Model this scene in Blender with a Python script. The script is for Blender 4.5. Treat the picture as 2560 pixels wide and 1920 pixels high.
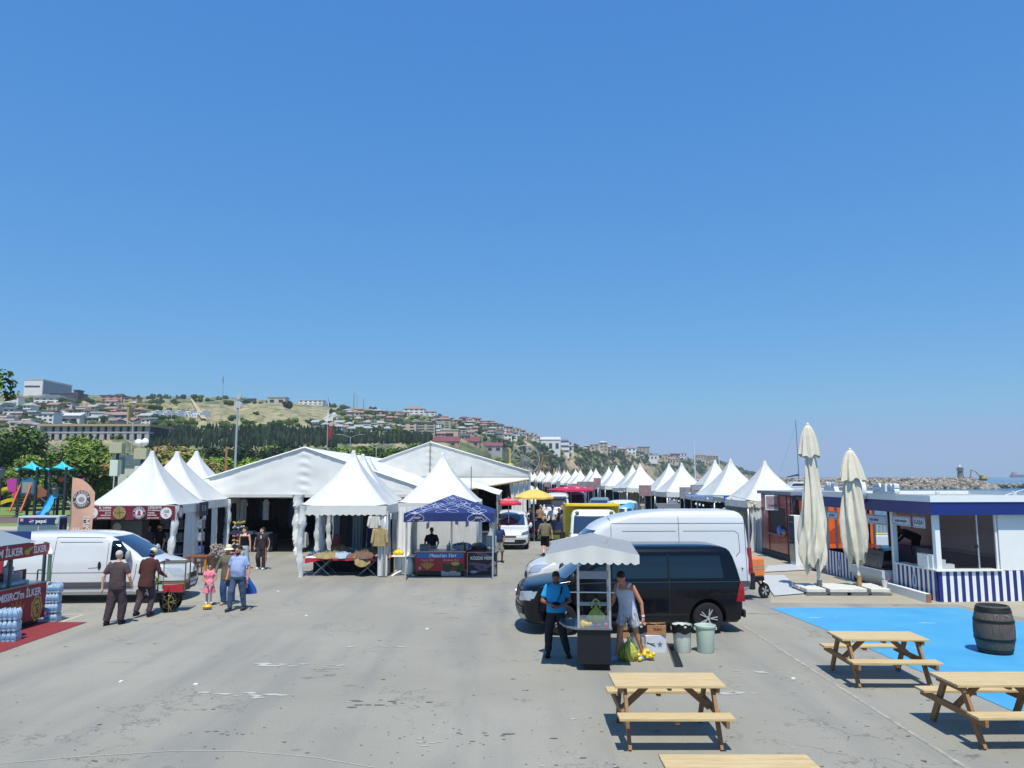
import bpy, bmesh, math, random
from math import sin, cos, tan, atan, pi, radians, sqrt, atan2, exp
from mathutils import Vector, Matrix, noise
random.seed(7)
for _o in list(bpy.data.objects): bpy.data.objects.remove(_o)
scn = bpy.context.scene
COL = scn.collection
# ------------------------------------------------------------------ camera, world, sun
CAMH = 3.55; PITCH = atan(232/1920)
cd = bpy.data.cameras.new('camera'); cam = bpy.data.objects.new('camera', cd); COL.objects.link(cam)
cam.location = (0, 0, CAMH); cam.rotation_euler = (pi/2+PITCH, 0, 0)
cd.sensor_width = 36; cd.lens = 27; cd.clip_start = .1; cd.clip_end = 30000
scn.camera = cam
SUN_EL = 65.0
wd = bpy.data.worlds.new('World'); scn.world = wd; wd.use_nodes = True
wn = wd.node_tree.nodes; wl = wd.node_tree.links
bg = wn['Background']; sky = wn.new('ShaderNodeTexSky'); sky.sky_type = 'NISHITA'; sky.sun_disc = False
sky.sun_elevation = radians(SUN_EL); sky.sun_rotation = radians(180); sky.altitude = 0
sky.air_density = 1.0; sky.dust_density = 0.0; sky.ozone_density = 6.0
_sp = wn.new('ShaderNodeSeparateColor'); _cb = wn.new('ShaderNodeCombineColor'); wl.new(sky.outputs[0], _sp.inputs[0])
for _i, (_k, _p, _a, _mx) in enumerate(((1.25, .88, .55, 3.3), (.667, .58, 2.25, 4.9), (.327, .30, 6.0, 7.6))):
    _m = wn.new('ShaderNodeMath'); _m.operation = 'MULTIPLY'; _m.inputs[1].default_value = _k; wl.new(_sp.outputs[_i], _m.inputs[0])
    _q = wn.new('ShaderNodeMath'); _q.operation = 'POWER'; _q.inputs[1].default_value = _p; wl.new(_m.outputs[0], _q.inputs[0])
    _m = wn.new('ShaderNodeMath'); _m.operation = 'MULTIPLY'; _m.inputs[1].default_value = _a; wl.new(_q.outputs[0], _m.inputs[0])
    _n = wn.new('ShaderNodeMath'); _n.operation = 'MINIMUM'; _n.inputs[1].default_value = _mx; wl.new(_m.outputs[0], _n.inputs[0]); wl.new(_n.outputs[0], _cb.inputs[_i])
wl.new(_cb.outputs[0], bg.inputs[0]); bg.inputs[1].default_value = 0.098
sl = bpy.data.lights.new('sun', 'SUN'); sl.energy = 5.0; sl.angle = radians(.5); sl.color = (1, .94, .83)
so = bpy.data.objects.new('sun', sl); COL.objects.link(so); so.rotation_euler = (radians(90-SUN_EL), 0, radians(3)); so.location = (0, -20, 60)
scn.view_settings.view_transform = 'Standard'; scn.view_settings.look = 'None'
scn.view_settings.exposure = 0.12; scn.view_settings.gamma = 1
HAZE = 0.00026
# ------------------------------------------------------------------ photo -> world
def ang(py): return atan((py-960)/1920)-PITCH
def P(px, py, h=0.0):
    Y = (CAMH-h)/tan(ang(py)); zc = Y*cos(PITCH)+(h-CAMH)*sin(PITCH)
    return Vector(((px-1280)/1920*zc, Y, h))
def Q(px, py, Y):
    h = CAMH-Y*tan(ang(py)); zc = Y*cos(PITCH)+(h-CAMH)*sin(PITCH)
    return Vector(((px-1280)/1920*zc, Y, h))
# ------------------------------------------------------------------ materials
def lin(c):
    if isinstance(c, str):
        c = [int(c[i:i+2], 16)/255 for i in (0, 2, 4)]
        c = [x/12.92 if x <= .04045 else ((x+.055)/1.055)**2.4 for x in c]
    return (c[0], c[1], c[2], 1)
MC = {}
def M(name, col='808080', rough=.6, metal=0, var=0, sc=6, bump=0, bsc=30, spec=.5, coat=0, alpha=1, emit=0, trans=0, stretch=None, col2=None):
    if name in MC: return MC[name]
    m = bpy.data.materials.new(name); m.use_nodes = True
    nt = m.node_tree; b = nt.nodes['Principled BSDF']; L = nt.links
    c = lin(col); b.inputs['Base Color'].default_value = c
    b.inputs['Roughness'].default_value = rough; b.inputs['Metallic'].default_value = metal
    b.inputs['Specular IOR Level'].default_value = spec
    b.inputs['Coat Weight'].default_value = coat; b.inputs['Coat Roughness'].default_value = .04
    if alpha < 1: b.inputs['Alpha'].default_value = alpha
    if trans: b.inputs['Transmission Weight'].default_value = trans
    if emit:
        b.inputs['Emission Color'].default_value = c; b.inputs['Emission Strength'].default_value = emit
    if var or bump:
        tc = nt.nodes.new('ShaderNodeTexCoord'); mp = nt.nodes.new('ShaderNodeMapping'); L.new(tc.outputs['Object'], mp.inputs[0])
        oi = nt.nodes.new('ShaderNodeObjectInfo'); mu = nt.nodes.new('ShaderNodeMath'); mu.operation = 'MULTIPLY'; mu.inputs[1].default_value = 37; L.new(oi.outputs['Random'], mu.inputs[0]); L.new(mu.outputs[0], mp.inputs['Location'])
        if stretch: mp.inputs['Scale'].default_value = stretch
    if var:
        n = nt.nodes.new('ShaderNodeTexNoise'); n.inputs['Scale'].default_value = sc; n.inputs['Detail'].default_value = 7; n.inputs['Roughness'].default_value = .65
        L.new(mp.outputs[0], n.inputs['Vector'])
        r = nt.nodes.new('ShaderNodeValToRGB'); L.new(n.outputs[0], r.inputs[0])
        d = lin(col2) if col2 else [x*(1-var) for x in c[:3]]+[1]
        e = [min(1, x*(1+var*.6)) for x in c[:3]]+[1]
        r.color_ramp.elements[0].position = .32; r.color_ramp.elements[0].color = d
        r.color_ramp.elements[1].position = .68; r.color_ramp.elements[1].color = c if col2 else e
        L.new(r.outputs[0], b.inputs['Base Color'])
    if bump:
        n = nt.nodes.new('ShaderNodeTexNoise'); n.inputs['Scale'].default_value = bsc; n.inputs['Detail'].default_value = 4
        L.new(mp.outputs[0], n.inputs['Vector'])
        bp = nt.nodes.new('ShaderNodeBump'); bp.inputs['Strength'].default_value = bump; bp.inputs['Distance'].default_value = .03
        L.new(n.outputs[0], bp.inputs['Height']); L.new(bp.outputs[0], b.inputs['Normal'])
    MC[name] = m; return m
# ------------------------------------------------------------------ mesh builder
def RZ(a): return Matrix.Rotation(a, 4, 'Z')
def RX(a): return Matrix.Rotation(a, 4, 'X')
def RY(a): return Matrix.Rotation(a, 4, 'Y')
def T(x, y, z): return Matrix.Translation((x, y, z))
class MB:
    def __init__(s): s.v = []; s.f = []; s.m = []; s.T = None
    def add(s, vs, fs, mi=0, Tm=None):
        o = len(s.v)
        for v in vs:
            v = Vector(v)
            if Tm is not None: v = Tm @ v
            if s.T is not None: v = s.T @ v
            s.v.append(v)
        for f in fs: s.f.append([i+o for i in f]); s.m.append(mi)
        return s
    def box(s, x0, x1, y0, y1, z0, z1, mi=0, Tm=None):
        return s.add([(x0,y0,z0),(x1,y0,z0),(x1,y1,z0),(x0,y1,z0),(x0,y0,z1),(x1,y0,z1),(x1,y1,z1),(x0,y1,z1)],
            [(0,3,2,1),(4,5,6,7),(0,1,5,4),(1,2,6,5),(2,3,7,6),(3,0,4,7)], mi, Tm)
    def cb(s, c, sz, mi=0, R=None):
        x, y, z = [a/2 for a in sz]
        Tm = T(*c) @ (R if R is not None else Matrix())
        return s.box(-x, x, -y, y, -z, z, mi, Tm)
    def bar(s, p0, p1, w, h, mi=0):
        p0 = Vector(p0); p1 = Vector(p1); d = p1-p0; L = d.length
        q = d.to_track_quat('Z', 'Y').to_matrix().to_4x4()
        return s.box(-w/2, w/2, -h/2, h/2, 0, L, mi, T(*p0) @ q)
    def tube(s, p0, p1, r0, r1=None, n=8, mi=0, cap=True):
        if r1 is None: r1 = r0
        p0 = Vector(p0); p1 = Vector(p1); d = p1-p0
        q = d.to_track_quat('Z', 'Y').to_matrix()
        vs = []
        for (p, r) in ((p0, r0), (p1, r1)):
            for k in range(n):
                a = 2*pi*k/n; vs.append(p+q @ Vector((r*cos(a), r*sin(a), 0)))
        fs = [(k, (k+1) % n, n+(k+1) % n, n+k) for k in range(n)]
        if cap: fs += [tuple(range(n-1, -1, -1)), tuple(range(n, 2*n))]
        return s.add(vs, fs, mi)
    def path(s, pts, r, n=6, mi=0):
        for a, b in zip(pts[:-1], pts[1:]): s.tube(a, b, r, r, n, mi)
        return s
    def lathe(s, prof, c=(0,0,0), n=20, mi=0, Tm=None, mis=None, cap=True):
        vs = []; fs = []; ms = []
        for (r, z) in prof:
            for k in range(n):
                a = 2*pi*k/n; vs.append((c[0]+r*cos(a), c[1]+r*sin(a), c[2]+z))
        for i in range(len(prof)-1):
            for k in range(n):
                fs.append((i*n+k, i*n+(k+1) % n, (i+1)*n+(k+1) % n, (i+1)*n+k)); ms.append(mis[i] if mis else mi)
        if not cap: return s.add(vs, fs, mi, Tm)
        fs.append(tuple(range(n-1, -1, -1))); ms.append(ms[0]); fs.append(tuple((len(prof)-1)*n+k for k in range(n))); ms.append(ms[-2])
        s.add(vs, fs, mi, Tm); s.m[-len(ms):] = ms
        return s
    def ell(s, c, r, n=10, mi=0, Tm=None, jit=0):
        if not hasattr(r, '__len__'): r = (r, r, r)
        m = max(4, n//2+1); vs = [Vector((0,0,-1))]; fs = []
        for i in range(1, m):
            t = -pi/2+pi*i/m
            for k in range(n): vs.append(Vector((cos(t)*cos(2*pi*k/n), cos(t)*sin(2*pi*k/n), sin(t))))
        vs.append(Vector((0,0,1)))
        for k in range(n): fs.append((0, 1+(k+1) % n, 1+k))
        for i in range(m-2):
            for k in range(n):
                a = 1+i*n+k; b = 1+i*n+(k+1) % n; fs.append((a, b, b+n, a+n))
        e = len(vs)-1; o = 1+(m-2)*n
        for k in range(n): fs.append((o+k, o+(k+1) % n, e))
        out = []
        for v in vs:
            q = 1+(random.random()-.5)*jit if jit else 1
            out.append((v.x*r[0]*q, v.y*r[1]*q, v.z*r[2]*q))
        return s.add(out, fs, mi, (Tm if Tm is not None else Matrix()) if Tm is not None else T(*c))
    def caps(s, p0, p1, r0, r1=None, n=10):
        if r1 is None: r1 = r0
        s.tube(p0, p1, r0, r1, n); s.ell(p0, r0, n); s.ell(p1, r1, n); return s
    def prism(s, poly, a0, a1, plane='xz', mi=0, Tm=None):
        n = len(poly)
        def mk(u, w, a): return {'xz': (u, a, w), 'yz': (a, u, w), 'xy': (u, w, a)}[plane]
        vs = [mk(u, w, a0) for u, w in poly]+[mk(u, w, a1) for u, w in poly]
        fs = [tuple(range(n)), tuple(range(2*n-1, n-1, -1))]+[((k+1) % n, k, n+k, n+(k+1) % n) for k in range(n)]
        return s.add(vs, fs, mi, Tm)
    def quad(s, a, b, c, d, mi=0): return s.add([a, b, c, d], [(0, 1, 2, 3)], mi)
    def grid(s, fn, nu, nv, mi=0, close=False):
        vs = [fn(i/nu, j/nv) for j in range(nv+1) for i in range(nu+1)]
        fs = [(j*(nu+1)+i, j*(nu+1)+i+1, (j+1)*(nu+1)+i+1, (j+1)*(nu+1)+i) for j in range(nv) for i in range(nu)]
        return s.add(vs, fs, mi)
    def text(s, st, size, Tm, mi=0, bold=.0, sx=1, align='CENTER', shear=0):
        vs, fs = textmesh(st, bold, align, shear)
        return s.add([(v[0]*size*sx, v[1]*size, 0) for v in vs], fs, mi, Tm)
    def disc(s, c, r, n=20, mi=0, Tm=None, ry=None):
        ry = ry or r
        return s.add([(c[0]+r*cos(2*pi*k/n), c[1]+ry*sin(2*pi*k/n), c[2] if len(c) > 2 else 0) for k in range(n)], [tuple(range(n))], mi, Tm)
    def mesh(s, name, mats, smooth=False):
        me = bpy.data.meshes.new(name); me.from_pydata([tuple(v) for v in s.v], [], s.f)
        for m in (mats if isinstance(mats, (list, tuple)) else [mats]): me.materials.append(m)
        me.polygons.foreach_set('material_index', s.m)
        if smooth: me.polygons.foreach_set('use_smooth', [True]*len(s.f))
        me.update(); return me
_TX = {}
def textmesh(st, bold, align, shear):
    k = (st, bold, align, shear)
    if k in _TX: return _TX[k]
    cu = bpy.data.curves.new('lettering', 'FONT'); cu.body = st; cu.size = 1; cu.align_x = align; cu.align_y = 'CENTER'; cu.offset = bold; cu.shear = shear; cu.resolution_u = 3
    o = bpy.data.objects.new('lettering', cu); COL.objects.link(o)
    dg = bpy.context.evaluated_depsgraph_get(); dg.update()
    me = bpy.data.meshes.new_from_object(o.evaluated_get(dg))
    r = ([tuple(v.co) for v in me.vertices], [tuple(p.vertices) for p in me.polygons])
    bpy.data.objects.remove(o); bpy.data.curves.remove(cu); bpy.data.meshes.remove(me)
    _TX[k] = r; return r
FACE_Y = RX(pi/2)                      # lettering seen from -Y
def ob(name, mb, mats, parent=None, loc=(0,0,0), rz=0, smooth=False, bevel=0, ang_=40, label=None, cat=None, group=None, kind=None, fixn=False):
    me = mb.mesh(name, mats, smooth) if isinstance(mb, MB) else mb
    if fixn:
        b = bmesh.new(); b.from_mesh(me); bmesh.ops.recalc_face_normals(b, faces=b.faces); b.to_mesh(me); b.free()
    o = bpy.data.objects.new(name, me); COL.objects.link(o); o.parent = parent
    o.location = loc; o.rotation_euler = (0, 0, rz)
    if bevel:
        m = o.modifiers.new('bevel', 'BEVEL'); m.width = bevel; m.segments = 2; m.limit_method = 'ANGLE'; m.angle_limit = radians(ang_)
    if smooth:
        m = o.modifiers.new('edge', 'EDGE_SPLIT'); m.split_angle = radians(38)
    tag(o, label, cat, group, kind)
    return o
def tag(o, label=None, cat=None, group=None, kind=None):
    if label: o['label'] = label
    if cat: o['category'] = cat
    if group: o['group'] = group
    if kind: o['kind'] = kind
    return o
def thing(name, label, cat, loc=(0,0,0), rz=0, group=None):
    o = bpy.data.objects.new(name, None); COL.objects.link(o); o.location = loc; o.rotation_euler = (0, 0, rz); o.empty_display_size = .2
    return tag(o, label, cat, group)
def dup(root, loc=None, rz=None, label=None, group=None, scale=None):
    def cp(o, par):
        c = o.copy(); COL.objects.link(c); c.parent = par
        for ch in list(o.children): cp(ch, c)
        return c
    r = cp(root, None)
    if loc is not None: r.location = loc
    if rz is not None: r.rotation_euler = (0, 0, rz)
    if scale is not None: r.scale = scale if hasattr(scale, '__len__') else (scale,)*3
    if label: r['label'] = label
    if group: r['group'] = group
    return r
# common materials
white_pvc = M('white_pvc', 'c8cac7', .42, var=.09, sc=1.3, bump=.25, bsc=1.6, spec=.4)
old_pvc = M('old_pvc', 'dfe1de', .5, var=.08, sc=1.0, bump=.3, bsc=1.4, spec=.35, stretch=(1, 1, .35))
curtain_pvc = M('curtain_pvc', 'cfd3d4', .5, var=.1, sc=2, bump=.6, bsc=5, stretch=(2.5, 2.5, .5))
steel = M('steel', '9aa0a4', .35, .8, var=.1)
alu = M('aluminium', 'c8cbcc', .35, .7)
black_plastic = M('black_plastic', '17181b', .5)
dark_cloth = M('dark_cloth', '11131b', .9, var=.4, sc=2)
glass_dark = M('dark_glass', '0b1017', .04, spec=.8, coat=.5)
white_paint = M('white_paint', 'cdd0d2', .25, coat=.6, var=.03, sc=1.5)
tyre = M('tyre', '15151a', .85)
rim = M('wheel_rim', 'b8bbc0', .3, .35)
pine = M('pine_board', 'd0bd92', .6, var=.22, sc=5, stretch=(.5, 14, 9), col2='ae9463', bump=.15)
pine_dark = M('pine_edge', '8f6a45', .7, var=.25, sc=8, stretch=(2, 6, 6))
rubber = M('rubber', '0e0f12', .8)
pale_plastic = M('pale_plastic', 'e9ebe8', .4)
chrome = M('chrome', 'd8dade', .12, 1)
skin_a = M('skin', 'b98066', .55, spec=.3); skin_b = M('skin_brown', '8f5f49', .55, spec=.3); skin_c = M('skin_light', 'd9a68e', .55, spec=.3)
hair_blk = M('black_hair', '14110f', .7, bump=.5, bsc=60); hair_grey = M('grey_hair', 'b9b2a6', .8, bump=.5, bsc=60)
# ------------------------------------------------------------------ ground, sea, terrain
def ground_mat():
    m = bpy.data.materials.new('worn_asphalt'); m.use_nodes = True; nt = m.node_tree; L = nt.links; b = nt.nodes['Principled BSDF']
    tc = nt.nodes.new('ShaderNodeTexCoord')
    def nz(sc, det=6, ro=.6, vec=None, st=None):
        n = nt.nodes.new('ShaderNodeTexNoise'); n.inputs['Scale'].default_value = sc; n.inputs['Detail'].default_value = det; n.inputs['Roughness'].default_value = ro
        if st:
            mp = nt.nodes.new('ShaderNodeMapping'); mp.inputs['Scale'].default_value = st[0]; mp.inputs['Rotation'].default_value = (0, 0, st[1]); mp.inputs['Location'].default_value = st[2]
            L.new(tc.outputs['Object'], mp.inputs[0]); L.new(mp.outputs[0], n.inputs['Vector'])
        else: L.new(tc.outputs['Object'], n.inputs['Vector'])
        return n.outputs[0]
    def ramp(src, a, b_, ca=(0,0,0,1), cb=(1,1,1,1)):
        r = nt.nodes.new('ShaderNodeValToRGB'); r.color_ramp.elements[0].position = a; r.color_ramp.elements[1].position = b_
        r.color_ramp.elements[0].color = ca; r.color_ramp.elements[1].color = cb; L.new(src, r.inputs[0]); return r.outputs[0]
    def mix(f, a, b_):
        x = nt.nodes.new('ShaderNodeMix'); x.data_type = 'RGBA'
        if hasattr(f, 'links'): L.new(f, x.inputs[0])
        else: x.inputs[0].default_value = f
        for i, q in ((6, a), (7, b_)):
            if hasattr(q, 'links'): L.new(q, x.inputs[i])
            else: x.inputs[i].default_value = q
        return x.outputs[2]
    def mul(a, b_):
        x = nt.nodes.new('ShaderNodeMath'); x.operation = 'MULTIPLY'; L.new(a, x.inputs[0]); L.new(b_, x.inputs[1]) if hasattr(b_, 'links') else setattr(x.inputs[1], 'default_value', b_); return x.outputs[0]
    base = ramp(nz(.16, 8, .6), .3, .72, (.255, .25, .21, 1), (.352, .341, .292, 1))
    fine = ramp(nz(38, 3, .7), .3, .8, (.80, .80, .80, 1), (1.08, 1.08, 1.08, 1))
    x = nt.nodes.new('ShaderNodeMix'); x.data_type = 'RGBA'; x.blend_type = 'MULTIPLY'; x.inputs[0].default_value = 1
    L.new(base, x.inputs[6]); L.new(fine, x.inputs[7]); c = x.outputs[2]
    # broad tracks along the lane
    c = mix(mul(ramp(nz(1, 5, .55, st=((.9, .12, 1), .5, (3, 1, 0))), .48, .7), .7), c, (.185, .19, .185, 1))
    # dark patches
    c = mix(mul(ramp(nz(1.0, 6, .75, st=((1.0, 1.9, 1), .15, (0, 0, 0))), .60, .66), mul(ramp(nz(.22, 3, .5, st=((1, 1, 1), 0, (11, 4, 0))), .45, .6), .8)), c, (.10, .105, .098, 1))
    c = mix(mul(ramp(nz(5.5, 4, .8, st=((.7, 1.6, 1), -.2, (5, 2, 0))), .67, .70), mul(ramp(nz(.3, 3, .5), .5, .62), .85)), c, (.07, .072, .068, 1))
    # hairline cracks
    r = nt.nodes.new('ShaderNodeValToRGB'); L.new(nz(.45, 6, .62, st=((1, 1, 1), .3, (7, 3, 0))), r.inputs[0]); e = r.color_ramp.elements
    e[0].position = .492; e[1].position = .508; q = e.new(.5); q.color = (1, 1, 1, 1); e[0].color = e[2].color = (0, 0, 0, 1)
    c = mix(mul(r.outputs[0], mul(ramp(nz(.3, 3, .5), .5, .6), .7)), c, (.11, .11, .10, 1))
    # pale scuffs
    c = mix(mul(ramp(nz(1.2, 8, .85, st=((.8, 2.2, 1), .1, (2, 9, 0))), .66, .74), mul(ramp(nz(.35, 2, .5, st=((1, 1, 1), 0, (1, 7, 0))), .5, .64), .75)), c, (.5, .5, .47, 1))
    L.new(c, b.inputs['Base Color']); b.inputs['Roughness'].default_value = .85; b.inputs['Specular IOR Level'].default_value = .3
    bp = nt.nodes.new('ShaderNodeBump'); bp.inputs['Strength'].default_value = .35; bp.inputs['Distance'].default_value = .01; L.new(nz(60, 3, .7), bp.inputs['Height']); L.new(bp.outputs[0], b.inputs['Normal'])
    return m
coast = [(16.5, -40), (16.5, 80), (14, 320), (30, 420), (160, 700), (320, 1100), (500, 1700)]
g = MB(); g.add([(-3500, -40, 0)]+[(x, y, 0) for x, y in coast]+[(500, 4500, 0), (-3500, 4500, 0)], [tuple(range(len(coast)+3))])
ob('ground', g, ground_mat(), kind='structure')
g = MB()
for (a, b) in zip(coast[:-1], coast[1:]): g.quad((a[0], a[1], -.004), (b[0], b[1], -.004), (b[0], b[1], -2.5), (a[0], a[1], -2.5))
ob('quay_wall', g, M('quay_concrete', '8d8a80', .9, var=.3, sc=2), kind='structure')
def sea_mat():
    m = M('sea_water', '11455f', .12, spec=.6); nt = m.node_tree; L = nt.links; b = nt.nodes['Principled BSDF']
    tc = nt.nodes.new('ShaderNodeTexCoord'); mp = nt.nodes.new('ShaderNodeMapping'); mp.inputs['Scale'].default_value = (.35, 1, 1); L.new(tc.outputs['Object'], mp.inputs[0])
    n = nt.nodes.new('ShaderNodeTexNoise'); n.inputs['Scale'].default_value = .9; n.inputs['Detail'].default_value = 8; n.inputs['Roughness'].default_value = .65; L.new(mp.outputs[0], n.inputs['Vector'])
    bp = nt.nodes.new('ShaderNodeBump'); bp.inputs['Strength'].default_value = .9; bp.inputs['Distance'].default_value = .6; L.new(n.outputs[0], bp.inputs['Height']); L.new(bp.outputs[0], b.inputs['Normal'])
    n2 = nt.nodes.new('ShaderNodeTexNoise'); n2.inputs['Scale'].default_value = .06; n2.inputs['Detail'].default_value = 5; L.new(mp.outputs[0], n2.inputs['Vector'])
    r = nt.nodes.new('ShaderNodeValToRGB'); r.color_ramp.elements[0].position = .35; r.color_ramp.elements[1].position = .7
    r.color_ramp.elements[0].color = lin('1b5572'); r.color_ramp.elements[1].color = lin('35809b'); L.new(n2.outputs[0], r.inputs[0]); L.new(r.outputs[0], b.inputs['Base Color'])
    return m
g = MB(); g.quad((-200, -40, -1.4), (26000, -40, -1.4), (26000, 26000, -1.4), (-200, 26000, -1.4)); ob('sea', g, sea_mat(), kind='structure')

# ground paint, all flat sheets a few mm up
def sheet(name, pts, z, mat, kind='structure', **k):
    g = MB(); g.add([(p[0], p[1], z) for p in pts], [tuple(range(len(pts)))]); return ob(name, g, mat, kind=kind, fixn=False, **k)
pave = M('pale_concrete', '9d9786', .9, var=.13, sc=.8)
pp = [P(1700, 1455), P(1835, 1500), P(2100, 1519), P(2560, 1560)]
sheet('pavement', [(9.0, 34.5), (8.3, 25), P(1925, 1508)[:2], P(2390, 1512)[:2], P(2480, 1535)[:2], (16.45, 16.4), (16.45, 60), (9.8, 60)], .004, pave)
bl = M('blue_court_paint', '4a9cc4', .6, var=.3, sc=.9, bump=.1, col2='3b90c2')
sheet('painted_court', [P(1926, 1520)[:2], P(2401, 1520)[:2], P(2450, 1535)[:2], P(2560, 1557)[:2], P(2700, 1580)[:2], P(2700, 1850)[:2], P(2530, 1778)[:2], P(2276, 1668)[:2], P(2075, 1579)[:2]], .008, bl)
lm = M('worn_line_paint', 'a9a498', .85, var=.3, sc=7, col2='7f7e77')
def stripe(name, a, b, w, z=.005, mat=None):
    a = Vector(a[:2]); b = Vector(b[:2]); d = (b-a).normalized(); n = Vector((-d.y, d.x))*w/2
    return sheet(name, [a-n, b-n, b+n, a+n], z, mat or lm)
stripe('road_marking', P(1862, 1567), P(2440, 1935), .07)
stripe('road_marking', P(1850, 1534), P(1950, 1534), .1, .009)
lm2 = M('yellowish_line_paint', 'b9b096', .85, var=.2, sc=6, col2='a09a86')
stripe('road_marking', P(150, 1557), P(208, 1537), .12, .005, lm2); stripe('road_marking', P(140, 1537), P(205, 1537), .09, .0055, lm2)
pts = [P(x, y) for x, y in ((-60, 1915), (200, 1892), (450, 1877), (600, 1878), (780, 1893), (940, 1920))]
g = MB(); vs = []
for i, p in enumerate(pts): vs += [(p.x, p.y-.012, .005), (p.x, p.y+.012, .005)]
g.add(vs, [(2*i, 2*i+2, 2*i+3, 2*i+1) for i in range(len(pts)-1)]); ob('road_marking', g, M('faint_scratch_line', 'a5a59d', .9, var=.2, sc=5), kind='structure')
# white scuffs & a dark oil stain with shapes of their own
random.seed(5)
def splat(name, px, py, wx, wy, mat, n=26, z=.006):
    c = P(px, py); g = MB()
    for k in range(n):
        x = c.x+random.gauss(0, .35)*wx; y = c.y+random.gauss(0, .35)*wy; r = random.uniform(.05, .2)*wx*(.5 if 'oil' in name else .8)
        g.add([(x+r*cos(a)*random.uniform(.5, 1.3), y+r*.35*sin(a)*random.uniform(.5, 1.3), z+k*.0001) for a in [2*pi*i/8 for i in range(8)]], [tuple(range(8))])
    ob(name, g, mat, kind='structure')
scf = M('white_scuff', 'bdbdb4', .9, var=.3, sc=9, col2='95968f')
for (px, py, a, b, n) in ((830, 1668, .5, .35, 14), (950, 1618, .8, .25, 14), (690, 1661, 1.2, .3, 12), (640, 1740, 1.0, .2, 10), (1080, 1850, .4, .3, 8), (1900, 1680, .7, .15, 10), (1830, 1735, .9, .2, 10)): splat('scuff_mark', px, py, a, b, scf, n)
oil = M('oil_stain', '62655f', .7, var=.25, sc=9)
for (px, py, a, b, n) in ((350, 1609, .55, .08, 5), (505, 1772, .5, .08, 5), (540, 1830, .5, .12, 6), (600, 1836, .45, .05, 5), (1090, 1629, .35, .05, 4), (1140, 1629, .3, .05, 3), (950, 1755, 1.0, .5, 14), (1260, 1840, .9, .25, 12), (1500, 1752, .2, .1, 3), (1835, 1775, .18, .05, 3), (2066, 1826, .2, .05, 3), (1400, 1675, .25, .2, 8), (2070, 1774, .2, .04, 3), (2030, 1774, .15, .04, 2), (1845, 1808, .2, .05, 3), (1355, 1712, .12, .05, 2)): splat('oil_stain', px, py, a, b, oil, n)
pbs = M('pale_blue_scuff', '86b6cf', .8, var=.2)
for (px, py, a, b, n) in ((2060, 1545, .8, .12, 9), (2330, 1558, 1.0, .1, 8), (2250, 1620, .6, .2, 9), (2400, 1700, .5, .15, 8)): splat('scuff_mark', px, py, a, b, pbs, n, .0095)
random.seed(9)
g = MB()
for k in range(420):
    px = random.uniform(900, 2560) if k % 4 else random.uniform(0, 900); py = 1560+360*random.random()**.7; c = P(px, py)
    if c.x > 7.5 and c.y > 13: continue
    r = random.uniform(.005, .016)*(1 if k % 9 else 2.0); mi = 0 if random.random() < .8 else 1
    a0 = random.uniform(-.6, .6); Tm = T(c.x, c.y, .0062+k*.000002) @ RZ(a0)
    g.add([(r*1.8*cos(a)*random.uniform(.6, 1.2), r*.8*sin(a)*random.uniform(.6, 1.2), 0) for a in [2*pi*i/7 for i in range(7)]], [tuple(range(7))], mi, Tm)
ob('pock_marks', g, [oil, scf], kind='structure')
def litter(px, py):
    c = P(px, py); g = MB(); g.cb((0, 0, .012), (.07, .05, .02), R=RZ(px)); ob('litter', g, pale_plastic, loc=c, label='tiny white scrap of litter lying on the asphalt', cat='litter', group='white scraps on the asphalt')
for q in ((1068, 1573), (490, 1712), (303, 1705), (1983, 1698), (670, 1391), (695, 1479), (766, 1540)): litter(*q)
# lawn behind the tents on the left
grass = M('lawn', '5e7a34', .95, var=.35, sc=.35, col2='7c8a4c')
sheet('lawn', [(-300, 52), (-24, 52), (-24, 75), (-14, 110), (0, 160), (0, 260), (-300, 260)], .006, grass)
sheet('path', [(-90, 60), (-34, 60), (-30, 69), (-90, 69)], .012, M('playground_floor', '6b5552', .9, var=.2, sc=1))
sheet('path', [(-90, 52.2), (-24.5, 52.2), (-24.5, 56), (-90, 56)], .010, M('pale_path', 'a59f92', .9, var=.1))

# hills: skyline height and distance by bearing (photo column), real metres
SK = [(-500, 985), (0, 984), (200, 988), (420, 992), (560, 993), (700, 1004), (830, 1014), (900, 1020), (1000, 1032), (1100, 1044), (1180, 1056), (1250, 1070), (1300, 1088), (1350, 1100), (1430, 1116), (1500, 1122), (1600, 1132), (1700, 1146), (1790, 1150), (1830, 1162), (1870, 1184), (1900, 1196), (2600, 1200)]
DT = [(-500, 720), (700, 700), (1000, 640), (1250, 600), (1400, 680), (1550, 850), (1700, 1080), (1790, 1250), (1900, 1350), (2600, 1400)]
DB = [(-500, 130), (700, 140), (1000, 190), (1200, 330), (1280, 500), (1400, 610), (1550, 780), (1700, 1000), (1790, 1180), (1900, 1300), (2600, 1390)]
def itp(tb, x):
    if x <= tb[0][0]: return tb[0][1]
    for (a, b), (c, d) in zip(tb[:-1], tb[1:]):
        if x <= c: t = (x-a)/(c-a); return b+(d-b)*t
    return tb[-1][1]
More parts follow.
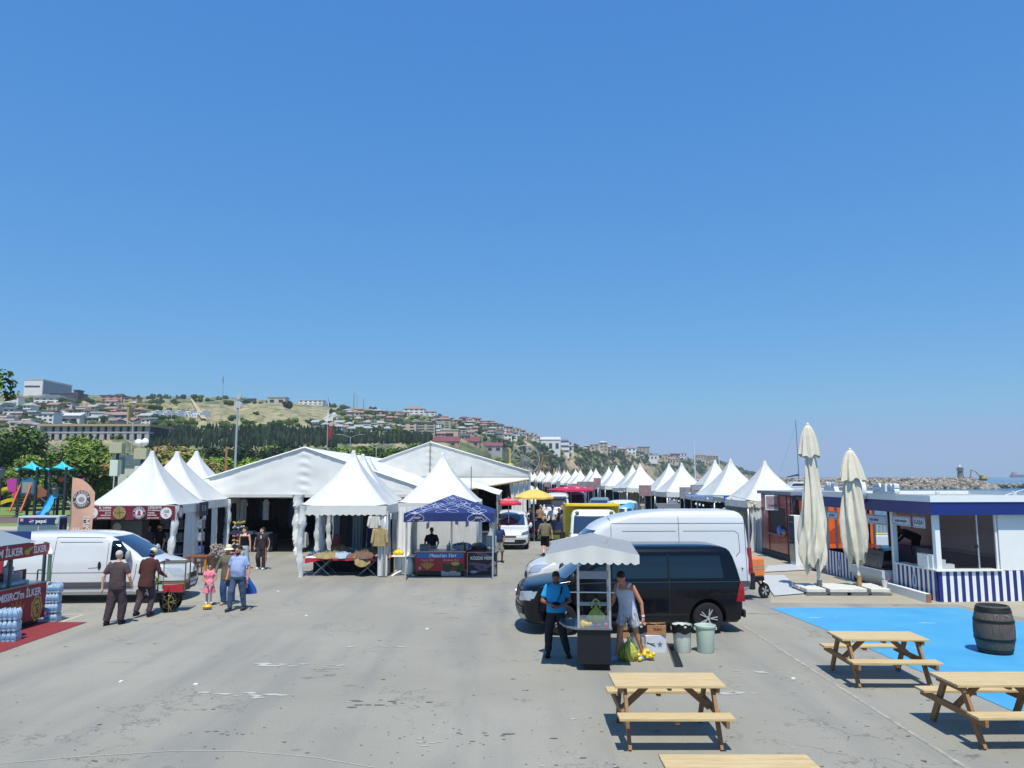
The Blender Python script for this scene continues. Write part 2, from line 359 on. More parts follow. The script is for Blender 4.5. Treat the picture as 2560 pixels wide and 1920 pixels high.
def hill(px, r):
    """terrain height at photo bearing px and ground depth r"""
    r0 = itp(DB, px); r1 = itp(DT, px); top = max(-6, (1192-itp(SK, px))/1920*r1+CAMH)
    t = (r-r0)/(r1-r0)
    if t <= 0: return max(-3, -3+0*t) if px > 1290 else -1.0
    n = (noise.noise((px*.008, r*.008, 3))*.05+noise.noise((px*.03, r*.03, 1))*.018)
    if px > 1290: n = noise.noise((px*.035, r*.01, 2))*.10*min(1, t*2)
    if t < 1:
        e = .8 if px < 1150 else .62
        s = t**e
        return -3+(top+3)*max(0, min(1, s+n*min(1, (1-t)*3)))
    return top*(1-.12*(t-1))-2*(t-1)
def hpos(px, py):
    """where the sight line through (px, py) meets the hillside"""
    k = tan(ang(py)); r = itp(DB, px)*.9
    while r < itp(DT, px)*1.02:
        if hill(px, r) >= CAMH-k*r: break
        r += 3
    zc = r*cos(PITCH); return Vector(((px-1280)/1920*r*1.0072, r, hill(px, r)))
def terrain():
    NU = 360; NV = 110; vs = []; fs = []; cols = []
    for i in range(NU+1):
        px = -420+i*(2330)/NU
        r0 = itp(DB, px); r1 = itp(DT, px)
        for j in range(NV+1):
            t = j/NV*1.35; r = r0+(r1-r0)*t; z = hill(px, r)
            vs.append(((px-1280)/1920*r*1.0072, r, z))
            py = 1192-(z-CAMH)/r*1920
            n1 = noise.fractal((px*.02, r*.02, 0), .8, 2, 4); n2 = noise.fractal((px*.06, r*.05, 5), .8, 2, 4)
            green = Vector((.13, .16, .085)); dry = Vector((.38, .335, .21)); tan_ = Vector((.42, .33, .22)); dk = Vector((.08, .105, .06))
            if px < 1240:
                c = green.lerp(dry, max(0, min(1, .35+n1*1.3)))
                if 470 < px < 840 and 1008+(px-470)*.03 < py < 1066: c = Vector((.28, .265, .15)).lerp(dry, .45+n2*.8)
                c = c.lerp(dk, max(0, min(.8, n2*1.6)))
            else:
                c = Vector((.10, .13, .06)).lerp(tan_, max(0, min(1, (n1+.18+.25*n2)*3.2))) if t < .97 else green
                c = c.lerp(dk, max(0, min(.75, (n2-.05)*2.5)))
            cols.append((c.x, c.y, c.z, 1))
    for i in range(NU):
        for j in range(NV):
            a = i*(NV+1)+j; fs.append((a, a+NV+1, a+NV+2, a+1))
    g = MB(); g.add(vs, fs); me = g.mesh('hills', [], True)
    ca = me.color_attributes.new('cover', 'FLOAT_COLOR', 'POINT'); ca.data.foreach_set('color', [x for c in cols for x in c])
    m = bpy.data.materials.new('hillside'); m.use_nodes = True; nt = m.node_tree; b = nt.nodes['Principled BSDF']; b.inputs['Roughness'].default_value = .95; b.inputs['Specular IOR Level'].default_value = .1
    at = nt.nodes.new('ShaderNodeAttribute'); at.attribute_name = 'cover'
    tc = nt.nodes.new('ShaderNodeTexCoord'); n = nt.nodes.new('ShaderNodeTexNoise'); n.inputs['Scale'].default_value = .12; n.inputs['Detail'].default_value = 8; nt.links.new(tc.outputs['Object'], n.inputs['Vector'])
    r = nt.nodes.new('ShaderNodeValToRGB'); r.color_ramp.elements[0].position = .35; r.color_ramp.elements[1].position = .65; r.color_ramp.elements[0].color = (.6, .65, .6, 1); r.color_ramp.elements[1].color = (1.25, 1.2, 1.15, 1); nt.links.new(n.outputs[0], r.inputs[0])
    x = nt.nodes.new('ShaderNodeMix'); x.data_type = 'RGBA'; x.blend_type = 'MULTIPLY'; x.inputs[0].default_value = 1; nt.links.new(at.outputs['Color'], x.inputs[6]); nt.links.new(r.outputs[0], x.inputs[7]); nt.links.new(x.outputs[2], b.inputs['Base Color'])
    me.materials.append(m); ob('hills', me, None, kind='structure')
terrain()
g = MB(); L1 = []
for k in range(13):
    t = k/12; py = 1001+t*52; w = 5+t*8; cx = 480+t*34
    a = hpos(cx-w*.5, py); b = hpos(cx+w*.5, py); L1 += [a+Vector((0, 0, .9)), b+Vector((0, 0, .9))]
g.add(L1, [(2*i, 2*i+1, 2*i+3, 2*i+2) for i in range(12)]); ob('dirt_road', g, M('dirt_road', 'b3a27c', .95, var=.2, sc=.1), kind='structure')

# scrub and far wood: nobody could count it
sh = M('scrub_leaves', '3b4f2a', .9, var=.4, sc=.15, col2='25371f', spec=.1)
sh2 = M('scrub_light', '5b6b38', .9, var=.4, sc=.15, col2='3d5029', spec=.1)
cyp = M('cypress_leaves', '26352a', .95, var=.35, sc=.3, col2='16221b', spec=.1)
random.seed(21)
g = MB()
for k in range(1900):
    if k < 1150: px = random.uniform(-60, 1240); py = random.uniform(itp(SK, px)+2, 1100)
    else: px = random.uniform(1230, 1880); py = random.uniform(itp(SK, px)+4, 1185)
    if 470 < px < 830 and 1010 < py < 1058 and random.random() < .93: continue
    if noise.noise((px*.02, py*.05, 7)) < -.05 and random.random() < .8: continue
    p = hpos(px, py); s = random.uniform(1.0, 3.0)*(p.y/600)**.6
    for q in range(4):
        g.ell((p.x+random.uniform(-1, 1)*s, p.y+random.uniform(-1, 1)*s, p.z+s*random.uniform(.2, .7)), (s*random.uniform(.4, .8), s*.7, s*random.uniform(.4, .8)), 6, 0 if k % 3 else 1, jit=.5)
ob('hillside_scrub', g, [sh, sh2], kind='stuff', label='dark green scrub scattered over the hillside', cat='scrub')
g = MB()
for k in range(1150):
    px = random.uniform(365, 1075) if k % 5 else random.uniform(420, 850)
    lo = 1118 if px < 850 else 1108; up = 1080 if px < 850 else 1094
    if px < 430: up = 1090
    py = random.uniform(up, lo); p = hpos(px, py+4)
    sc_ = p.y/1920; hgt = random.uniform(15, 29)*sc_; rr = random.uniform(2.2, 4.8)*sc_
    n = 7; a0 = random.random()*6; vs = []
    for (fr, fz) in ((.7, 0), (1, .25), (.8, .55), (.42, .82)):
        for q in range(n): a = a0+2*pi*q/n; j = random.uniform(.7, 1.25); vs.append((p.x+rr*fr*j*cos(a), p.y+rr*fr*j*sin(a), p.z+hgt*fz*random.uniform(.95, 1.05)))
    vs.append((p.x, p.y, p.z+hgt)); fs = []
    for i in range(3):
        for q in range(n): fs.append((i*n+q, i*n+(q+1) % n, (i+1)*n+(q+1) % n, (i+1)*n+q))
    for q in range(n): fs.append((3*n+q, 3*n+(q+1) % n, 4*n))
    g.add(vs, fs, k % 2)
ob('cypress_wood', g, [cyp, M('cypress_lighter', '3d4d3c', .95, var=.35, sc=.3, col2='26332a', spec=.1)], kind='stuff', label='dark cypress wood covering the foot of the hill', cat='wood')

# ---- trees: tapered trunk with limbs, crown of leaf clumps
def leafy(n, R, Hc, seed, leaf=.32, lobes=9, shape='round'):
    random.seed(seed); g = MB(); L = []
    for k in range(lobes):
        a = random.random()*6.28; q = random.random()**.5*R*.62; z = Hc*random.uniform(-.02, .82)
        L.append((Vector((q*cos(a), q*sin(a), z)), R*random.uniform(.32, .55)*(1 if shape == 'round' else .8)))
    for k in range(n):
        c, r = random.choice(L); d = Vector((random.gauss(0, 1), random.gauss(0, 1), random.gauss(0, 1))).normalized()
        p = c+Vector((d.x, d.y, d.z*.8))*r*(random.random()**.25)*random.uniform(.75, 1.12)
        s = leaf*random.uniform(.5, 1.2); nn = (d+Vector((random.gauss(0, .6), random.gauss(0, .6), random.gauss(0, .6)+.5))).normalized()
        t = nn.orthogonal().normalized(); u = nn.cross(t); a = random.random()*6.28; t2 = t*cos(a)+u*sin(a); u2 = nn.cross(t2)
        g.add([p-t2*s, p-u2*s*.5+nn*s*.2, p+t2*s, p+u2*s*.5+nn*s*.2], [(0, 1, 2, 3)], 0 if random.random() < .6 else 1)
    return g, L
leafA = M('leaf_green', '6f8b3c', .8, var=.5, sc=.4, col2='3f5826', spec=.25); leafB = M('leaf_light', '9bb052', .8, var=.35, sc=.5, col2='5a7330', spec=.25)
leafC = M('leaf_dark', '3a5230', .85, var=.4, sc=.4, col2='1b2a18', spec=.2); leafY = M('leaf_bronze', 'a8935f', .85, var=.35, sc=.6, col2='7c6c40', spec=.2)
leafG = M('leaf_fresh', '8ba63a', .8, var=.3, sc=.6, col2='627f2c', spec=.2)
bark = M('bark', '4a3b2d', .95, var=.4, sc=6)
def tree(kind, mats, R, Hc, H0, seed, n=2600, leaf=.32, lobes=10):
    t = thing('broadleaf_tree', 'tree', 'tree')
    g, L = leafy(n, R, Hc, seed, leaf, lobes); g.T = None
    for v in g.v: v.z += H0
    ob('crown', g, mats, t)
    k = MB(); k.tube((0, 0, -1), (0, 0, H0), .28, .2, 8); k.tube((0, 0, H0), (.1, 0, H0+Hc*.5), .2, .07, 7)
    for (c, r) in L[:6]: k.tube((0, 0, H0+.1), (c.x*.8, c.y*.8, c.z+H0), .12, .04, 6)
    ob('trunk', k, bark, t); return t
TR = {'a': tree('a', [leafA, leafB], 4.2, 6.0, 2.0, 3, 7500, .26, 13), 'b': tree('b', [leafC, leafA], 3.9, 5.6, 2.2, 4, 7500, .26, 13),
      'y': tree('y', [leafY, leafA], 3.2, 3.6, 1.4, 5, 5200, .24, 12), 'g': tree('g', [leafG, leafB], 2.6, 3.2, 1.0, 6, 4200, .22, 10),
      'd': tree('d', [leafC, cyp], 4.6, 4.8, 2.0, 8, 7000, .3, 13)}
USED = set()
def put_tree(kind, px, pytop, Y, label, sc=1.0, rz=0, wide=1.0):
    R = {'a': 8.6, 'b': 8.4, 'y': 5.7, 'g': 4.8, 'd': 7.9}[kind]
    h = Q(px, pytop, Y).z; s = max(.3, h/R); x = Q(px, pytop, Y).x
    o = TR[kind] if kind not in USED else dup(TR[kind]); USED.add(kind)
    o.location = (x, Y, 0); o.rotation_euler = (0, 0, rz); o.scale = (s*sc*wide, s*sc*wide, s); o['label'] = label; o['category'] = 'tree'; o['group'] = 'trees between the fair and the hill'
put_tree('b', 30, 1050, 92, 'tall dense dark green tree at the left edge above the playground', 1.0, 0)
put_tree('a', 225, 1076, 88, 'broad leafy green tree behind the rodlike banner and playground', 1.0, 1, 1.15)
put_tree('a', 120, 1110, 95, 'lower pale green tree between the two tallest left trees', 1.0, 2.4, 1.2)
put_tree('a', 70, 1130, 82, 'leafy tree right behind the turquoise playground roofs', 1.0, 4, 1.1)
put_tree('b', 170, 1120, 84, 'dark tree behind the right-hand turquoise playground roof', 1.0, 2, 1.1)
put_tree('b', -40, 1085, 96, 'dark tree half cut by the left edge of the photo', 1.1, 5)
put_tree('g', 300, 1130, 92, 'small light green tree behind the loudspeaker masts', 1.0, 1.3, 1.3)
put_tree('y', 400, 1105, 80, 'bronze leaved tree behind the peak of the second left pagoda tent', 1.0, 0, 1.35)
put_tree('y', 450, 1128, 84, 'bronze leaved bush tree above the third left pagoda tent', 1.0, 2, 1.3)
put_tree('a', 480, 1120, 90, 'green tree right of the bronze leaved trees', 1.0, 3, 1.1)
put_tree('y', 530, 1150, 88, 'low bronze bush above the left slope of the large marquee', 1.0, 4, 1.2)
put_tree('g', 620, 1128, 104, 'fresh yellow green tree right of the floodlight mast', 1.0, 1, 1.6)
put_tree('g', 668, 1130, 110, 'small yellow green tree near the large marquee ridge', 1.0, 2, 1.1)
put_tree('d', 345, 1120, 118, 'dark conifer like tree behind the three left pagoda peaks', 1.0, 0, 1.3)
put_tree('d', 520, 1105, 128, 'dark spreading cedar tree left of the floodlight mast', 1.0, 1.1, 1.3)
put_tree('d', 640, 1100, 135, 'dark spreading cedar tree right of the floodlight mast', 1.0, 2.2, 1.3)
put_tree('a', 700, 1105, 140, 'green cedar like tree above the large marquee ridge', 1.0, 0.7, 1.4)
put_tree('d', 760, 1100, 142, 'flat topped dark cedar tree beyond the large marquee ridge', 1.0, 3.2, 1.3)
put_tree('a', 850, 1112, 130, 'rounded green tree above the middle pagoda tents', 1.0, 4.1, 1.4)
put_tree('b', 905, 1105, 135, 'rounded dark green tree right of the middle pagoda peaks', 1.0, 5.1, 1.4)
put_tree('d', 820, 1108, 150, 'dark tree behind the thin flag pole', 1.0, .5, 1.2)
put_tree('a', 965, 1115, 150, 'green tree touching the left slope of the centre marquee', 1.0, 1.5, 1.4)
put_tree('d', 580, 1112, 110, 'dark bushy tree at the foot of the floodlight mast', 1.0, 4.5, 1.1)
put_tree('b', 1005, 1110, 165, 'dark tree behind the left slope of the centre marquee', 1.0, 2.5, 1.2)
put_tree('b', 1035, 1098, 190, 'dark green tree rising over the left slope of the centre marquee', 1.0, .5, 1.3)
put_tree('a', 1068, 1102, 200, 'green tree peeking over the ridge of the centre marquee', 1.0, 1.5, 1.3)
put_tree('b', 1180, 1128, 200, 'dark tree behind the right slope of the centre marquee', 1.0, 2.5, 1.2)
put_tree('a', 1238, 1138, 170, 'small tree left of the yellow ride column', 1.0, 3.5, 1.0)
put_tree('d', 250, 1115, 120, 'dark tree below the concrete frame building', 1.0, 3.5, 1.2)
put_tree('b', 430, 1112, 112, 'dark green tree behind the bronze leaved trees', 1.0, .9, 1.3)
# the few leaves of a near tree that enter at the left edge
g, L = leafy(120, .7, 1.2, 77, .12, 4)
for v in g.v: v.z += 5.2
t = thing('overhanging_tree', 'sparse green leaf sprays poking in from the left edge against the sky', 'tree', (Q(-18, 930, 22).x, 22, 0)); 
for v in g.v: v.z += Q(0, 930, 22).z-5.9
ob('crown', g, [leafC, leafA], t); k = MB(); k.tube((-1.2, 0, 0), (-.9, 0, Q(0, 930, 22).z-.3), .12, .05, 8); k.tube((-.9, 0, Q(0, 930, 22).z-.3), (.1, 0, Q(0, 930, 22).z), .04, .02, 6); ob('trunk', k, bark, t)
# ------------------------------------------------------------------ market tents
def pagoda_roof(S=3.1, he=2.5, hp=4.5, n=14, val=.32):
    g = MB(); h = S/2; N = 6                       # N segments per side
    rows = []
    for j in range(n+1):
        t = j/n; s = h*(1-t)**1.36*(1-.0)+.06*t**.5; z = he+(hp-he)*t**1.02
        if j == n: s = .065
        ring = []
        for side in range(4):
            for k in range(N):
                u = -1+2*k/N; sag = (1-u*u)*.06*(1-t)*h/1.5
                p = {0: (u*s, -s), 1: (s, u*s), 2: (-u*s, s), 3: (-s, -u*s)}[side]
                r = 1-(.05*(1-u*u))*(1 if 0 < t < 1 else 0)
                ring.append((p[0]*r, p[1]*r, z+(.07*(u*u)**3 if j == 0 else 0)))
        rows.append(ring)
    top = [(p[0]*.8, p[1]*.8, hp+.05) for p in rows[-1]]; rows.append(top)
    vs = [p for r in rows for p in r]; M4 = 4*N; fs = []
    for j in range(len(rows)-1):
        for k in range(M4): fs.append((j*M4+k, j*M4+(k+1) % M4, (j+1)*M4+(k+1) % M4, (j+1)*M4+k))
    fs.append(tuple((len(rows)-1)*M4+k for k in range(M4)))
    g.add(vs, fs)
    v = MB(); K = 14
    for side in range(4):
        R = RZ(side*pi/2)
        for k in range(K):
            x0 = -h+S*k/K; x1 = x0+S/K; xm = (x0+x1)/2; w = sin(k*1.7)*.012
            z0 = he+.02; zb = he-val
            v.add([(x0, -h, z0), (xm, -h-w, z0), (x1, -h, z0), (x1, -h-.02, zb+.03), (xm, -h-.02-w, zb-.02), (x0, -h-.02, zb+.03)], [(0, 5, 4, 1), (1, 4, 3, 2)], 0, R)
    return g, v
def wrap_leg(h, r0=.09, seed=1, r1=.11, tw=3, top=0):
    random.seed(seed); rows = 16; n = 10; vs = []; fs = []
    for j in range(rows+1):
        t = j/rows; z = h*t; r = (r0+(r1-r0)*t)*(1+.18*sin(t*23+seed)+random.uniform(-.1, .1))+(top*max(0, t-.75)*2)
        ox = .03*sin(t*5+seed); oy = .03*cos(t*4+seed*2)
        for k in range(n):
            a = 2*pi*k/n+t*tw; q = r*(1+.22*sin(a*3+t*9)); vs.append((ox+q*cos(a), oy+q*sin(a), z))
    for j in range(rows):
        for k in range(n): fs.append((j*n+k, j*n+(k+1) % n, (j+1)*n+(k+1) % n, (j+1)*n+k))
    return MB().add(vs, fs)
def curtain(w, h, n=22, amp=.05, seed=0, gather=0):
    """a hanging side sheet in the XZ plane with folds; gather pulls the middle together"""
    random.seed(seed); ph = random.random()*6
    def fn(u, v):
        x = (u-.5)*w; gf = 1-gather*sin(pi*min(1, v*1.0))**1.5*.75
        return (x*gf, amp*sin(u*19+ph+sin(v*3)*.7)*(.4+.6*(1-v))+amp*.6*sin(u*41+ph*2), h*v)
    return MB().grid(fn, n*2, 10)
rg, rv = pagoda_roof()
ROOF = rg.mesh('roof', white_pvc, True); VAL = rv.mesh('valance', white_pvc, True)
LEGM = MB().tube((0, 0, 0), (0, 0, 2.5), .045, .045, 8).mesh('leg', alu, True)
def pagoda(label, loc, rz, wraps=(), group=None, sc=1.0, curtains=(), back=None, name='pagoda_tent', s=3.1):
    t = thing(name, label, 'tent', loc, rz, group); t.scale = (s/3.1, s/3.1, sc)
    ob('roof', ROOF, None, t); ob('valance', VAL, None, t)
    for i, (a, b) in enumerate(((-1, -1), (1, -1), (1, 1), (-1, 1))):
        if i in wraps: ob('leg', wrap_leg(2.5, .1, 3+i, .13), curtain_pvc, t, (a*1.5, b*1.5, 0), smooth=True)
        else: ob('leg', LEGM, None, t, (a*1.5, b*1.5, 0))
    for (side, x0, x1, sd, gt, mat) in curtains:       # side 0 front,1 right,2 back,3 left
        w = x1-x0; g = curtain(w, 2.3, max(4, int(w*9)), .05, sd, gt)
        o = ob('curtain', g, mat or curtain_pvc, t, smooth=True); c = (x0+x1)/2
        o.location = {0: (c, -1.5, .03), 1: (1.5, c, .03), 2: (-c, 1.5, .03), 3: (-1.5, -c, .03)}[side]
        o.rotation_euler = (0, 0, side*pi/2)
    return t
PG = 'white pagoda tents of the market'
# left row of three
navy_cloth = M('navy_cloth', '1b2338', .9, var=.3, sc=3); grey_cloth = M('grey_side_sheet', '8d95a3', .8, var=.12, sc=2, bump=.4, bsc=3)
shade_wall = M('dark_shade_sheet', '23262e', .9, var=.3, sc=2)  # tent sheets coloured near-black to stand in for the shade inside
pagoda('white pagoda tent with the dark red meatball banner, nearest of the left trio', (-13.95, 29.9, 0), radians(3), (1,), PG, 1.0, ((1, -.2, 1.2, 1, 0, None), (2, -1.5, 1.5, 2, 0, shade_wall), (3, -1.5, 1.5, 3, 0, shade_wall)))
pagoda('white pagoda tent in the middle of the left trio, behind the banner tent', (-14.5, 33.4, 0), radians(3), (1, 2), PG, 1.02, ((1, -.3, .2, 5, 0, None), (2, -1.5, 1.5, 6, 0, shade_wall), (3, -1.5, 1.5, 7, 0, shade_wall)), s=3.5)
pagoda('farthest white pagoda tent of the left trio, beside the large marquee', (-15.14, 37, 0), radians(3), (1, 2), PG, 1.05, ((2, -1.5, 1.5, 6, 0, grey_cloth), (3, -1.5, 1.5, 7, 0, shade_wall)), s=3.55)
# centre three and the one behind the blue canopy
pagoda('white pagoda tent over the table of second-hand clothes, nearest of the middle trio', (-6.06, 29.5, 0), 0, (0, 3), PG, 1.0, ((1, -1.5, -.2, 11, 0, None), (1, .2, 1.4, 12, .3, None), (0, 1.25, 1.6, 13, 0, None)))
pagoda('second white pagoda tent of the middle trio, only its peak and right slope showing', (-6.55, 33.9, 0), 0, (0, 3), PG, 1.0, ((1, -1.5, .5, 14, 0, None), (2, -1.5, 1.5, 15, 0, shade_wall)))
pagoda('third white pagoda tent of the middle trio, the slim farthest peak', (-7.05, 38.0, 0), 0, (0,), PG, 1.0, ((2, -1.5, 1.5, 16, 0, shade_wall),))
pagoda('white pagoda tent closed by a white front sheet behind the blue canopy', (-2.9, 32.3, 0), 0, (), PG, 1.0, ((0, -1.5, 1.5, 17, 0, None), (1, -1.5, 1.5, 18, 0, None), (3, -1.5, 1.5, 19, 0, None)), s=3.2)
for k, (x, z) in enumerate(((-3.9, 2.0), (-3.3, 1.9), (-2.2, 1.95), (-1.8, 2.0))):
    g = MB(); g.cb((0, 0, 0), (.12, .02, .2)); ob('tent_window', g, M('grey_window', '8791a0', .3), bpy.data.objects[[o.name for o in bpy.data.objects if o.get('label', '').endswith('behind the blue canopy')][0]], (x+2.9, -1.62, z))
# loose side sheets gathered between tents
g = curtain(1.1, 2.45, 20, .09, 31); o = ob('hanging_tent_sheet', g, old_pvc, None, (-3.85, 28.9, 0), radians(62), smooth=True, label='creased off-white tent sheet hanging slack between clothes tent and blue canopy', cat='tent sheet')
# right-hand row: pairs of tents along the quay
row = [(1911, 1152, 38.7), (1825.5, 1147, 43.5), (1787, 1150, 46.9), (1703.7, 1157.6, 54.5), (1672, 1159, 58), (1599.8, 1158, 66.5), (1581, 1162.8, 70), (1541, 1163.5, 80), (1522, 1167, 84), (1489.5, 1170.8, 95), (1477, 1171.9, 99), (1450.6, 1174, 110), (1439, 1172.6, 115), (1418.5, 1175.7, 127), (1410.6, 1175, 131), (1396, 1177, 141), (1390, 1178, 146), (1373, 1178, 158), (1369, 1180, 163), (1357, 1178, 176), (1352, 1175, 182), (1336, 1180, 196), (1327, 1180, 205), (1314, 1181, 222)]
desc = ['nearest white pagoda tent on the right, just behind the dark red kiosk', 'white pagoda tent over the red drinks fridge, left of the nearest right one', 'white pagoda tent showing its left slope behind the tent over the red fridge', 'white pagoda tent left of the tilted grey stall sign', 'white pagoda tent half hidden behind the one left of the tilted grey sign', 'white pagoda tent behind the large square reddish sign and light bulbs', 'white pagoda tent tucked behind the one with the light bulbs']
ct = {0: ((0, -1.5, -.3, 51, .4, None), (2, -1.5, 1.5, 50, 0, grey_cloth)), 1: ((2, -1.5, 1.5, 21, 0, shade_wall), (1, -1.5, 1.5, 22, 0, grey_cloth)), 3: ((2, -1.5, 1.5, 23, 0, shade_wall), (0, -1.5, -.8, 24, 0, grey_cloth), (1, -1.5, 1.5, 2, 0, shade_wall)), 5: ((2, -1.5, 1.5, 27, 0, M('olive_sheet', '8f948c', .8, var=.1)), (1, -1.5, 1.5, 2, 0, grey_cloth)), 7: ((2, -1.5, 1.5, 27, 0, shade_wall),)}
prev = None
for i, (px, py, Y) in enumerate(row):
    q = Q(px, py, Y); lab = desc[i] if i < len(desc) else f'distant white pagoda tent on the right, {["eighth","ninth","tenth","eleventh","twelfth","thirteenth","fourteenth","fifteenth","sixteenth","seventeenth","eighteenth","nineteenth","twentieth","twenty-first","twenty-second","twenty-third","twenty-fourth"][i-7]} from the dark red kiosk'
    loc = (q.x, Y, 0); hs = (q.z-.05)/4.5
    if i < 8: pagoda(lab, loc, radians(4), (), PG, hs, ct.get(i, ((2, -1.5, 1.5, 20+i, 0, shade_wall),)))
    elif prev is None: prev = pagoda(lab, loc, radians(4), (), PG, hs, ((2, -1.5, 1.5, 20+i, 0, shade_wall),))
    else: dup(prev, loc, radians(4), lab, scale=(1, 1, hs))
# mass of smaller white roofs at the far left end of the row
for k, (px, py, Y, s) in enumerate(((1322, 1208, 70, 1.1), (1342, 1217, 66, .8), (1300, 1192, 120, 1.2))):
    q = Q(px, py, Y); dup(prev, (q.x, Y, 0), .1*k, ['white peaked tent just above the yellow parasol', 'smaller white peaked tent right above the yellow parasol', 'white peaked tent beyond the right post of the centre marquee'][k], scale=(s, s, q.z/4.55))
# ---- large frame marquees
def marquee(label, x0, x1, Y0, Y1, he, hp, xp, mat, gable_low, bays=5, band=.0):
    t = thing('marquee', label, 'marquee', ((x0+x1)/2, Y0, 0)); cx = (x0+x1)/2; L = Y1-Y0
    xs0 = x0-cx; xs1 = x1-cx; xq = xp-cx
    g = MB(); NB = bays*6
    def slope(xa, xb):
        def fn(u, v):
            y = L*v; b = abs(sin(v*bays*pi)); z = hp+(he-hp)*u
            return (xb+(xa-xb)*u, y, z-.10*b*sin(pi*u)-.03*(1-b)*0+.03*noise.noise((u*6, v*20, 1)))
        g.grid(fn, 10, NB)
    slope(xs0, xq); slope(xs1, xq); ob('roof', g, mat, t, smooth=True)
    g = MB()
    def gab(u, v):
        x = xs0+(xs1-xs0)*u; zt = hp+(he-hp)*((xq-x)/(xq-xs0) if x < xq else (x-xq)/(xs1-xq)); zb = gable_low
        d = exp(-((x-xq)/.2)**2)*.03*sin(v*33+x*5)+.03*noise.noise((x*.8, v*3, 4))+.02*noise.noise((x*5, v*1.3, 9))
        return (x, -.02+d, zb+(zt-zb)*v)
    g.grid(gab, 90, 26); ob('gable', g, mat, t, smooth=True)
    g = MB(); g.tube((xs0, -.06, he), (xq, -.06, hp), .05, .05, 6); g.tube((xq, -.06, hp), (xs1, -.06, he), .05, .05, 6); ob('gable_edge', g, mat, t)
    for y in [L*k/bays for k in range(bays+1)]:
        for x in (xs0, xs1):
            ob('leg', MB().box(x-.07, x+.07, y-.07, y+.07, 0, he), alu, t)
    return t, cx, L
m1, cx, L = marquee('large dirty white marquee with a high ridge, left of centre, dark inside', -16.7, -3.2, 36.2, 62, 2.72, 4.92, -9.72, old_pvc, 2.72, 5)
g = MB(); g.box(-16.6, -3.3, 36.12, 36.16, 2.6, 2.74); ob('eave_band', g, white_pvc, m1, (-cx, -36.2, 0))
ob('leg', wrap_leg(2.72, .17, 8, .17, 5, .25), old_pvc, m1, (-9.95-cx, -.1, 0), smooth=True)
for (xa, xb, sd) in ((-16.6, -15.2, 40), (-4.4, -3.3, 41)):
    o = ob('curtain', curtain(xb-xa, 2.6, 16, .08, sd), old_pvc, m1, ((xa+xb)/2-cx, 0, .02), smooth=True)
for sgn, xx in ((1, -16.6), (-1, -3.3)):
    o = ob('shade_side_sheet', curtain(25.5, 2.65, 60, .06, 42), dark_cloth, m1, (xx-cx, 12.9, .02), smooth=True); o.rotation_euler = (0, 0, pi/2)  # added near-black side sheets, so the marquee inside looks dark
def shade_gable_sheet(par, xs0, xs1, xq, he, hp, y): ob('back_wall', MB().grid(lambda u, v: (xs0+(xs1-xs0)*u, y+.05*sin(u*60), (min(he+(hp-he)*(u*(xs1-xs0))/(xq-xs0), he+(hp-he)*((1-u)*(xs1-xs0))/(xs1-xq))-.25)*v), 80, 4), dark_cloth, par, smooth=True)  # added near-black backdrop part-way in, standing in for interior shade
shade_gable_sheet(m1, -6.7, 6.7, .2, 2.72, 4.92, 9.0)
m2, cx, L = marquee('clean white marquee in the centre with a roped-up front flap', -10.6, 1.13, 50, 78, 3.9, 5.78, -5.3, white_pvc, 3.52, 5)
ob('gable_seam', MB().box(-.035, .035, -.12, -.08, 3.6, 5.72), M('seam_grey', '6d7276', .7), m2, (-5.3-cx, 0, 0))
ob('eave_seam', MB().box(-10.6-cx, 1.13-cx, -.1, -.07, 3.50, 3.54), M('seam_grey', '6d7276', .7), m2)
g = MB()
def flap(u, v):
    x = -10.5+11.6*u; lo = 2.6 if u < .62 else 2.6+(u-.62)/.38*.78
    return (x-cx, -.12-.35*(1-v)*sin(pi*u*.9+.2), lo+(3.5-lo)*v+.03*sin(u*9)*(1-v))
g.grid(flap, 40, 6); ob('front_flap', g, white_pvc, m2, smooth=True)
g = MB(); g.tube((1.13-cx-4.6, -.5, 2.62), (1.13-cx+.05, -.2, 3.38), .07, .05, 8); ob('rolled_canvas', g, M('rolled_canvas', 'a3987c', .9, var=.2), m2)
o = ob('curtain', curtain(1.3, 3.3, 22, .09, 47, .35), old_pvc, m2, (.45-cx, .05, .1), smooth=True)
for sgn, xx in ((1, -10.5), (-1, 1.05)):
    o = ob('shade_side_sheet', curtain(27.5, 3.8, 60, .06, 42), dark_cloth, m2, (xx-cx, 13.9, .02), smooth=True); o.rotation_euler = (0, 0, pi/2)  # same added dark sheets for the centre marquee's shaded inside
shade_gable_sheet(m2, -5.8, 5.8, -.5, 3.9, 5.78, 8.0)
# the low grey roof continuing between the marquees
g = MB(); g.grid(lambda u, v: (-3.2+2.6*u, 37+12*v, 3.45-.75*u+.05*noise.noise((u*5, v*9, 0))), 10, 20)
sr = thing('side_canopy', 'sagging off-white canopy strip between the two big marquees', 'canopy', (0, 0, 0)); ob('canvas', g, old_pvc, sr, smooth=True)
for y in (37.2, 43, 48.8): ob('leg', MB().tube((-.7, y, 0), (-.7, y, 2.7), .05), alu, sr)
random.seed(3)
for k in range(9):
    x = -3.6+k*.17; g = MB(); g.tube((0, 0, 0), (random.uniform(-.12, .12), 0, random.uniform(.35, .75)), .03, .015, 6)
    if k == 0: bd = thing('sheet_bundle', 'untidy bundle of torn whitish sheets tied on the tent corner', 'sheet bundle', (-3.9, 36.5, 3.0))
    ob('torn_strip', g, M('beige_canvas', 'b9b29b', .9, var=.3, sc=5), bd, (k*.19-.2, .1*sin(k), -.1))
ob('tent_cloth_knot', MB().ell((.5, 0, -.2), (.9, .3, .3), 14, jit=.3), old_pvc, bd)
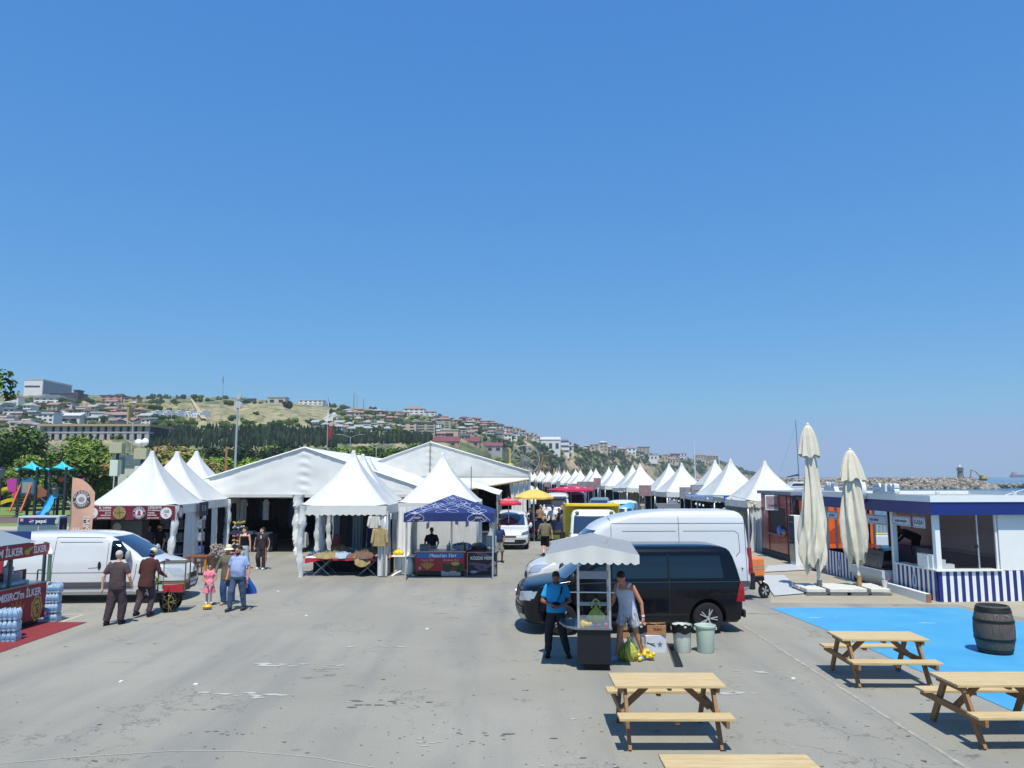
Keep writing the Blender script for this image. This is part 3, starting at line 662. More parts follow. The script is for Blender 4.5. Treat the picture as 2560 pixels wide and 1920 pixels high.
for px, sd in ((1212, 3),):
    g = MB(); g.tube((0, 0, 0), (0, 0, 4.0), .02); ob('guy_pole', g, steel, None, (Q(1178, 1190, 34).x, 34.0, 0), label='thin bare pole rising in front of the centre marquee flap', cat='pole')
# dark interiors: clothes racks and goods
def garment(g, x, y, z, w, h, mi, seed):
    random.seed(seed); sx = w/2
    def fn(u, v):
        prof = (.35 if v > .95 else 1.0 if v > .75 else .85)
        return (x+(u-.5)*w*prof, y+.03*sin(u*9+seed), z-h*(1-v))
    g.grid(fn, 6, 6, mi)
rc = [M('cloth_'+n, c, .9, var=.15) for n, c in (('cream', 'b9b3a3'), ('tan', '9a7a5a'), ('maroon', '4a1d27'), ('blue', '2b3c63'), ('white', 'c9ccd0'), ('black', '101115'))]
def rack(label, x0, x1, Y, z, cols, h=(1.0, 1.5), n=14, cat='clothes rack'):
    t = thing('clothes_rack', label, cat, ((x0+x1)/2, Y, 0)); c = (x0+x1)/2
    g = MB(); g.tube((x0-c, 0, z), (x1-c, 0, z), .02); g.tube((x0-c, 0, 0), (x0-c, 0, z), .02); g.tube((x1-c, 0, 0), (x1-c, 0, z), .02); ob('rail', g, steel, t)
    random.seed(int(abs(x0*31)+Y))
    for k in range(n):
        m = random.choice(cols); g = MB(); garment(g, x0-c+.2+(x1-x0-.4)*k/(n-1), random.uniform(-.1, .1), z-.04, random.uniform(.3, .45), random.uniform(*h), 0, k+3); ob('garment', g, rc[m], t)
rack('row of pale dresses hanging inside the left marquee', -13.9, -10.6, 38.3, 2.5, (0, 4, 3, 5, 5), (.9, 1.5), 12)
rack('row of dark clothes hanging right of the wrapped marquee post', -9.4, -6.6, 38.8, 2.5, (5, 5, 3, 2, 0), (.8, 1.3), 10)
rack('shelf row of dark clothes deep under the centre marquee', -2.6, .3, 52.5, 3.0, (3, 5, 2, 1, 5, 0), (.9, 1.4), 12)
tb = thing('display_table', 'table with pale cloths in the dark of the left marquee', 'table', (-12.6, 37.6, 0)); ob('tablecloth', MB().box(-1.2, 1.2, -.4, .4, .05, .8), navy_cloth, tb, bevel=.02); ob('folded_linen', MB().box(-.9, .2, -.3, .3, .805, .95).box(.3, 1, -.3, .25, .805, .9), rc[4], tb, bevel=.03)
mq = thing('market_display', 'grey goods boxes piled on a pale counter behind the clothes table', 'goods', (-5.3, 34.2, 0))
random.seed(4)
ob('counter', MB().box(-1.0, 1.0, -.5, .5, 0, .75), M('pale_counter', '7f93a5', .7, var=.2), mq)
for k in range(9): ob('box', MB().cb((0, 0, .15), (.3, .3, .28)), M('grey_box_'+str(k % 2), ('5d6578', '9aa0b0')[k % 2], .7), mq, (-.3+.32*(k % 4), random.uniform(-.2, .2), .755+.3*(k//4)), bevel=.01)
# ------------------------------------------------------------------ people
def cloth(n, c, **k): return M('fabric_'+n, c, .9, var=k.pop('var', .12), sc=9, bump=.35, bsc=14, spec=.2, **k)
def person(label, loc, rz, H=1.72, skin=None, top=None, bot=None, hair=None, arms=None, legs=None, lean=0, head=(0, 0), sleeves='short', bottoms='long', girth=1.0, hat=None, shoes=None, beard=False, longhair=False, bald=False, near=True, group='people on the fairground', eyes=False, hem=0, headturn=0, feet=True, extra=None):
    """local frame: faces -Y, own left is +X. arms: [(elbow, wrist) for -X, +X]; legs: [(knee, ankle) ...]"""
    s = H/1.75; t = thing('person', label, 'person', loc, rz, group)
    skin = skin or skin_a; top = top or cloth('grey', '6b6b6b'); bot = bot or cloth('dark', '23252d')
    hair = hair or hair_blk
    V = lambda p: Vector(p)
    hip = V((0, 0, .95)); Lm = Matrix.Rotation(lean, 3, 'X')      # lean>0 bends towards -Y
    def tp(x, y, z): return hip+Lm @ V((x, y, z-.95))
    chest = tp(0, 0, 1.28); neck = tp(0, .01, 1.47); shl = {-1: tp(-.185, .01, 1.41), 1: tp(.185, .01, 1.41)}
    hc = neck+Lm @ Matrix.Rotation(head[0], 3, 'X') @ Matrix.Rotation(head[1], 3, 'Y') @ V((0, -.02, .155))
    arms = arms or [((-.25, .02, 1.13), (-.27, -.06, .88)), ((.25, .02, 1.13), (.27, -.06, .88))]
    legs = legs or [((-.11, -.02, .5), (-.12, .02, .09)), ((.11, -.02, .5), (.12, .02, .09))]
    el = {}; wr = {}; kn = {}; an = {}
    for sd, a, l in zip((-1, 1), arms, legs): el[sd], wr[sd] = V(a[0]), V(a[1]); kn[sd], an[sd] = V(l[0]), V(l[1])
    vox = .011 if near else .02; n = 12 if near else 8
    g = MB()
    # torso and limbs, all tapering
    def loft(gg, rings, m=20):
        vs = []
        for (z, rx, ry, yo) in rings:
            for k in range(m):
                a = 2*pi*k/m; ca, sa = cos(a), sin(a); vs.append(tp(rx*math.copysign(abs(ca)**.85, ca), yo+ry*math.copysign(abs(sa)**.85, sa), z))
        R = len(rings); fs = [(j*m+k, j*m+(k+1) % m, (j+1)*m+(k+1) % m, (j+1)*m+k) for j in range(R-1) for k in range(m)]
        fs += [tuple(range(m-1, -1, -1)), tuple((R-1)*m+k for k in range(m))]; gg.add(vs, fs)
    gy = girth-1
    def torso(e=0, z0=.86):
        full = [(.80, .172+.03*gy, .115+.05*gy, 0), (.88, .172+.03*gy, .115+.06*gy, 0), (.97, .165+.07*gy, .112+.1*gy, -.02*gy), (1.08, .148+.12*gy, .108+.16*gy, -.06*gy), (1.18, .15+.1*gy, .11+.12*gy, -.05*gy), (1.28, .172+.04*gy, .118+.04*gy, -.01), (1.36, .18, .105, 0), (1.42, .16, .085, .005), (1.465, .10, .065, .01), (1.49, .06, .055, .01)]
        out = [r for r in full if r[0] > z0+.02]; nx = [r for r in full if r[0] <= z0+.02][-1] if any(r[0] <= z0+.02 for r in full) else full[0]
        return [(z, rx+e, ry+e, yo) for (z, rx, ry, yo) in [(z0,)+nx[1:]]+out]
    loft(g, torso(0, .9)); g.ell((0, 0, .93), (.165, .115, .09), n)
    g.caps(shl[-1], shl[1], .045, .045, n); g.caps(tp(0, 0, 1.36), hc-(hc-neck)*.25, .058, .052, n)
    for sd in (-1, 1):
        g.caps(shl[sd], el[sd], .05, .04, n); g.caps(el[sd], wr[sd], .038, .026, n)
        hp_ = V((sd*.09, 0, .93)); g.caps(hp_, kn[sd], .085, .055, n); g.caps(kn[sd], an[sd], .053, .038, n)
        g.ell(tuple(kn[sd]*.62+an[sd]*.38+V((0, .02, 0))), (.052, .055, .11), n)
        f = V((sd*.02, -.12, -.05)); g.caps(an[sd]+V((0, .02, -.03)), an[sd]+f, .03, .022, n)
        # hand: palm, four unequal curled fingers, thumb from the side
        d = (wr[sd]-el[sd]).normalized(); fw = V((0, -1, 0)); fw = (fw-d*fw.dot(d)).normalized() if abs(d.y) < .95 else V((0, 0, 1)); ac = d.cross(fw)
        pc = wr[sd]+d*.055; g.caps(wr[sd], pc-fw*.012, .026, .027, n); g.caps(wr[sd]+d*.02+fw*.014, pc+fw*.016, .022, .022, n)
        if near:
            for q, (off, ln) in enumerate(((.030, .068), (.011, .078), (-.009, .072), (-.028, .058))):
                b0 = wr[sd]+d*.082+fw*off; b1 = b0+d*ln*.5+ac*(-sd)*.006; b2 = b1+d*ln*.42+ac*(-sd)*.024
                g.caps(b0-d*.02, b1, .0095, .009, 6); g.caps(b1, b2, .009, .0075, 6)
            th = wr[sd]+d*.03+fw*.03; g.caps(th, th+d*.035+fw*.028, .011, .010, 6); g.caps(th+d*.035+fw*.028, th+d*.065+fw*.03, .010, .008, 6)
        else: g.caps(pc, pc+d*.07, .022, .014, 6)
    HM = Matrix.Translation(hc) @ (Lm.to_4x4() @ Matrix.Rotation(head[0], 4, 'X') @ Matrix.Rotation(head[1], 4, 'Y') @ RZ(headturn))
    def hell(c, r, mi=0, gg=None, nn=14): (gg or g).ell((0, 0, 0), r, nn, mi, HM @ T(*c))
    hell((0, .012, .03), (.076, .094, .095)); hell((0, -.02, -.045), (.058, .066, .07))
    hell((0, -.097, -.012), (.012, .02, .025)); hell((0, -.088, -.062), (.025, .012, .012)); hell((0, -.075, .028), (.055, .02, .012))
    for sd in (-1, 1): hell((sd*.078, .008, 0), (.01, .022, .032))
    for v in g.v: v *= s
    o = ob('body', g, skin, t); rm = o.modifiers.new('skin', 'REMESH'); rm.mode = 'VOXEL'; rm.voxel_size = vox*s; rm.use_smooth_shade = True
    if near: sm = o.modifiers.new('soft', 'SMOOTH'); sm.iterations = 2; sm.factor = .4
    def shell(name, gg, mat, r=None, it=3, disp=.0):
        for v in gg.v: v *= s
        q = ob(name, gg, mat, t); m = q.modifiers.new('cloth', 'REMESH'); m.mode = 'VOXEL'; m.voxel_size = (.016 if near else .026)*s; m.use_smooth_shade = True
        m = q.modifiers.new('soft', 'SMOOTH'); m.iterations = it; m.factor = .5
        if near:
            tx = bpy.data.textures.get('cloth_folds') or bpy.data.textures.new('cloth_folds', 'CLOUDS'); tx.noise_scale = .13
            m = q.modifiers.new('folds', 'DISPLACE'); m.texture = tx; m.strength = .02; m.mid_level = .5; m.texture_coords = 'GLOBAL' if False else 'LOCAL'
        return q
    if sleeves != 'none_body':
        g = MB(); e = .02
        zb = {'short': .9, 'long': .88, 'tank': .88, 'coat': .74, 'crop': 1.02, 'dress': .55}.get(sleeves, .9)+hem
        ts = torso(e if sleeves != 'coat' else .03, max(.70, zb) if sleeves != 'dress' else 1.0)
        if sleeves in ('tank', 'crop'): ts = [r for r in ts if r[0] < 1.38]+[(1.385, .15, .105, .0)]
        loft(g, ts)
        if sleeves == 'dress':
            k = MB(); k.tube(tp(0, 0, 1.12), V((0, 0, .55)), .14, .27, 16); g.add(k.v, k.f)
        if sleeves != 'tank' and sleeves != 'crop': g.caps(shl[-1]+V((0, 0, -.005)), shl[1]+V((0, 0, -.005)), .058, .058, n)
        else:
            for sd in (-1, 1): g.caps(tp(sd*.095, -.065, 1.33), tp(sd*.115, .0, 1.455), .04, .04, n); g.caps(tp(sd*.095, .07, 1.33), tp(sd*.115, .02, 1.455), .04, .04, n)
        fr = {'short': .72, 'long': 1, 'coat': 1, 'dress': .55}.get(sleeves, 0)
        for sd in (-1, 1):
            if fr: g.ell(tuple(shl[sd]), .062, n); g.tube(shl[sd], shl[sd].lerp(el[sd], min(1, fr)), .064, .068 if fr < 1 else .056, n)
            if fr >= 1: g.ell(tuple(el[sd]), .056, n); g.tube(el[sd], el[sd].lerp(wr[sd], .93), .056, .045, n)
        shell('dress' if sleeves == 'dress' else 'coat' if sleeves == 'coat' else 'shirt', g, top)
    if bottoms in ('long', 'shorts', 'wide', 'knee'):
        g = MB(); fr = {'long': .96, 'wide': .97, 'shorts': -.35, 'knee': .0}[bottoms]; wd = 1.35 if bottoms == 'wide' else 1.12 if bottoms == 'long' else 1.3
        loft(g, [(z, rx+.014, ry+.014, yo) for (z, rx, ry, yo) in torso(0, .84) if z < 1.02])
        for sd in (-1, 1):
            h0 = V((sd*.088, 0, .9)); g.ell(tuple(h0), (.1, .11, .1), n)
            if fr > 0: g.tube(h0, kn[sd], .108, .08*wd, n); g.ell(tuple(kn[sd]), .081*wd, n); g.tube(kn[sd], kn[sd].lerp(an[sd], fr), .080*wd, .060*wd, n)
            elif fr == 0: g.tube(h0, kn[sd].lerp(an[sd], .12), .112, .096, n)
            else: g.tube(h0, h0.lerp(kn[sd], .66)+V((sd*.02, 0, 0)), .105, .104, n)
        shell('trousers' if fr > 0 else 'shorts', g, bot)
    # hair
    if not bald:
        g = MB(); hell((0, .026, .05), (.083, .098, .092), 0, g)
        if longhair: hell((0, .06, -.04), (.078, .055, .14), 0, g); 
        for v in g.v: v *= s
        # keep the face free: cut by a tilted plane in head space
        inv = HM.inverted()
        def keep(p): q = inv @ (p/s); return q.y > -.058+max(0, (.055-q.z))*1.15 or q.z > .075
        kf = [(f, m) for f, m in zip(g.f, g.m) if sum(keep(g.v[i]) for i in f) >= len(f)-1]
        g.f = [a for a, b in kf]; g.m = [b for a, b in kf]; ob('hair', g, hair, t, smooth=True)
    if beard:
        g = MB(); hell((0, -.028, -.062), (.063, .066, .062), 0, g)
        for v in g.v: v *= s
        g.f, g.m = zip(*[(f, m) for f, m in zip(g.f, g.m) if all((HM.inverted() @ (g.v[i]/s)).z < -.035 for i in f)]); g.f = list(g.f); g.m = list(g.m)
        ob('beard', g, hair_blk, t, smooth=True)
    if eyes:
        for sd in (-1, 1):
            g = MB(); hell((sd*.03, -.083, .008), (.011, .007, .006), 0, g, 8); [v.__imul__(s) for v in g.v]; ob('eye', g, hair_blk, t)
        g = MB(); hell((0, -.099, -.064), (.022, .004, .005), 0, g, 8); [v.__imul__(s) for v in g.v]; ob('mouth', g, M('lips', '8a4a42', .6), t)
    if hat:
        kind, hm = hat; g = MB()
        if kind == 'cap': g.ell((0, 0, 0), (.095, .112, .1), 14, 0, HM @ T(0, .012, .065)); g.ell((0, 0, 0), (.07, .07, .012), 12, 0, HM @ T(0, -.11, .055))
        elif kind == 'bucket': g.lathe([(.086, 0), (.09, .06), (.075, .11), (.03, .125)], (0, 0, 0), 16, 0, HM @ T(0, .01, .04)); g.lathe([(.09, .0), (.15, -.04), (.152, -.034), (.09, .01)], (0, 0, 0), 16, 0, HM @ T(0, .01, .05))
        elif kind == 'straw': g.lathe([(.088, 0), (.086, .08), (.06, .105)], (0, 0, 0), 16, 0, HM @ T(0, .01, .05)); g.lathe([(.088, .0), (.17, -.012), (.17, -.004), (.088, .008)], (0, 0, 0), 16, 0, HM @ T(0, .01, .06))
        for v in g.v: v *= s
        ob('hat', g, hm, t, smooth=True)
    for sd in (-1, 1):
        g = MB(); a = an[sd]; f = .19 if feet else .12
        g.ell(tuple(a+V((0, .015, -.03))), (.05, .065, .058), 12); g.ell(tuple(a+V((sd*.02, -f*.5, -.045))), (.052, .115, .046), 12); g.ell(tuple(a+V((sd*.012, -.055, -.082))), (.054, .15, .014), 12)
        for v in g.v: v *= s
        ob('shoe', g, shoes or rubber, t, smooth=True)
    if extra: extra(t, s, el, wr, tp, HM)
    return t
WALK1 = [((-.10, -.16, .53), (-.11, -.06, .14)), ((.10, .02, .50), (.11, .2, .12))]
WALK2 = [((-.10, .03, .50), (-.11, .22, .13)), ((.10, -.15, .53), (.11, -.1, .10))]
STAND = [((-.12, -.02, .5), (-.14, .02, .09)), ((.12, -.02, .5), (.14, .02, .09))]
white_shoe = M('white_shoe', 'd6d6d4', .6); jeans = cloth('jeans', '44566f', var=.25); pale_jeans = cloth('pale_jeans', '9fb2b8')
brown1 = cloth('brown_grey', '514448'); brown2 = cloth('brown', '4c302e'); brown_tr = cloth('brown_trousers', '4a3f45'); blackf = cloth('black', '15151b')
# two men by the white van, seen from behind (facing +Y)
person('grey-haired man in a grey-brown shirt and baggy brown trousers walking past the white van', P(287, 1563), radians(182), 1.76, skin_c, brown1, brown_tr, hair_grey, arms=[((-.29, .02, 1.14), (-.26, -.16, .95)), ((.31, .06, 1.14), (.33, .04, .87))], legs=[((-.11, -.1, .5), (-.07, -.12, .09)), ((.12, .0, .5), (.2, .03, .09))], bottoms='wide', girth=1.12, head=(.15, 0))
def scarf(t, s, el, wr, tp, HM):
    g = MB(); g.ell((0, 0, 0), (.08, .085, .05), 12, 0, HM @ T(0, .03, -.045)); [v.__imul__(s) for v in g.v]; ob('neck_scarf', g, M('navy_scarf', '22345f', .9, var=.3, sc=20), t, smooth=True)
person('bent man in a long brown jacket and pale cap pushing the small glass cart', P(362, 1542), radians(172), 1.72, skin_b, brown2, brown_tr, hair_blk, arms=[((-.27, -.12, 1.14), (-.24, -.38, 1.02)), ((.26, -.1, 1.12), (.2, -.36, 1.0))], legs=[((-.1, -.14, .52), (-.1, .0, .11)), ((.12, .05, .5), (.14, .2, .14))], sleeves='coat', lean=.22, head=(.25, -.1), hat=('cap', cloth('beige_cap', 'c9bfa0')), extra=scarf, girth=1.05)
# girl on scooter, man with blue bag, woman behind
pink = cloth('pink', 'd95c7c', col2='e9a0ad', var=.3)
person('small girl in a pink dress and white tights standing on a yellow scooter', P(521, 1514), radians(20), 1.13, skin_a, pink, pink, hair_blk, arms=[((-.25, -.06, 1.13), (-.08, -.30, .98)), ((.25, -.06, 1.13), (.08, -.30, .98))], legs=[((-.07, -.02, .5), (-.07, -.02, .17)), ((.08, .0, .5), (.09, .04, .17))], sleeves='dress', bottoms='none', shoes=white_shoe, eyes=True, group='walkers near the white van', extra=lambda t, s, el, wr, tp, HM: [ob('tights', MB().caps(Vector((sd*.09, 0, .8))*s, Vector((sd*.085, -.01, .5))*s, .07*s, .056*s).caps(Vector((sd*.085, -.01, .5))*s, Vector((sd*.08, 0, .2))*s, .056*s, .042*s), M('white_tights', 'dcdce2', .8), t, smooth=True) for sd in (-1, 1)])
t = thing('kick_scooter', 'small yellow kick scooter under the girl in pink', 'scooter', P(519, 1520), radians(20)); 
ob('deck', MB().box(-.06, .06, -.22, .25, .06, .085), M('scooter_yellow', 'd8a72a', .4), t, bevel=.01); ob('handlebar', MB().tube((0, -.25, .08), (0, -.24, .62), .014).tube((-.13, -.24, .62), (.13, -.24, .62), .014), steel, t)
ob('front_cover', MB().ell((0, -.27, .08), (.13, .1, .06), 10), M('scooter_yellow', 'd8a72a', .4), t, smooth=True)
for (x, y) in ((-.09, -.28), (.09, -.28), (0, .27)): ob('wheel', MB().tube((x-.012, y, .045), (x+.012, y, .045), .045, .045, 12), rubber, t)
bluesh = cloth('light_blue', '93a6cf')
person('bearded heavy man in a pale blue polo shirt and jeans carrying a blue plastic bag', P(592, 1526), radians(-8), 1.70, skin_a, bluesh, jeans, arms=[((-.29, .03, 1.13), (-.29, -.08, .88)), ((.30, .03, 1.13), (.32, -.08, .88))], legs=[((-.12, -.16, .52), (-.13, -.16, .09)), ((.12, .05, .5), (.14, .12, .10))], girth=1.35, beard=True, head=(.12, 0), headturn=radians(-25), eyes=True, group='walkers near the white van', shoes=M('dark_shoe', '2b2f38', .7))
bb = P(619, 1516); t = thing('carrier_bag', 'blue plastic carrier bag hanging from the hand of the bearded man', 'bag', (bb.x, bb.y-.25, 0), radians(10))
g = MB()
def bagf(u, v): a = u*2*pi; w = .13+.08*(1-v); return (w*cos(a)+.03*sin(v*5)+.10*(1-v), .05*sin(a)*(1-v*.6), .38+.44*v-.05*u*(1-u))
g.grid(bagf, 20, 8); ob('sack', g, M('blue_plastic', '1a4fa8', .3, var=.3, sc=6, spec=.6), t, smooth=True); ob('handle', MB().path([(-.05, 0, .8), (-.03, 0, .9), (.02, 0, .9), (.06, 0, .8)], .008), M('blue_plastic'), t)
ob('emblem', MB().disc((0, 0), .05, 16, 0, T(.03, -.075, .6) @ FACE_Y, .07), M('bag_emblem', 'c9b9a0', .6), t)
person('woman in olive shirt, blue jeans and sun hat half hidden by the bearded man', P(566, 1512), radians(-5), 1.62, skin_a, cloth('olive_loose', '6a6455'), cloth('blue_jeans', '33507e'), arms=[((-.30, -.02, 1.16), (-.34, -.14, .95)), ((.26, -.02, 1.13), (.27, -.1, .9))], sleeves='coat', legs=[((-.1, -.05, .5), (-.09, .0, .09)), ((.1, .1, .5), (.12, .12, .09))], hat=('bucket', cloth('cream_hat', 'd9d3b4')), group='walkers near the white van', bottoms='wide', shoes=M('tan_shoe', 'b08d75', .8))
person('young woman in a black camisole and pale jeans before the left marquee', P(609, 1423), radians(-10), 1.60, skin_c, blackf, pale_jeans, sleeves='tank', hem=.12, arms=[((-.24, .02, 1.13), (-.28, .05, .9)), ((.24, .02, 1.13), (.27, -.02, .88))], legs=WALK1, longhair=True, bottoms='wide', headturn=radians(-50), group='walkers before the left marquee', shoes=white_shoe)
trk = cloth('dark_tracksuit', '3b3136')
def stripes(t, s, el, wr, tp, HM):
    for sd in (-1, 1):
        g = MB(); g.caps(Vector((sd*.285, -.02, 1.32))*s, (el[sd]+Vector((sd*.05, -.02, 0)))*s, .016*s, .016*s, 6).caps((el[sd]+Vector((sd*.05, -.02, 0)))*s, (wr[sd]+Vector((sd*.035, -.02, 0)))*s, .016*s, .016*s, 6); ob('sleeve_stripe', g, cloth('pale_stripe', 'c8a69e'), t, smooth=True)
        g = MB(); g.caps(Vector((sd*.19, -.03, .9))*s, Vector((sd*.205, -.05, .5))*s, .013*s, .013*s, 6).caps(Vector((sd*.205, -.05, .5))*s, Vector((sd*.19, -.02, .14))*s, .013*s, .013*s, 6); ob('leg_stripe', g, cloth('pale_stripe', 'c8a69e'), t, smooth=True)
    ob('undershirt', MB().ell((0, -.128*s, 1.27*s), (.03*s, .02*s, .17*s), 8), M('white_shirt', 'd2cdca', .9), t, smooth=True)
person('woman in a dark brown tracksuit with pale side stripes before the left marquee', P(653, 1424), radians(-8), 1.60, skin_c, trk, trk, sleeves='long', bottoms='wide', longhair=True, arms=[((-.28, .02, 1.14), (-.29, -.05, .9)), ((.28, .02, 1.14), (.29, -.05, .9))], legs=[((-.11, -.12, .5), (-.12, -.0, .1)), ((.11, .0, .5), (.1, -.02, .09))], shoes=white_shoe, headturn=radians(-50), extra=stripes, group='walkers before the left marquee', girth=1.1)
# the two at the black corn cart
turq = cloth('turquoise', '2f9ad0'); 
def strap(t, s, el, wr, tp, HM):
    g = MB(); pts = [Vector((.13, -.11, 1.44)), Vector((.1, -.16, 1.3)), Vector((.02, -.175, 1.14))]
    for a, b in zip(pts[:-1], pts[1:]): g.bar(a*s, b*s, .035, .008)
    ob('bag_strap', g, blackf, t); ob('waist_bag', MB().ell((.0, -.19*s, 1.07*s), (.11*s, .05*s, .07*s), 10), blackf, t, smooth=True)
person('balding man in a bright turquoise T-shirt with a black shoulder bag beside the black cart', P(1391, 1642)+Vector((0, 0, 0)), radians(-4), 1.68, skin_b, turq, cloth('dark_slate', '2c3038'), arms=[((-.29, -.02, 1.13), (-.06, -.28, 1.08)), ((.29, -.02, 1.13), (.08, -.28, 1.07))], legs=[((-.15, -.05, .5), (-.17, .0, .09)), ((.13, -.02, .5), (.24, .0, .09))], girth=1.25, head=(.45, 0), hair=M('cropped_hair', '3a2a24', .8), beard=True, eyes=True, extra=strap, group='people at the black corn cart')
tank = cloth('white_tank', 'c4cbdd'); shortp = M('leaf_print_shorts', 'd8dde6', .9, var=.9, sc=16, col2='33415f', stretch=(1.6, 1.6, .6))
def watch(t, s, el, wr, tp, HM): ob('wristwatch', MB().tube((wr[1]+Vector((0, 0, .015)))*s, (wr[1]+Vector((0, 0, .045)))*s, .033*s, .033*s, 12), M('white_watch', 'e4e4e4', .4), t); ob('shirt_print', MB().text('A SUMMER', .05, T(-.02*s, -.137*s, 1.25*s) @ RX(pi/2+.1), 0, .01), M('print_navy', '27324f', .8), t); ob('head_band', MB().ell((0, 0, 0), (.082*s, .09*s, .006*s), 14, 0, Matrix.Scale(1, 4) @ T(*(HM.translation*s)) @ HM.to_3x3().to_4x4() @ T(0, 0, .02*s)), M('pink_frame', 'd39cb8', .5), t, smooth=True)
person('dark-haired man in a white tank top and leaf-print shorts bending over the black cart', P(1572, 1650), radians(-42), 1.76, skin_a, tank, shortp, sleeves='tank', bottoms='shorts', arms=[((-.25, -.14, 1.10), (-.2, -.36, 1.0)), ((.30, .02, 1.10), (.33, .02, .84))], legs=[((-.12, -.12, .52), (-.16, -.16, .09)), ((.13, .08, .5), (.2, .22, .09))], lean=.22, head=(.45, 0), extra=watch, eyes=True, group='people at the black corn cart', shoes=M('slipper', '8f95b5', .7))
# middle distance
person('man in a navy V-neck T-shirt and grey camouflage shorts beside the corn poster', P(1247, 1406), radians(14), 1.62, skin_b, cloth('navy_tee', '2b3b60'), M('camo_shorts', '8c8b83', .9, var=.8, sc=12, col2='4c4c4a'), bottoms='knee', arms=[((-.27, .02, 1.13), (-.2, -.12, .92)), ((.28, .02, 1.15), (.18, -.15, .95))], legs=[((-.12, -.2, .52), (-.15, -.1, .09)), ((.12, -.2, .52), (.14, -.02, .09))], girth=1.15, beard=True, lean=.05, head=(.2, 0), shoes=M('black_trainer', '1b1b1f', .7))
person('stout man in an olive T-shirt, black shorts and straw hat walking away by the tricycle', P(1363, 1391), radians(186), 1.74, skin_c, cloth('olive_tee', '77735f'), blackf, hair_blk, bottoms='knee', girth=1.3, hat=('straw', cloth('straw', 'b79a6c')), longhair=True, arms=[((-.3, .02, 1.13), (-.33, .0, .86)), ((.29, .0, 1.14), (.28, -.2, 1.02))], legs=[((-.1, .0, .5), (-.1, .05, .09)), ((.1, -.12, .52), (.08, .15, .16))])
person('man in a grey T-shirt and blue jeans standing beside the yellow truck', P(1412, 1352), radians(160), 1.74, skin_b, cloth('grey_tee', '6d7079'), cloth('jeans_b', '345384'), near=False)
person('man in a white T-shirt behind the blue canopy next to the white car', P(1243, 1368), radians(170), 1.72, skin_a, cloth('white_tee', 'c9ced0'), cloth('navy_trouser', '232a3a'), near=False, arms=[((-.27, -.1, 1.2), (-.2, -.25, 1.35)), ((.26, 0, 1.13), (.24, -.1, .9))])
person('bare-armed man in a blue vest leaning behind the parked white car', P(1318, 1340), radians(60), 1.7, skin_a, cloth('blue_vest', '253a63'), blackf, sleeves='tank', near=False, lean=.3)
person('rider in a white T-shirt and cap sitting on the dark blue cargo tricycle', P(1382, 1352)+Vector((0, 0, .25)), radians(-15), 1.68, skin_b, cloth('white_tee', 'c9ced0'), cloth('dark_navy', '1d2236'), near=False, hat=('cap', cloth('khaki_cap', '8e7f60')), arms=[((-.28, -.14, 1.16), (-.22, -.34, 1.02)), ((.28, -.14, 1.16), (.22, -.34, 1.02))], legs=[((-.16, -.42, .84), (-.16, -.45, .42)), ((.16, -.42, .84), (.16, -.45, .42))])
person('man in a dark shirt seen behind the tricycle rider', P(1398, 1344), radians(20), 1.7, skin_b, blackf, blackf, near=False)
person('blonde-haired woman in dark clothes between tricycle rider and yellow truck', P(1408, 1330)+Vector((0, 1, 0)), radians(100), 1.66, skin_c, cloth('navy_b', '20263b'), blackf, M('blonde_hair', 'a8875c', .8), longhair=True, near=False)
person('seller in dark clothes standing inside the yellow-green food cart', P(1366, 1325), radians(150), 1.68, skin_a, cloth('tan_top', '8a735a'), blackf, near=False)
person('customer with a brown backpack leaning at the yellow-green food cart', P(1350, 1330), radians(180), 1.7, skin_a, cloth('tan_top', '8a735a'), blackf, M('brown_hair', '5d4630', .8), near=False, lean=.15)
person('woman in a magenta top and dark headscarf in front of the white camper', P(1427, 1302), 0, 1.64, skin_a, cloth('magenta', '8d2548'), blackf, near=False, longhair=True, sleeves='long')
person('seller in dark clothes behind the red corn cart under the blue canopy', P(1078, 1427), radians(12), 1.62, skin_b, cloth('dark_blue_print', '252b3c', var=.4), blackf, near=True, arms=[((-.28, -.05, 1.13), (-.2, -.25, 1.0)), ((.28, -.05, 1.13), (.2, -.25, 1.0))], girth=1.2)
person('bearded seller in a black T-shirt inside the meatball tent', Vector((P(390, 1400).x*1.0, 0, 0))*0+Vector((-13.35, 29.6, 0)), radians(-30), 1.78, skin_a, blackf, blackf, near=False, beard=True)
person('second seller half hidden in the shade of the meatball tent', (-14.1, 30.3, 0), radians(40), 1.7, skin_a, cloth('greyish', '55555c'), blackf, near=False)
nv = 'people under the tents of the right row'
for (px, Y, lab, col, rz, ln) in ((1588, 62, 'left of two people with dark hair behind the light blue van', '8d8c80', 0, 0), (1606, 62, 'right of two people with dark hair behind the light blue van', '99968a', 0, 0), (1594+32, 50, 'person in black bending below the large reddish sign', '17181d', 90, .6), (1640, 50, 'person in maroon standing under the large square reddish sign', '4d2434', 180, 0), (1645, 47, 'seated person in dark navy leaning right of the light blue van', '1b2030', -60, .5), (1673, 47.5, 'person in pale blue stooping beside the reddish tent pole', '8292b4', 200, .5), (1771, 44.5, 'person in light blue sitting with the back turned near the red fridge', '6f93bf', 180, .3)):
    q = Q(px, 1250, Y); person(lab, (q.x, Y, 0), radians(rz), 1.68, skin_b, cloth('t'+col, col), blackf, near=False, lean=ln, group=nv, head=(.2, 0))
person('person in black bending over the counter inside the navy striped kiosk', (13.95, 27.0, .555), radians(-88), 1.70, skin_b, M('matte_black_cloth', '0a0a0e', .95), blackf, near=True, lean=1.15, sleeves='long', arms=[((-.18, -.52, 1.0), (-.12, -.72, .8)), ((.18, -.52, 1.0), (.12, -.72, .8))], head=(-.2, 0), girth=1.15)
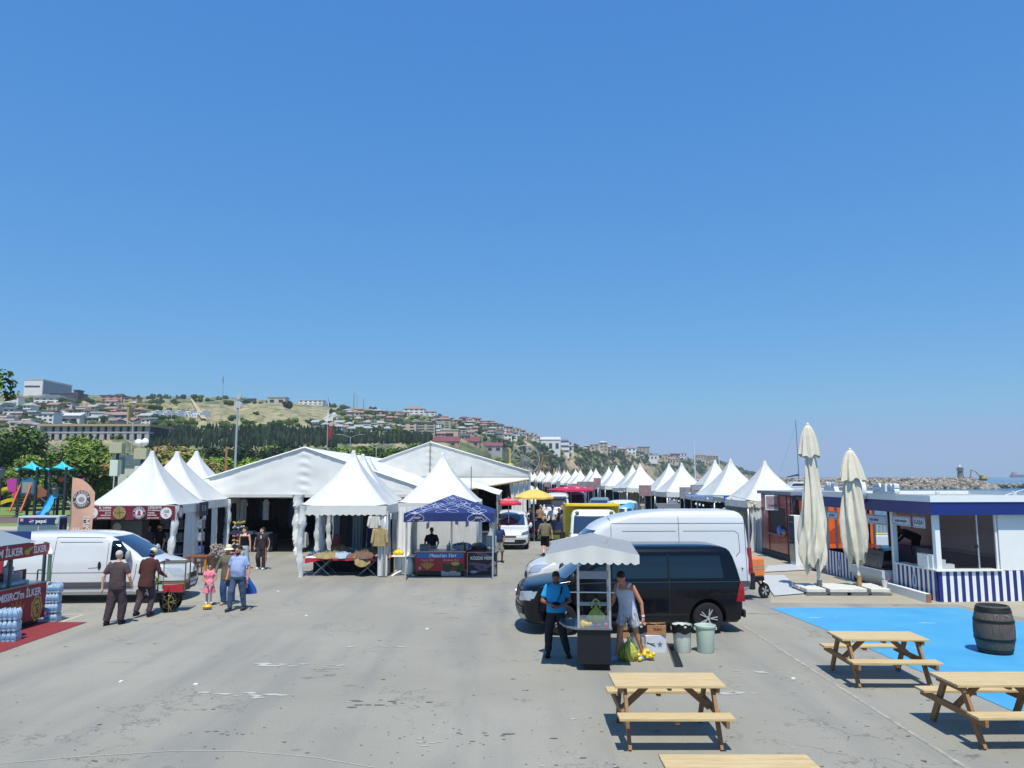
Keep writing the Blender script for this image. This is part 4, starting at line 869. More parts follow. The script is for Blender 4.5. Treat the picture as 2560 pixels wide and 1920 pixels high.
for (px, Y, c_, rz, lab) in ((1331, 47, '1d2030', 180, 'person in dark navy walking far up the lane left of the yellow parasol pole'), (1378, 60, '3f3b3a', 170, 'person in dark brown far behind the yellow-green cart'), (1401, 66, '8c3a4a', 10, 'person in dull red between the minibus and the camper'), (1384, 72, 'b8b4ac', 0, 'person in pale clothes far up the lane'), (1441, 47, '24283a', 200, 'dark-clad person right of the tricycle behind the truck'), (1523, 55, '7b3040', 0, 'person in dark red beside the small white car')): person(lab, (Q(px, 1250, Y).x, Y, 0), radians(rz), 1.7, skin_b, cloth('f'+c_, c_), blackf, near=False)
# ------------------------------------------------------------------ vehicles
def itp2(sl, z, i):
    if z <= sl[0][0]: return sl[0][i]
    for a, b in zip(sl[:-1], sl[1:]):
        if z <= b[0]:
            t = (z-a[0])/max(1e-6, b[0]-a[0]); return a[i]+(b[i]-a[i])*t
    return sl[-1][i]
class Car:
    """nose towards -X at x=0, tail at x=L; slices (z, x_front, x_rear, half_width)"""
    def __init__(s, sl, nf=2.6, rf=.42, nr=4, rr=.16):
        s.raw = sl; s.nf, s.rf, s.nr, s.rr = nf, rf, nr, rr
        # smooth the profile a little
        zs = sorted(set([a[0] for a in sl]+[sl[0][0]+(sl[-1][0]-sl[0][0])*k/40 for k in range(41)])); s.zs = zs
    def g(s, z, i): return itp2(s.raw, z, i)
    def xf(s, y, z): hw = s.g(z, 3); u = min(1, abs(y)/hw); return s.g(z, 1)+s.rf*(1-(1-u**s.nf)**(1/s.nf))
    def xr(s, y, z): hw = s.g(z, 3); u = min(1, abs(y)/hw); return s.g(z, 2)-s.rr*(1-(1-u**s.nr)**(1/s.nr))
    def body(s):
        us = [-1, -.985, -.95, -.88, -.75, -.55, -.3, 0, .3, .55, .75, .88, .95, .985, 1]
        vs = []; n = 0
        for z in s.zs:
            hw = s.g(z, 3); ring = [(s.xf(u*hw, z), u*hw) for u in us]+[(s.xr(u*hw, z), u*hw) for u in reversed(us)]
            # insert side points
            a = ring[:len(us)]; b = ring[len(us):]
            def side(p, q): return [(p[0]+(q[0]-p[0])*k/6, p[1]+(q[1]-p[1])*k/6) for k in range(1, 6)]
            full = a+side(a[-1], b[0])+b+side(b[-1], a[0]); n = len(full); vs += [(x, y, z) for x, y in full]
        R = len(s.zs); fs = [(j*n+k, j*n+(k+1) % n, (j+1)*n+(k+1) % n, (j+1)*n+k) for j in range(R-1) for k in range(n)]
        fs += [tuple(range(n-1, -1, -1)), tuple((R-1)*n+k for k in range(n))]
        return MB().add(vs, fs)
    def side(s, g, poly, sd, off=.005, mi=0, nz=14):
        zs = [p[1] for p in poly]; z0, z1 = min(zs), max(zs); rows = []
        for j in range(nz+1):
            z = z0+(z1-z0)*(.001+.998*j/nz); xs = []
            for a, b in zip(poly, poly[1:]+poly[:1]):
                if (a[1]-z)*(b[1]-z) < 0: t = (z-a[1])/(b[1]-a[1]); xs.append(a[0]+(b[0]-a[0])*t)
            if len(xs) < 2: continue
            rows.append((z, min(xs), max(xs)))
        vs = []; 
        for z, xa, xb in rows:
            hw = s.g(z, 3)
            for k in range(5):
                x = xa+(xb-xa)*k/4; xfs = s.g(z, 1)+s.rf; y = hw
                if x < xfs: u = max(0, min(1, (x-s.g(z, 1))/s.rf)); y = hw*(1-(1-u)**s.nf)**(1/s.nf) if u > 0 else hw*.2
                vs.append((x, sd*(y+off), z))
        fs = [(j*5+k, j*5+k+1, (j+1)*5+k+1, (j+1)*5+k) if sd < 0 else (j*5+k, (j+1)*5+k, (j+1)*5+k+1, j*5+k+1) for j in range(len(rows)-1) for k in range(4)]
        return g.add(vs, fs, mi)
    def front(s, g, poly, off=.006, mi=0, nz=12, rear=False):
        zs = [p[1] for p in poly]; z0, z1 = min(zs), max(zs); vs = []; R = 0
        for j in range(nz+1):
            z = z0+(z1-z0)*(.001+.998*j/nz); ys = []
            for a, b in zip(poly, poly[1:]+poly[:1]):
                if (a[1]-z)*(b[1]-z) < 0: t = (z-a[1])/(b[1]-a[1]); ys.append(a[0]+(b[0]-a[0])*t)
            if len(ys) < 2: continue
            R += 1; hw = s.g(z, 3); ya, yb = max(min(ys), -hw*.999), min(max(ys), hw*.999)
            for k in range(13):
                y = ya+(yb-ya)*k/12; vs.append(((s.xr(y, z)+off) if rear else (s.xf(y, z)-off), y, z+off*.6))
        return g.add(vs, [(j*13+k, j*13+k+1, (j+1)*13+k+1, (j+1)*13+k) for j in range(R-1) for k in range(12)], mi)
def wheel(par, x, y, r, w, sd, rimm=None, spokes=5, cap=False, inn=.6):
    o = ob('wheel', MB().lathe([(r*inn, -w/2), (r*.93, -w/2), (r, -w*.3), (r, w*.3), (r*.93, w/2), (r*inn, w/2), (r*inn, -w/2)], (0, 0, 0), 28, 0, RX(pi/2)), tyre, par, (x, y, r), smooth=True)
    o.name = 'wheel'
    g = MB()
    if inn < .7: g.tube((0, -w*.44, 0), (0, w*.44, 0), r*.62, r*.62, 24)
    for sgn in (-1, 1):
        g.lathe([(r*.62, 0), (r*.66, .012), (r*.60, .02), (r*.57, .002)], (0, 0, 0), 24, 1, T(0, sgn*w*.46, 0) @ RX(-sgn*pi/2) @ RX(pi), None, False)
        for k in range(spokes):
            a = 2*pi*k/spokes
            for da in (-.16, .16) if not cap else (0,):
                g.bar((r*.1*cos(a), sgn*w*.47, r*.1*sin(a)), (r*(inn+.02)*cos(a+da), sgn*w*.47, r*(inn+.02)*sin(a+da)), .035 if not cap else .09, .02, 1)
        g.tube((0, sgn*w*.44, 0), (0, sgn*w*.5, 0), r*.14, r*.12, 12, 1)
    ob('rim', g, [M('wheel_well_dark', '0c0c0e', .8), rimm or rim], o)
    return o
def cut(o, pieces):
    """cut wheel arches out of a body"""
    g = MB()
    for (c, r, y0, y1) in pieces: g.tube((c[0], y0, c[1]), (c[0], y1, c[1]), r, r, 32)
    c = ob('arch_cutter', g, M('arch_black', '08080a', .9))
    m = o.modifiers.new('arch', 'BOOLEAN'); m.operation = 'DIFFERENCE'; m.object = c; m.solver = 'EXACT'
    try: m.material_mode = 'TRANSFER'
    except Exception: pass
    for q in list(o.modifiers):
        if q != m: o.modifiers.remove(q)
    bpy.context.view_layer.update(); dg = bpy.context.evaluated_depsgraph_get()
    me = bpy.data.meshes.new_from_object(o.evaluated_get(dg)); o.modifiers.clear(); o.data = me; bpy.data.objects.remove(c)
    e = o.modifiers.new('edge', 'EDGE_SPLIT'); e.split_angle = radians(38)
def line(car, g, pts, sd, w=.012, mi=0, off=.004):
    for a, b in zip(pts[:-1], pts[1:]):
        n = max(1, int(((a[0]-b[0])**2+(a[1]-b[1])**2)**.5/.12))
        for k in range(n):
            p = (a[0]+(b[0]-a[0])*k/n, a[1]+(b[1]-a[1])*k/n); q = (a[0]+(b[0]-a[0])*(k+1)/n, a[1]+(b[1]-a[1])*(k+1)/n)
            dx, dz = q[0]-p[0], q[1]-p[1]; L = (dx*dx+dz*dz)**.5+1e-9; nx, nz = -dz/L*w/2, dx/L*w/2
            def pt(x, z): return (x, sd*(_sy(car, x, z)+off), z)
            f = [pt(p[0]-nx, p[1]-nz), pt(q[0]-nx, q[1]-nz), pt(q[0]+nx, q[1]+nz), pt(p[0]+nx, p[1]+nz)]
            g.add(f, [(0, 1, 2, 3)], mi)
def _sy(s, x, z):
    hw = s.g(z, 3)
    if x < s.g(z, 1)+s.rf:
        u = max(.02, min(1, (x-s.g(z, 1))/s.rf)); return hw*(1-(1-u)**s.nf)**(1/s.nf)
    return hw
seam = M('panel_gap', '23262a', .8); lamp_glass = M('headlamp_glass', 'aeb7bf', .08, .3, coat=1); red_lamp = M('red_lamp', '8e1220', .15, coat=.6); plate_m = M('number_plate', 'c6cbd6', .5)
def mirror(par, x, y, z, mat, sd=1, sc=1):
    o = ob('wing_mirror', MB().ell((0, 0, 0), (.07*sc, .09*sc, .15*sc), 12).tube((0, -sd*.14, -.05), (0, -sd*.02, -.03), .03, .03, 8), mat, par, (x, y, z), smooth=True); return o
# ---- black van
bp_ = M('black_paint', '060812', .2, coat=.25, spec=.3)
S = [(.24, .16, 5.10, .86), (.32, .05, 5.16, .93), (.5, .0, 5.20, .955), (.8, .02, 5.20, .96), (.98, .06, 5.19, .958), (1.06, .14, 5.185, .952), (1.12, .36, 5.18, .945), (1.17, .66, 5.175, .938), (1.21, .93, 5.17, .93), (1.3, 1.05, 5.15, .915), (1.5, 1.30, 5.10, .885), (1.7, 1.58, 5.04, .845), (1.83, 1.80, 4.98, .80), (1.89, 1.95, 4.92, .75), (1.93, 2.15, 4.80, .66), (1.955, 2.5, 4.6, .5), (1.965, 2.9, 4.3, .3)]
c = Car(S); van = thing('black_van', 'black van with alloy wheels parked right behind the black corn cart', 'van', (0, 0, 0))
bo = ob('body', c.body(), bp_, van, smooth=True, fixn=True)
cut(bo, [((.98, .36), .43, -1.2, -.55), ((4.33, .36), .43, -1.2, -.55), ((.98, .36), .43, .55, 1.2), ((4.33, .36), .43, .55, 1.2)])
for sd in (-1, 1):
    g = MB(); c.side(g, [(1.22, 1.24), (2.05, 1.24), (2.05, 1.72), (1.78, 1.72), (1.3, 1.34)], sd); ob('side_window', g, glass_dark, van)
    g = MB(); c.side(g, [(2.14, 1.24), (3.42, 1.24), (3.42, 1.74), (2.14, 1.74)], sd, .006); ob('side_window', g, glass_dark, van)
    g = MB(); c.side(g, [(3.47, 1.24), (4.72, 1.24), (4.66, 1.74), (3.47, 1.74)], sd, .006); ob('side_window', g, glass_dark, van)
    g = MB(); line(c, g, [(2.09, .42), (2.09, 1.78)], sd); line(c, g, [(3.45, .42), (3.45, 1.78)], sd); line(c, g, [(1.0, 1.13), (2.09, 1.16), (5.12, 1.16)], sd, .02); line(c, g, [(1.45, .44), (3.85, .44)], sd, .03); line(c, g, [(1.18, 1.12), (1.42, .8), (1.45, .45)], sd); ob('panel_gaps', g, seam, van)
    g = MB(); line(c, g, [(1.5, .95), (3.8, .95), (5.15, .98)], sd, .05, 0, .006); ob('body_crease', g, bp_, van)
    mirror(van, 1.22, sd*1.08, 1.25, black_plastic, sd)
    g = MB(); c.side(g, [(4.98, .72), (5.19, .72), (5.17, 1.12), (5.08, 1.12)], sd, .012); c.front(g, [(sd*.80, .72), (sd*.95, .72), (sd*.93, 1.12), (sd*.84, 1.12)], .01, rear=True); ob('tail_lamp', g, red_lamp, van)
    g = MB(); c.front(g, [(sd*.52, .72), (sd*.93, .76), (sd*.93, .98), (sd*.5, .92)], .012); ob('headlight', g, lamp_glass, van)
    g = MB(); c.side(g, [(.05, .76), (.34, .82), (.42, .98), (.08, .93)], sd, .01); ob('headlight', g, lamp_glass, van)
    g = MB(); c.front(g, [(sd*.55, .34), (sd*.8, .34), (sd*.8, .44), (sd*.55, .44)], .012); ob('fog_lamp', g, lamp_glass, van)
    for x in (.98, 4.33): wheel(van, x, sd*.84, .345, .225, sd, rim, 5)
g = MB(); c.front(g, [(-.78, 1.23), (.78, 1.23), (.68, 1.84), (-.68, 1.84)], .006); ob('windscreen', g, M('windscreen_glass', '3b4d5c', .05, spec=.9, coat=.8), van)
g = MB()
for z in (.76, .81, .86, .91): c.front(g, [(-.48, z), (.48, z), (.48, z+.018), (-.48, z+.018)], .016)
g.tube((-.02, 0, .85), (-.0, 0, .85), .09, .09, 16); ob('grille', g, chrome, van)
g = MB(); c.front(g, [(-.5, .70), (.5, .70), (.5, .96), (-.5, .96)], .008); c.front(g, [(-.78, .42), (.78, .42), (.74, .62), (-.74, .62)], .010); ob('air_intake', g, black_plastic, van)
g = MB()
for z in (.46, .51, .56): c.front(g, [(-.74, z), (.74, z), (.74, z+.016), (-.74, z+.016)], .02)
ob('lower_grille', g, steel, van); g = MB(); g.box(5.17, 5.24, -.88, .88, .34, .52); ob('rear_bumper', g, black_plastic, van, bevel=.03)
van.location = (.10, 18.72, 0); van.rotation_euler = (0, 0, radians(3.2))
# ---- generic white panel vans
def panel_van(label, loc, rz, S, L, wb, r, paint, side_win=None, trim=None, name='white_van', rimm=None, wins=True, windscreen=(1.2, 1.8), seams=(), stripes=True, hl=(.72, 1.0), cap=True, roof_groove=None, grille=(.6, .75, .4), badge=False, sidelow=None, rf=.42, group=None, rearlamp=(.8, 1.5)):
    c = Car(S, rf=rf); t = thing(name, label, 'van', loc, rz, group); b = ob('body', c.body(), paint, t, smooth=True, fixn=True)
    ar = r+.07; cut(b, [((x, r), ar, sgn*.58, sgn*1.3) for x in wb for sgn in (-1, 1)])
    W = S[2][3]
    for sd in (-1, 1):
        if side_win: g = MB(); c.side(g, side_win, sd); ob('side_window', g, glass_dark, t)
        for q in seams: g = MB(); line(c, g, q, sd, .013); ob('panel_gap', g, seam, t)
        if sidelow: g = MB(); c.side(g, sidelow, sd, .012); ob('rubbing_strip', g, M('grey_trim', '4b4e52', .7), t)
        mirror(t, side_win[0][0]+.05, sd*(W+.12), side_win[0][1]+.08, M('mirror_grey', '8d9498', .3), sd, 1.15)
        g = MB(); c.front(g, [(sd*W*.55, hl[0]), (sd*W*.985, hl[0]+.05), (sd*W*.985, hl[1]), (sd*W*.6, hl[1]-.06)], .012); ob('headlight', g, lamp_glass, t)
        z0, z1 = rearlamp; g = MB(); c.side(g, [(L-.13, z0), (L-.01, z0), (L-.02, z1), (L-.1, z1)], sd, .012); c.front(g, [(sd*W*.86, z0), (sd*W*.99, z0), (sd*W*.97, z1), (sd*W*.88, z1)], .01, rear=True); ob('tail_lamp', g, red_lamp, t)
        for x in wb: wheel(t, x, sd*(W-.13), r, .22, sd, rimm or M('steel_wheel', '8f9296', .5, .5), 6, cap)
    z0, z1 = windscreen; g = MB(); w0, w1 = c.g(z0, 3)*.88, c.g(z1, 3)*.86; c.front(g, [(-w0, z0), (w0, z0), (w1, z1), (-w1, z1)], .007); ob('windscreen', g, M('blue_windscreen', '26364d', .05, spec=.9, coat=.8), t)
    g = MB(); c.front(g, [(-W*grille[2], grille[0]), (W*grille[2], grille[0]), (W*grille[2], grille[1]), (-W*grille[2], grille[1])], .01); ob('grille', g, black_plastic, t)
    g = MB(); c.front(g, [(-W*.97, .28), (W*.97, .28), (W*.97, .50), (-W*.97, .50)], .012); c.side(g, [(.02, .28), (.5, .28), (.42, .50), (.02, .50)], -1, .012); c.side(g, [(.02, .28), (.5, .28), (.42, .50), (.02, .50)], 1, .012); ob('bumper', g, M('bumper_dark', '33363c', .6), t)
    g = MB(); c.front(g, [(-.26, .38), (.26, .38), (.26, .47), (-.26, .47)], .02); ob('number_plate', g, plate_m, t)
    return t, c
SV = [(.24, .16, 4.95, .86), (.32, .04, 5.0, .92), (.5, .0, 5.02, .95), (.75, .04, 5.02, .955), (.9, .12, 5.02, .955), (1.0, .26, 5.01, .952), (1.1, .50, 5.0, .948), (1.18, .80, 5.0, .94), (1.24, 1.0, 4.99, .93), (1.4, 1.2, 4.97, .905), (1.6, 1.5, 4.95, .875), (1.76, 1.78, 4.92, .84), (1.86, 1.98, 4.88, .80), (1.92, 2.2, 4.82, .74), (1.955, 2.5, 4.7, .62), (1.97, 2.9, 4.5, .45)]
v1, c1 = panel_van('white panel van with a dark side sill and blue windscreen at the left', (-9.45, 23.3, 0), radians(184), SV, 5.02, (.95, 4.05), .33, white_paint, [(1.42, 1.24), (2.02, 1.20), (2.02, 1.74), (1.86, 1.74), (1.46, 1.36)], seams=([(2.1, .4), (2.1, 1.78)], [(1.28, 1.1), (1.3, .8), (1.42, .42)], [(2.2, 1.82), (3.55, 1.84), (3.6, .45)], [(2.1, .86), (4.95, .86)], [(2.28, 1.7), (3.45, 1.7)], [(2.28, 1.1), (2.34, 1.0), (2.6, .98)]), windscreen=(1.26, 1.84), sidelow=[(1.35, .42), (3.65, .42), (3.65, .60), (1.35, .60)], name='white_van', hl=(.70, .98))
for sd in (-1, 1):
    for x in (2.0, 2.3): ob('door_handle', MB().ell((0, 0, 0), (.05, .025, .12), 12), glass_dark, v1, (x, sd*.955, 1.05), smooth=True)
g = MB()
for sd in (-1, 1): g.cb((2.6, sd*.935, .33), (2.4, .04, .05))
ob('side_step', g, M('sill_grey', '9a9598', .4), v1, bevel=.01)
g = MB(); g.cb((.62, .42, 1.155), (.12, .12, .01), R=RY(-.3) @ RZ(pi/4)); ob('bonnet_vent', g, seam, v1)
ob('side_repeater', MB().ell((1.75, .93, 1.12), (.06, .01, .02), 8), M('lamp_clear', 'd0d4d8', .3), v1)
ob('badge', MB().tube((-.02, 0, .84), (.0, 0, .84), .07, .07, 16), chrome, v1)
ST = [(.26, .2, 5.95, .90), (.36, .04, 6.02, .98), (.55, .0, 6.05, 1.0), (.8, .04, 6.05, 1.01), (.95, .12, 6.05, 1.01), (1.05, .3, 6.05, 1.0), (1.14, .6, 6.04, .99), (1.22, .95, 6.04, .98), (1.3, 1.12, 6.03, .97), (1.6, 1.36, 6.01, .955), (1.9, 1.62, 5.99, .935), (2.1, 1.82, 5.97, .92), (2.25, 2.05, 5.95, .90), (2.38, 2.38, 5.92, .87), (2.48, 2.85, 5.85, .82), (2.54, 3.3, 5.75, .72), (2.565, 3.7, 5.6, .58)]
v2, c2 = panel_van('large white high-roof panel van parked behind the black van', (.38, 23.4, 0), radians(3.0), ST, 6.05, (1.02, 4.75), .36, white_paint, [(1.42, 1.32), (2.15, 1.28), (2.15, 1.82), (1.9, 1.82)], seams=([(2.25, .45), (2.25, 2.4)], [(2.25, 2.2), (5.85, 2.2)], [(2.55, 1.98), (4.0, 1.98)], [(4.08, .45), (4.08, 2.4)], [(4.2, 1.98), (5.6, 1.98), (5.7, 1.9), (5.72, 1.4), (5.6, 1.25)], [(5.88, .5), (5.88, 2.3)]), windscreen=(1.32, 2.0), name='white_van', hl=(.78, 1.06), rearlamp=(.78, 1.5), sidelow=[(1.5, .4), (5.95, .4), (5.95, .56), (1.5, .56)])
v2.scale = (1.085, 1, 1)
g = MB()
for z in (2.555,):
    for y in (-.3, 0, .3): g.box(3.9, 5.4, y-.04, y+.04, z+.012, z+.02)
ob('roof_rib', g, white_paint, v2); g = MB(); g.cb((.85, -.45, 1.185), (.16, .1, .01), R=RY(-.25)); g.cb((.62, -.6, 1.13), (.14, .08, .01), R=RY(-.25)); ob('bonnet_vent', g, seam, v2)
g = MB(); g.box(5.96, 6.12, -.97, .97, .30, .80); ob('rear_bumper', g, black_plastic, v2, bevel=.04)
# ---- yellow-boxed truck facing the camera
tk = thing('tipper_truck', 'small white truck with a yellow tipper body behind the black and white vans', 'truck', (1.30, 31.2, 0), radians(88))
q = P(1418, 1400); SCB = [(.4, .25, 1.75, .88), (.55, .05, 1.78, .98), (.8, .0, 1.8, 1.0), (1.1, .04, 1.8, 1.0), (1.25, .16, 1.8, .99), (1.3, .25, 1.8, .98), (1.6, .38, 1.78, .95), (1.95, .56, 1.76, .91), (2.1, .68, 1.74, .87), (2.2, .8, 1.7, .8), (2.24, 1.0, 1.6, .62)]
tc = Car(SCB, rf=.3, nf=3); tk.location = (3.25, 30.3, 0)
ob('cab', tc.body(), M('cream_paint', 'dcdcd2', .3, coat=.4), tk, smooth=True, fixn=True)
g = MB(); tc.front(g, [(-.86, 1.33), (.86, 1.33), (.8, 2.0), (-.8, 2.0)], .008); ob('windscreen', g, M('blue_windscreen'), tk)
for sd in (-1, 1):
    g = MB(); tc.side(g, [(.75, 1.3), (1.5, 1.3), (1.5, 1.95), (.9, 1.95)], sd); ob('side_window', g, glass_dark, tk)
    g = MB(); tc.front(g, [(sd*.6, .75), (sd*.95, .75), (sd*.95, .98), (sd*.6, .98)], .012); ob('headlight', g, lamp_glass, tk)
    ob('marker_lamp', MB().ell((0, 0, 0), (.03, .09, .07), 10), M('lamp_grey', '6d7570', .4), tk, (.66, sd*.68, 2.13), smooth=True)
    ob('wing_mirror', MB().cb((0, 0, 0), (.1, .22, .32)).tube((.0, -sd*.1, 0), (.2, -sd*.35, .1), .02), black_plastic, tk, (.15, sd*1.28, 1.25), bevel=.03)
    for x in (.9, 3.7): wheel(tk, x, sd*.82, .36, .24, sd, None, 6, True)
g = MB(); tc.front(g, [(-.95, .42), (.95, .42), (.95, .66), (-.95, .66)], .012); ob('bumper', g, M('bumper_dark'), tk)
yl = M('yellow_paint', 'e0c22d', .4, var=.12, sc=3); g = MB(); g.box(1.9, 4.6, -1.08, 1.08, .95, 1.0); g.box(1.9, 1.96, -1.08, 1.08, .96, 2.42); g.box(1.3, 1.96, -1.10, 1.10, 2.36, 2.46)
for sd in (-1, 1): g.box(1.9, 4.6, sd*1.09-.025, sd*1.09+.025, .96, 2.42); g.box(1.32, 1.42, sd*1.07-.03, sd*1.07+.03, 1.7, 2.36) if False else None
ob('tipper_body', g, yl, tk, bevel=.012); ob('chassis', MB().box(.8, 4.5, -.4, .4, .5, .94), black_plastic, tk)
# ---- light blue van
SB = [(.26, .15, 4.5, .82), (.36, .02, 4.55, .9), (.6, 0, 4.6, .93), (.95, .05, 4.6, .94), (1.1, .15, 4.6, .93), (1.22, .38, 4.6, .92), (1.28, .5, 4.6, .91), (1.5, .62, 4.58, .88), (1.85, .85, 4.55, .83), (2.0, 1.0, 4.5, .79), (2.1, 1.25, 4.4, .70), (2.14, 1.6, 4.2, .5)]
lbp = M('sky_blue_paint', '4f9fc4', .3, coat=.5, var=.1, sc=2)
t, cc = panel_van('light blue van with a pale roof facing the camera beside the market tents', (5.7, 42.4, 0), radians(76), SB, 4.6, (.8, 3.5), .33, lbp, [(1.0, 1.28), (1.9, 1.28), (1.9, 1.85), (1.12, 1.85)], windscreen=(1.32, 1.8), name='blue_van', hl=(.75, .98))
ob('roof', MB().lathe([(.98, 2.06), (.9, 2.13), (.6, 2.19), (.1, 2.21)], (0, 0, 0), 28, 0, Matrix.Diagonal((2.0, .86, 1, 1)) @ T(1.42, 0, 0)), M('pale_roof', 'c9cfcb', .5), t, smooth=True)
for sd in (-1, 1): g = MB(); cc.side(g, [(2.0, 1.28), (3.0, 1.28), (3.0, 1.82), (2.0, 1.82)], sd); ob('side_window', g, M('pale_glass', '9fb3bd', .1), t)
# ---- cars
def car(label, loc, rz, paint, H=1.8, L=4.4, W=.9, name='parked_car', van=True, group='cars parked beyond the vans', rack=False):
    k = H/1.8
    S = [(.24, .15, L-.06, W*.9), (.34, .03, L-.02, W*.97), (.6, 0, L, W), (.75*k, .05, L, W), (.9*k, .2, L, W), (.98*k, .5, L, W*.99), (1.04*k, .95, L-.01, W*.98), (1.1*k, 1.12, L-.02, W*.96), (1.35*k, 1.45, L-(.08 if van else .4), W*.91), (1.6*k, 1.85, L-(.18 if van else .8), W*.84), (1.7*k, 2.1, L-(.3 if van else 1.0), W*.77), (1.76*k, 2.4, L-(.45 if van else 1.2), W*.65), (1.79*k, 2.7, L-(.7 if van else 1.4), W*.45)]
    c = Car(S, rf=.4, nf=2.8); t = thing(name, label, 'car', loc, rz, group); b = ob('body', c.body(), paint, t, smooth=True, fixn=True)
    cut(b, [((x, .31), .37, sg*.55, sg*1.2) for x in (.85, L-.85) for sg in (-1, 1)])
    for sd in (-1, 1):
        g = MB(); c.side(g, [(1.35, 1.1*k), (2.3, 1.1*k), (2.3, 1.58*k), (1.85, 1.58*k)], sd); ob('side_window', g, glass_dark, t)
        g = MB(); c.side(g, [(2.36, 1.1*k), (L-.6, 1.1*k), (L-(.6 if van else 1.1), 1.58*k), (2.36, 1.58*k)], sd); ob('side_window', g, glass_dark, t)
        g = MB(); c.front(g, [(sd*W*.62, .70*k), (sd*W*.98, .74*k), (sd*W*.98, .9*k), (sd*W*.66, .82*k)], .012); ob('headlight', g, M('smoked_lamp', '5a6068', .1, coat=1), t)
        mirror(t, 1.35, sd*(W+.1), 1.12*k, paint, sd, .9)
        for x in (.85, L-.85): wheel(t, x, sd*(W-.1), .31, .2, sd, None, 5)
    g = MB(); w = W*.8; c.front(g, [(-w, 1.12*k), (w, 1.12*k), (w*.9, 1.62*k), (-w*.9, 1.62*k)], .007); ob('windscreen', g, M('blue_windscreen'), t)
    g = MB(); c.front(g, [(-W*.9, .28), (W*.9, .28), (W*.85, .5), (-W*.85, .5)], .01); c.front(g, [(-W*.35, .6), (W*.35, .6), (W*.35, .68), (-W*.35, .68)], .01); ob('grille', g, black_plastic, t)
    g = MB(); c.front(g, [(-.25, .38), (.25, .38), (.25, .48), (-.25, .48)], .02); ob('number_plate', g, plate_m, t); return t
t = car('white hatchback van with a red umbrella on its roof facing the camera', (-.12, 38.1, 0), radians(88), white_paint, 1.82, 4.4, .92, name='white_car')
navy_p = M('navy_paint', '1b2c56', .12, coat=1); 
car('dark blue car whose curved roof shows just above the white high-roof van', (5.7, 42, 0), radians(12), navy_p, 1.5, 4.2, .85, van=False)
car('dark blue car roof further right behind the white high-roof van', (6.6, 47.5, 0), radians(8), navy_p, 1.6, 4.3, .86, van=False)
car('small white car with a blue-tinted windscreen left of the light blue van', (5.5, 50.2, 0), radians(80), white_paint, 1.75, 4.2, .85)
car('dark blue car with a pale windscreen frame between truck and small white car', (5.0, 53.8, 0), radians(80), navy_p, 1.6, 4.2, .85)
car('white minibus with open door standing beyond the cargo tricycle', (2.85, 51.5, 0), radians(84), white_paint, 2.45, 4.8, .95, name='white_minibus')
car('white camper-like van with a roof box under the red parasol', (4.5, 57.0, 0), radians(84), white_paint, 2.45, 4.8, 1.0, name='white_minibus')
car('grey-blue car with a loaded roof beside the left stall signs', (6.6, 60, 0), radians(80), M('grey_blue', '6d8290', .3, coat=.5), 1.9, 4.4, .9)
car('dark car far down the lane with a curved roof under the tents', (4.6, 90, 0), radians(84), navy_p, 1.6, 4.3, .86, van=False)
# ---- scooter with orange bag behind the white van
sc_ = thing('delivery_scooter', 'delivery scooter with an orange bag poking out behind the white high-roof van', 'scooter', (7.12, 23.1, 0), radians(20)); sc_.scale = (.8, .8, .92)
ob('delivery_bag', MB().box(-.28, .28, -.25, .25, .72, 1.28), M('orange_bag', 'e07a3c', .6, var=.15), sc_, bevel=.04)
ob('reflective_band', MB().box(-.285, .285, -.255, .255, .93, .96).box(-.285, .285, -.255, .255, 1.02, 1.05), M('grey_band', '8c8c86', .5), sc_)
wheel(sc_, .42, 0, .24, .1, 1, None, 5); wheel(sc_, -.8, 0, .24, .1, 1, None, 5)
ob('frame', MB().tube((.42, 0, .24), (.1, 0, .6), .04).tube((.1, 0, .6), (-.5, 0, .35), .07).tube((-.5, 0, .35), (-.72, 0, 1.0), .04).tube((-.8, 0, .24), (-.72, 0, .95), .035).box(-.2, .35, -.13, .13, .56, .7), black_plastic, sc_, smooth=True); ob('handlebar', MB().tube((-.7, -.3, 1.0), (-.7, .3, 1.0), .02), black_plastic, sc_); ob('tail_lamp', MB().ell((.4, 0, .5), (.05, .08, .06), 8), red_lamp, sc_)
# ---- cargo tricycle
tq = P(1285, 1352); tr = thing('cargo_tricycle', 'dark blue cargo tricycle with red springs and its front wheel turned', 'tricycle', (tq.x+.05, tq.y, 0), radians(-8))
dbp = M('dark_blue_paint', '1a2154', .25, coat=.6)
o = wheel(tr, 0, 0, .32, .13, 1, None, 8); o.rotation_euler = (0, 0, radians(70))
for y in (0, 1.15): wheel(tr, 1.95 if y else 1.0, y, .3, .15, 1, None, 5)
ob('front_fender', MB().add([(r*cos(a), y, .32+r*sin(a)) for a in [radians(20+14*k) for k in range(11)] for (r, y) in ((.40, -.1), (.40, .1))], [(2*k, 2*k+1, 2*k+3, 2*k+2) for k in range(10)]), dbp, tr)
g = MB(); g.tube((0, -.09, .32), (.22, -.09, 1.0), .03).tube((0, .09, .32), (.22, .09, 1.0), .03); ob('fork', g, M('copper_fork', 'b0674c', .4), tr)
ob('headlight', MB().ell((.12, 0, .95), (.1, .12, .12), 12), lamp_glass, tr, smooth=True); ob('handlebar', MB().path([(.2, -.38, 1.12), (.28, -.1, 1.05), (.28, .1, 1.05), (.2, .38, 1.12)], .02), black_plastic, tr)
ob('chassis', MB().box(.25, 2.6, .1, .2, .35, .45).box(.25, 2.6, .95, 1.05, .35, .45).box(.3, .95, .1, 1.05, .5, .78).box(.9, 1.0, 0, 1.2, .3, .5), black_plastic, tr, bevel=.02)
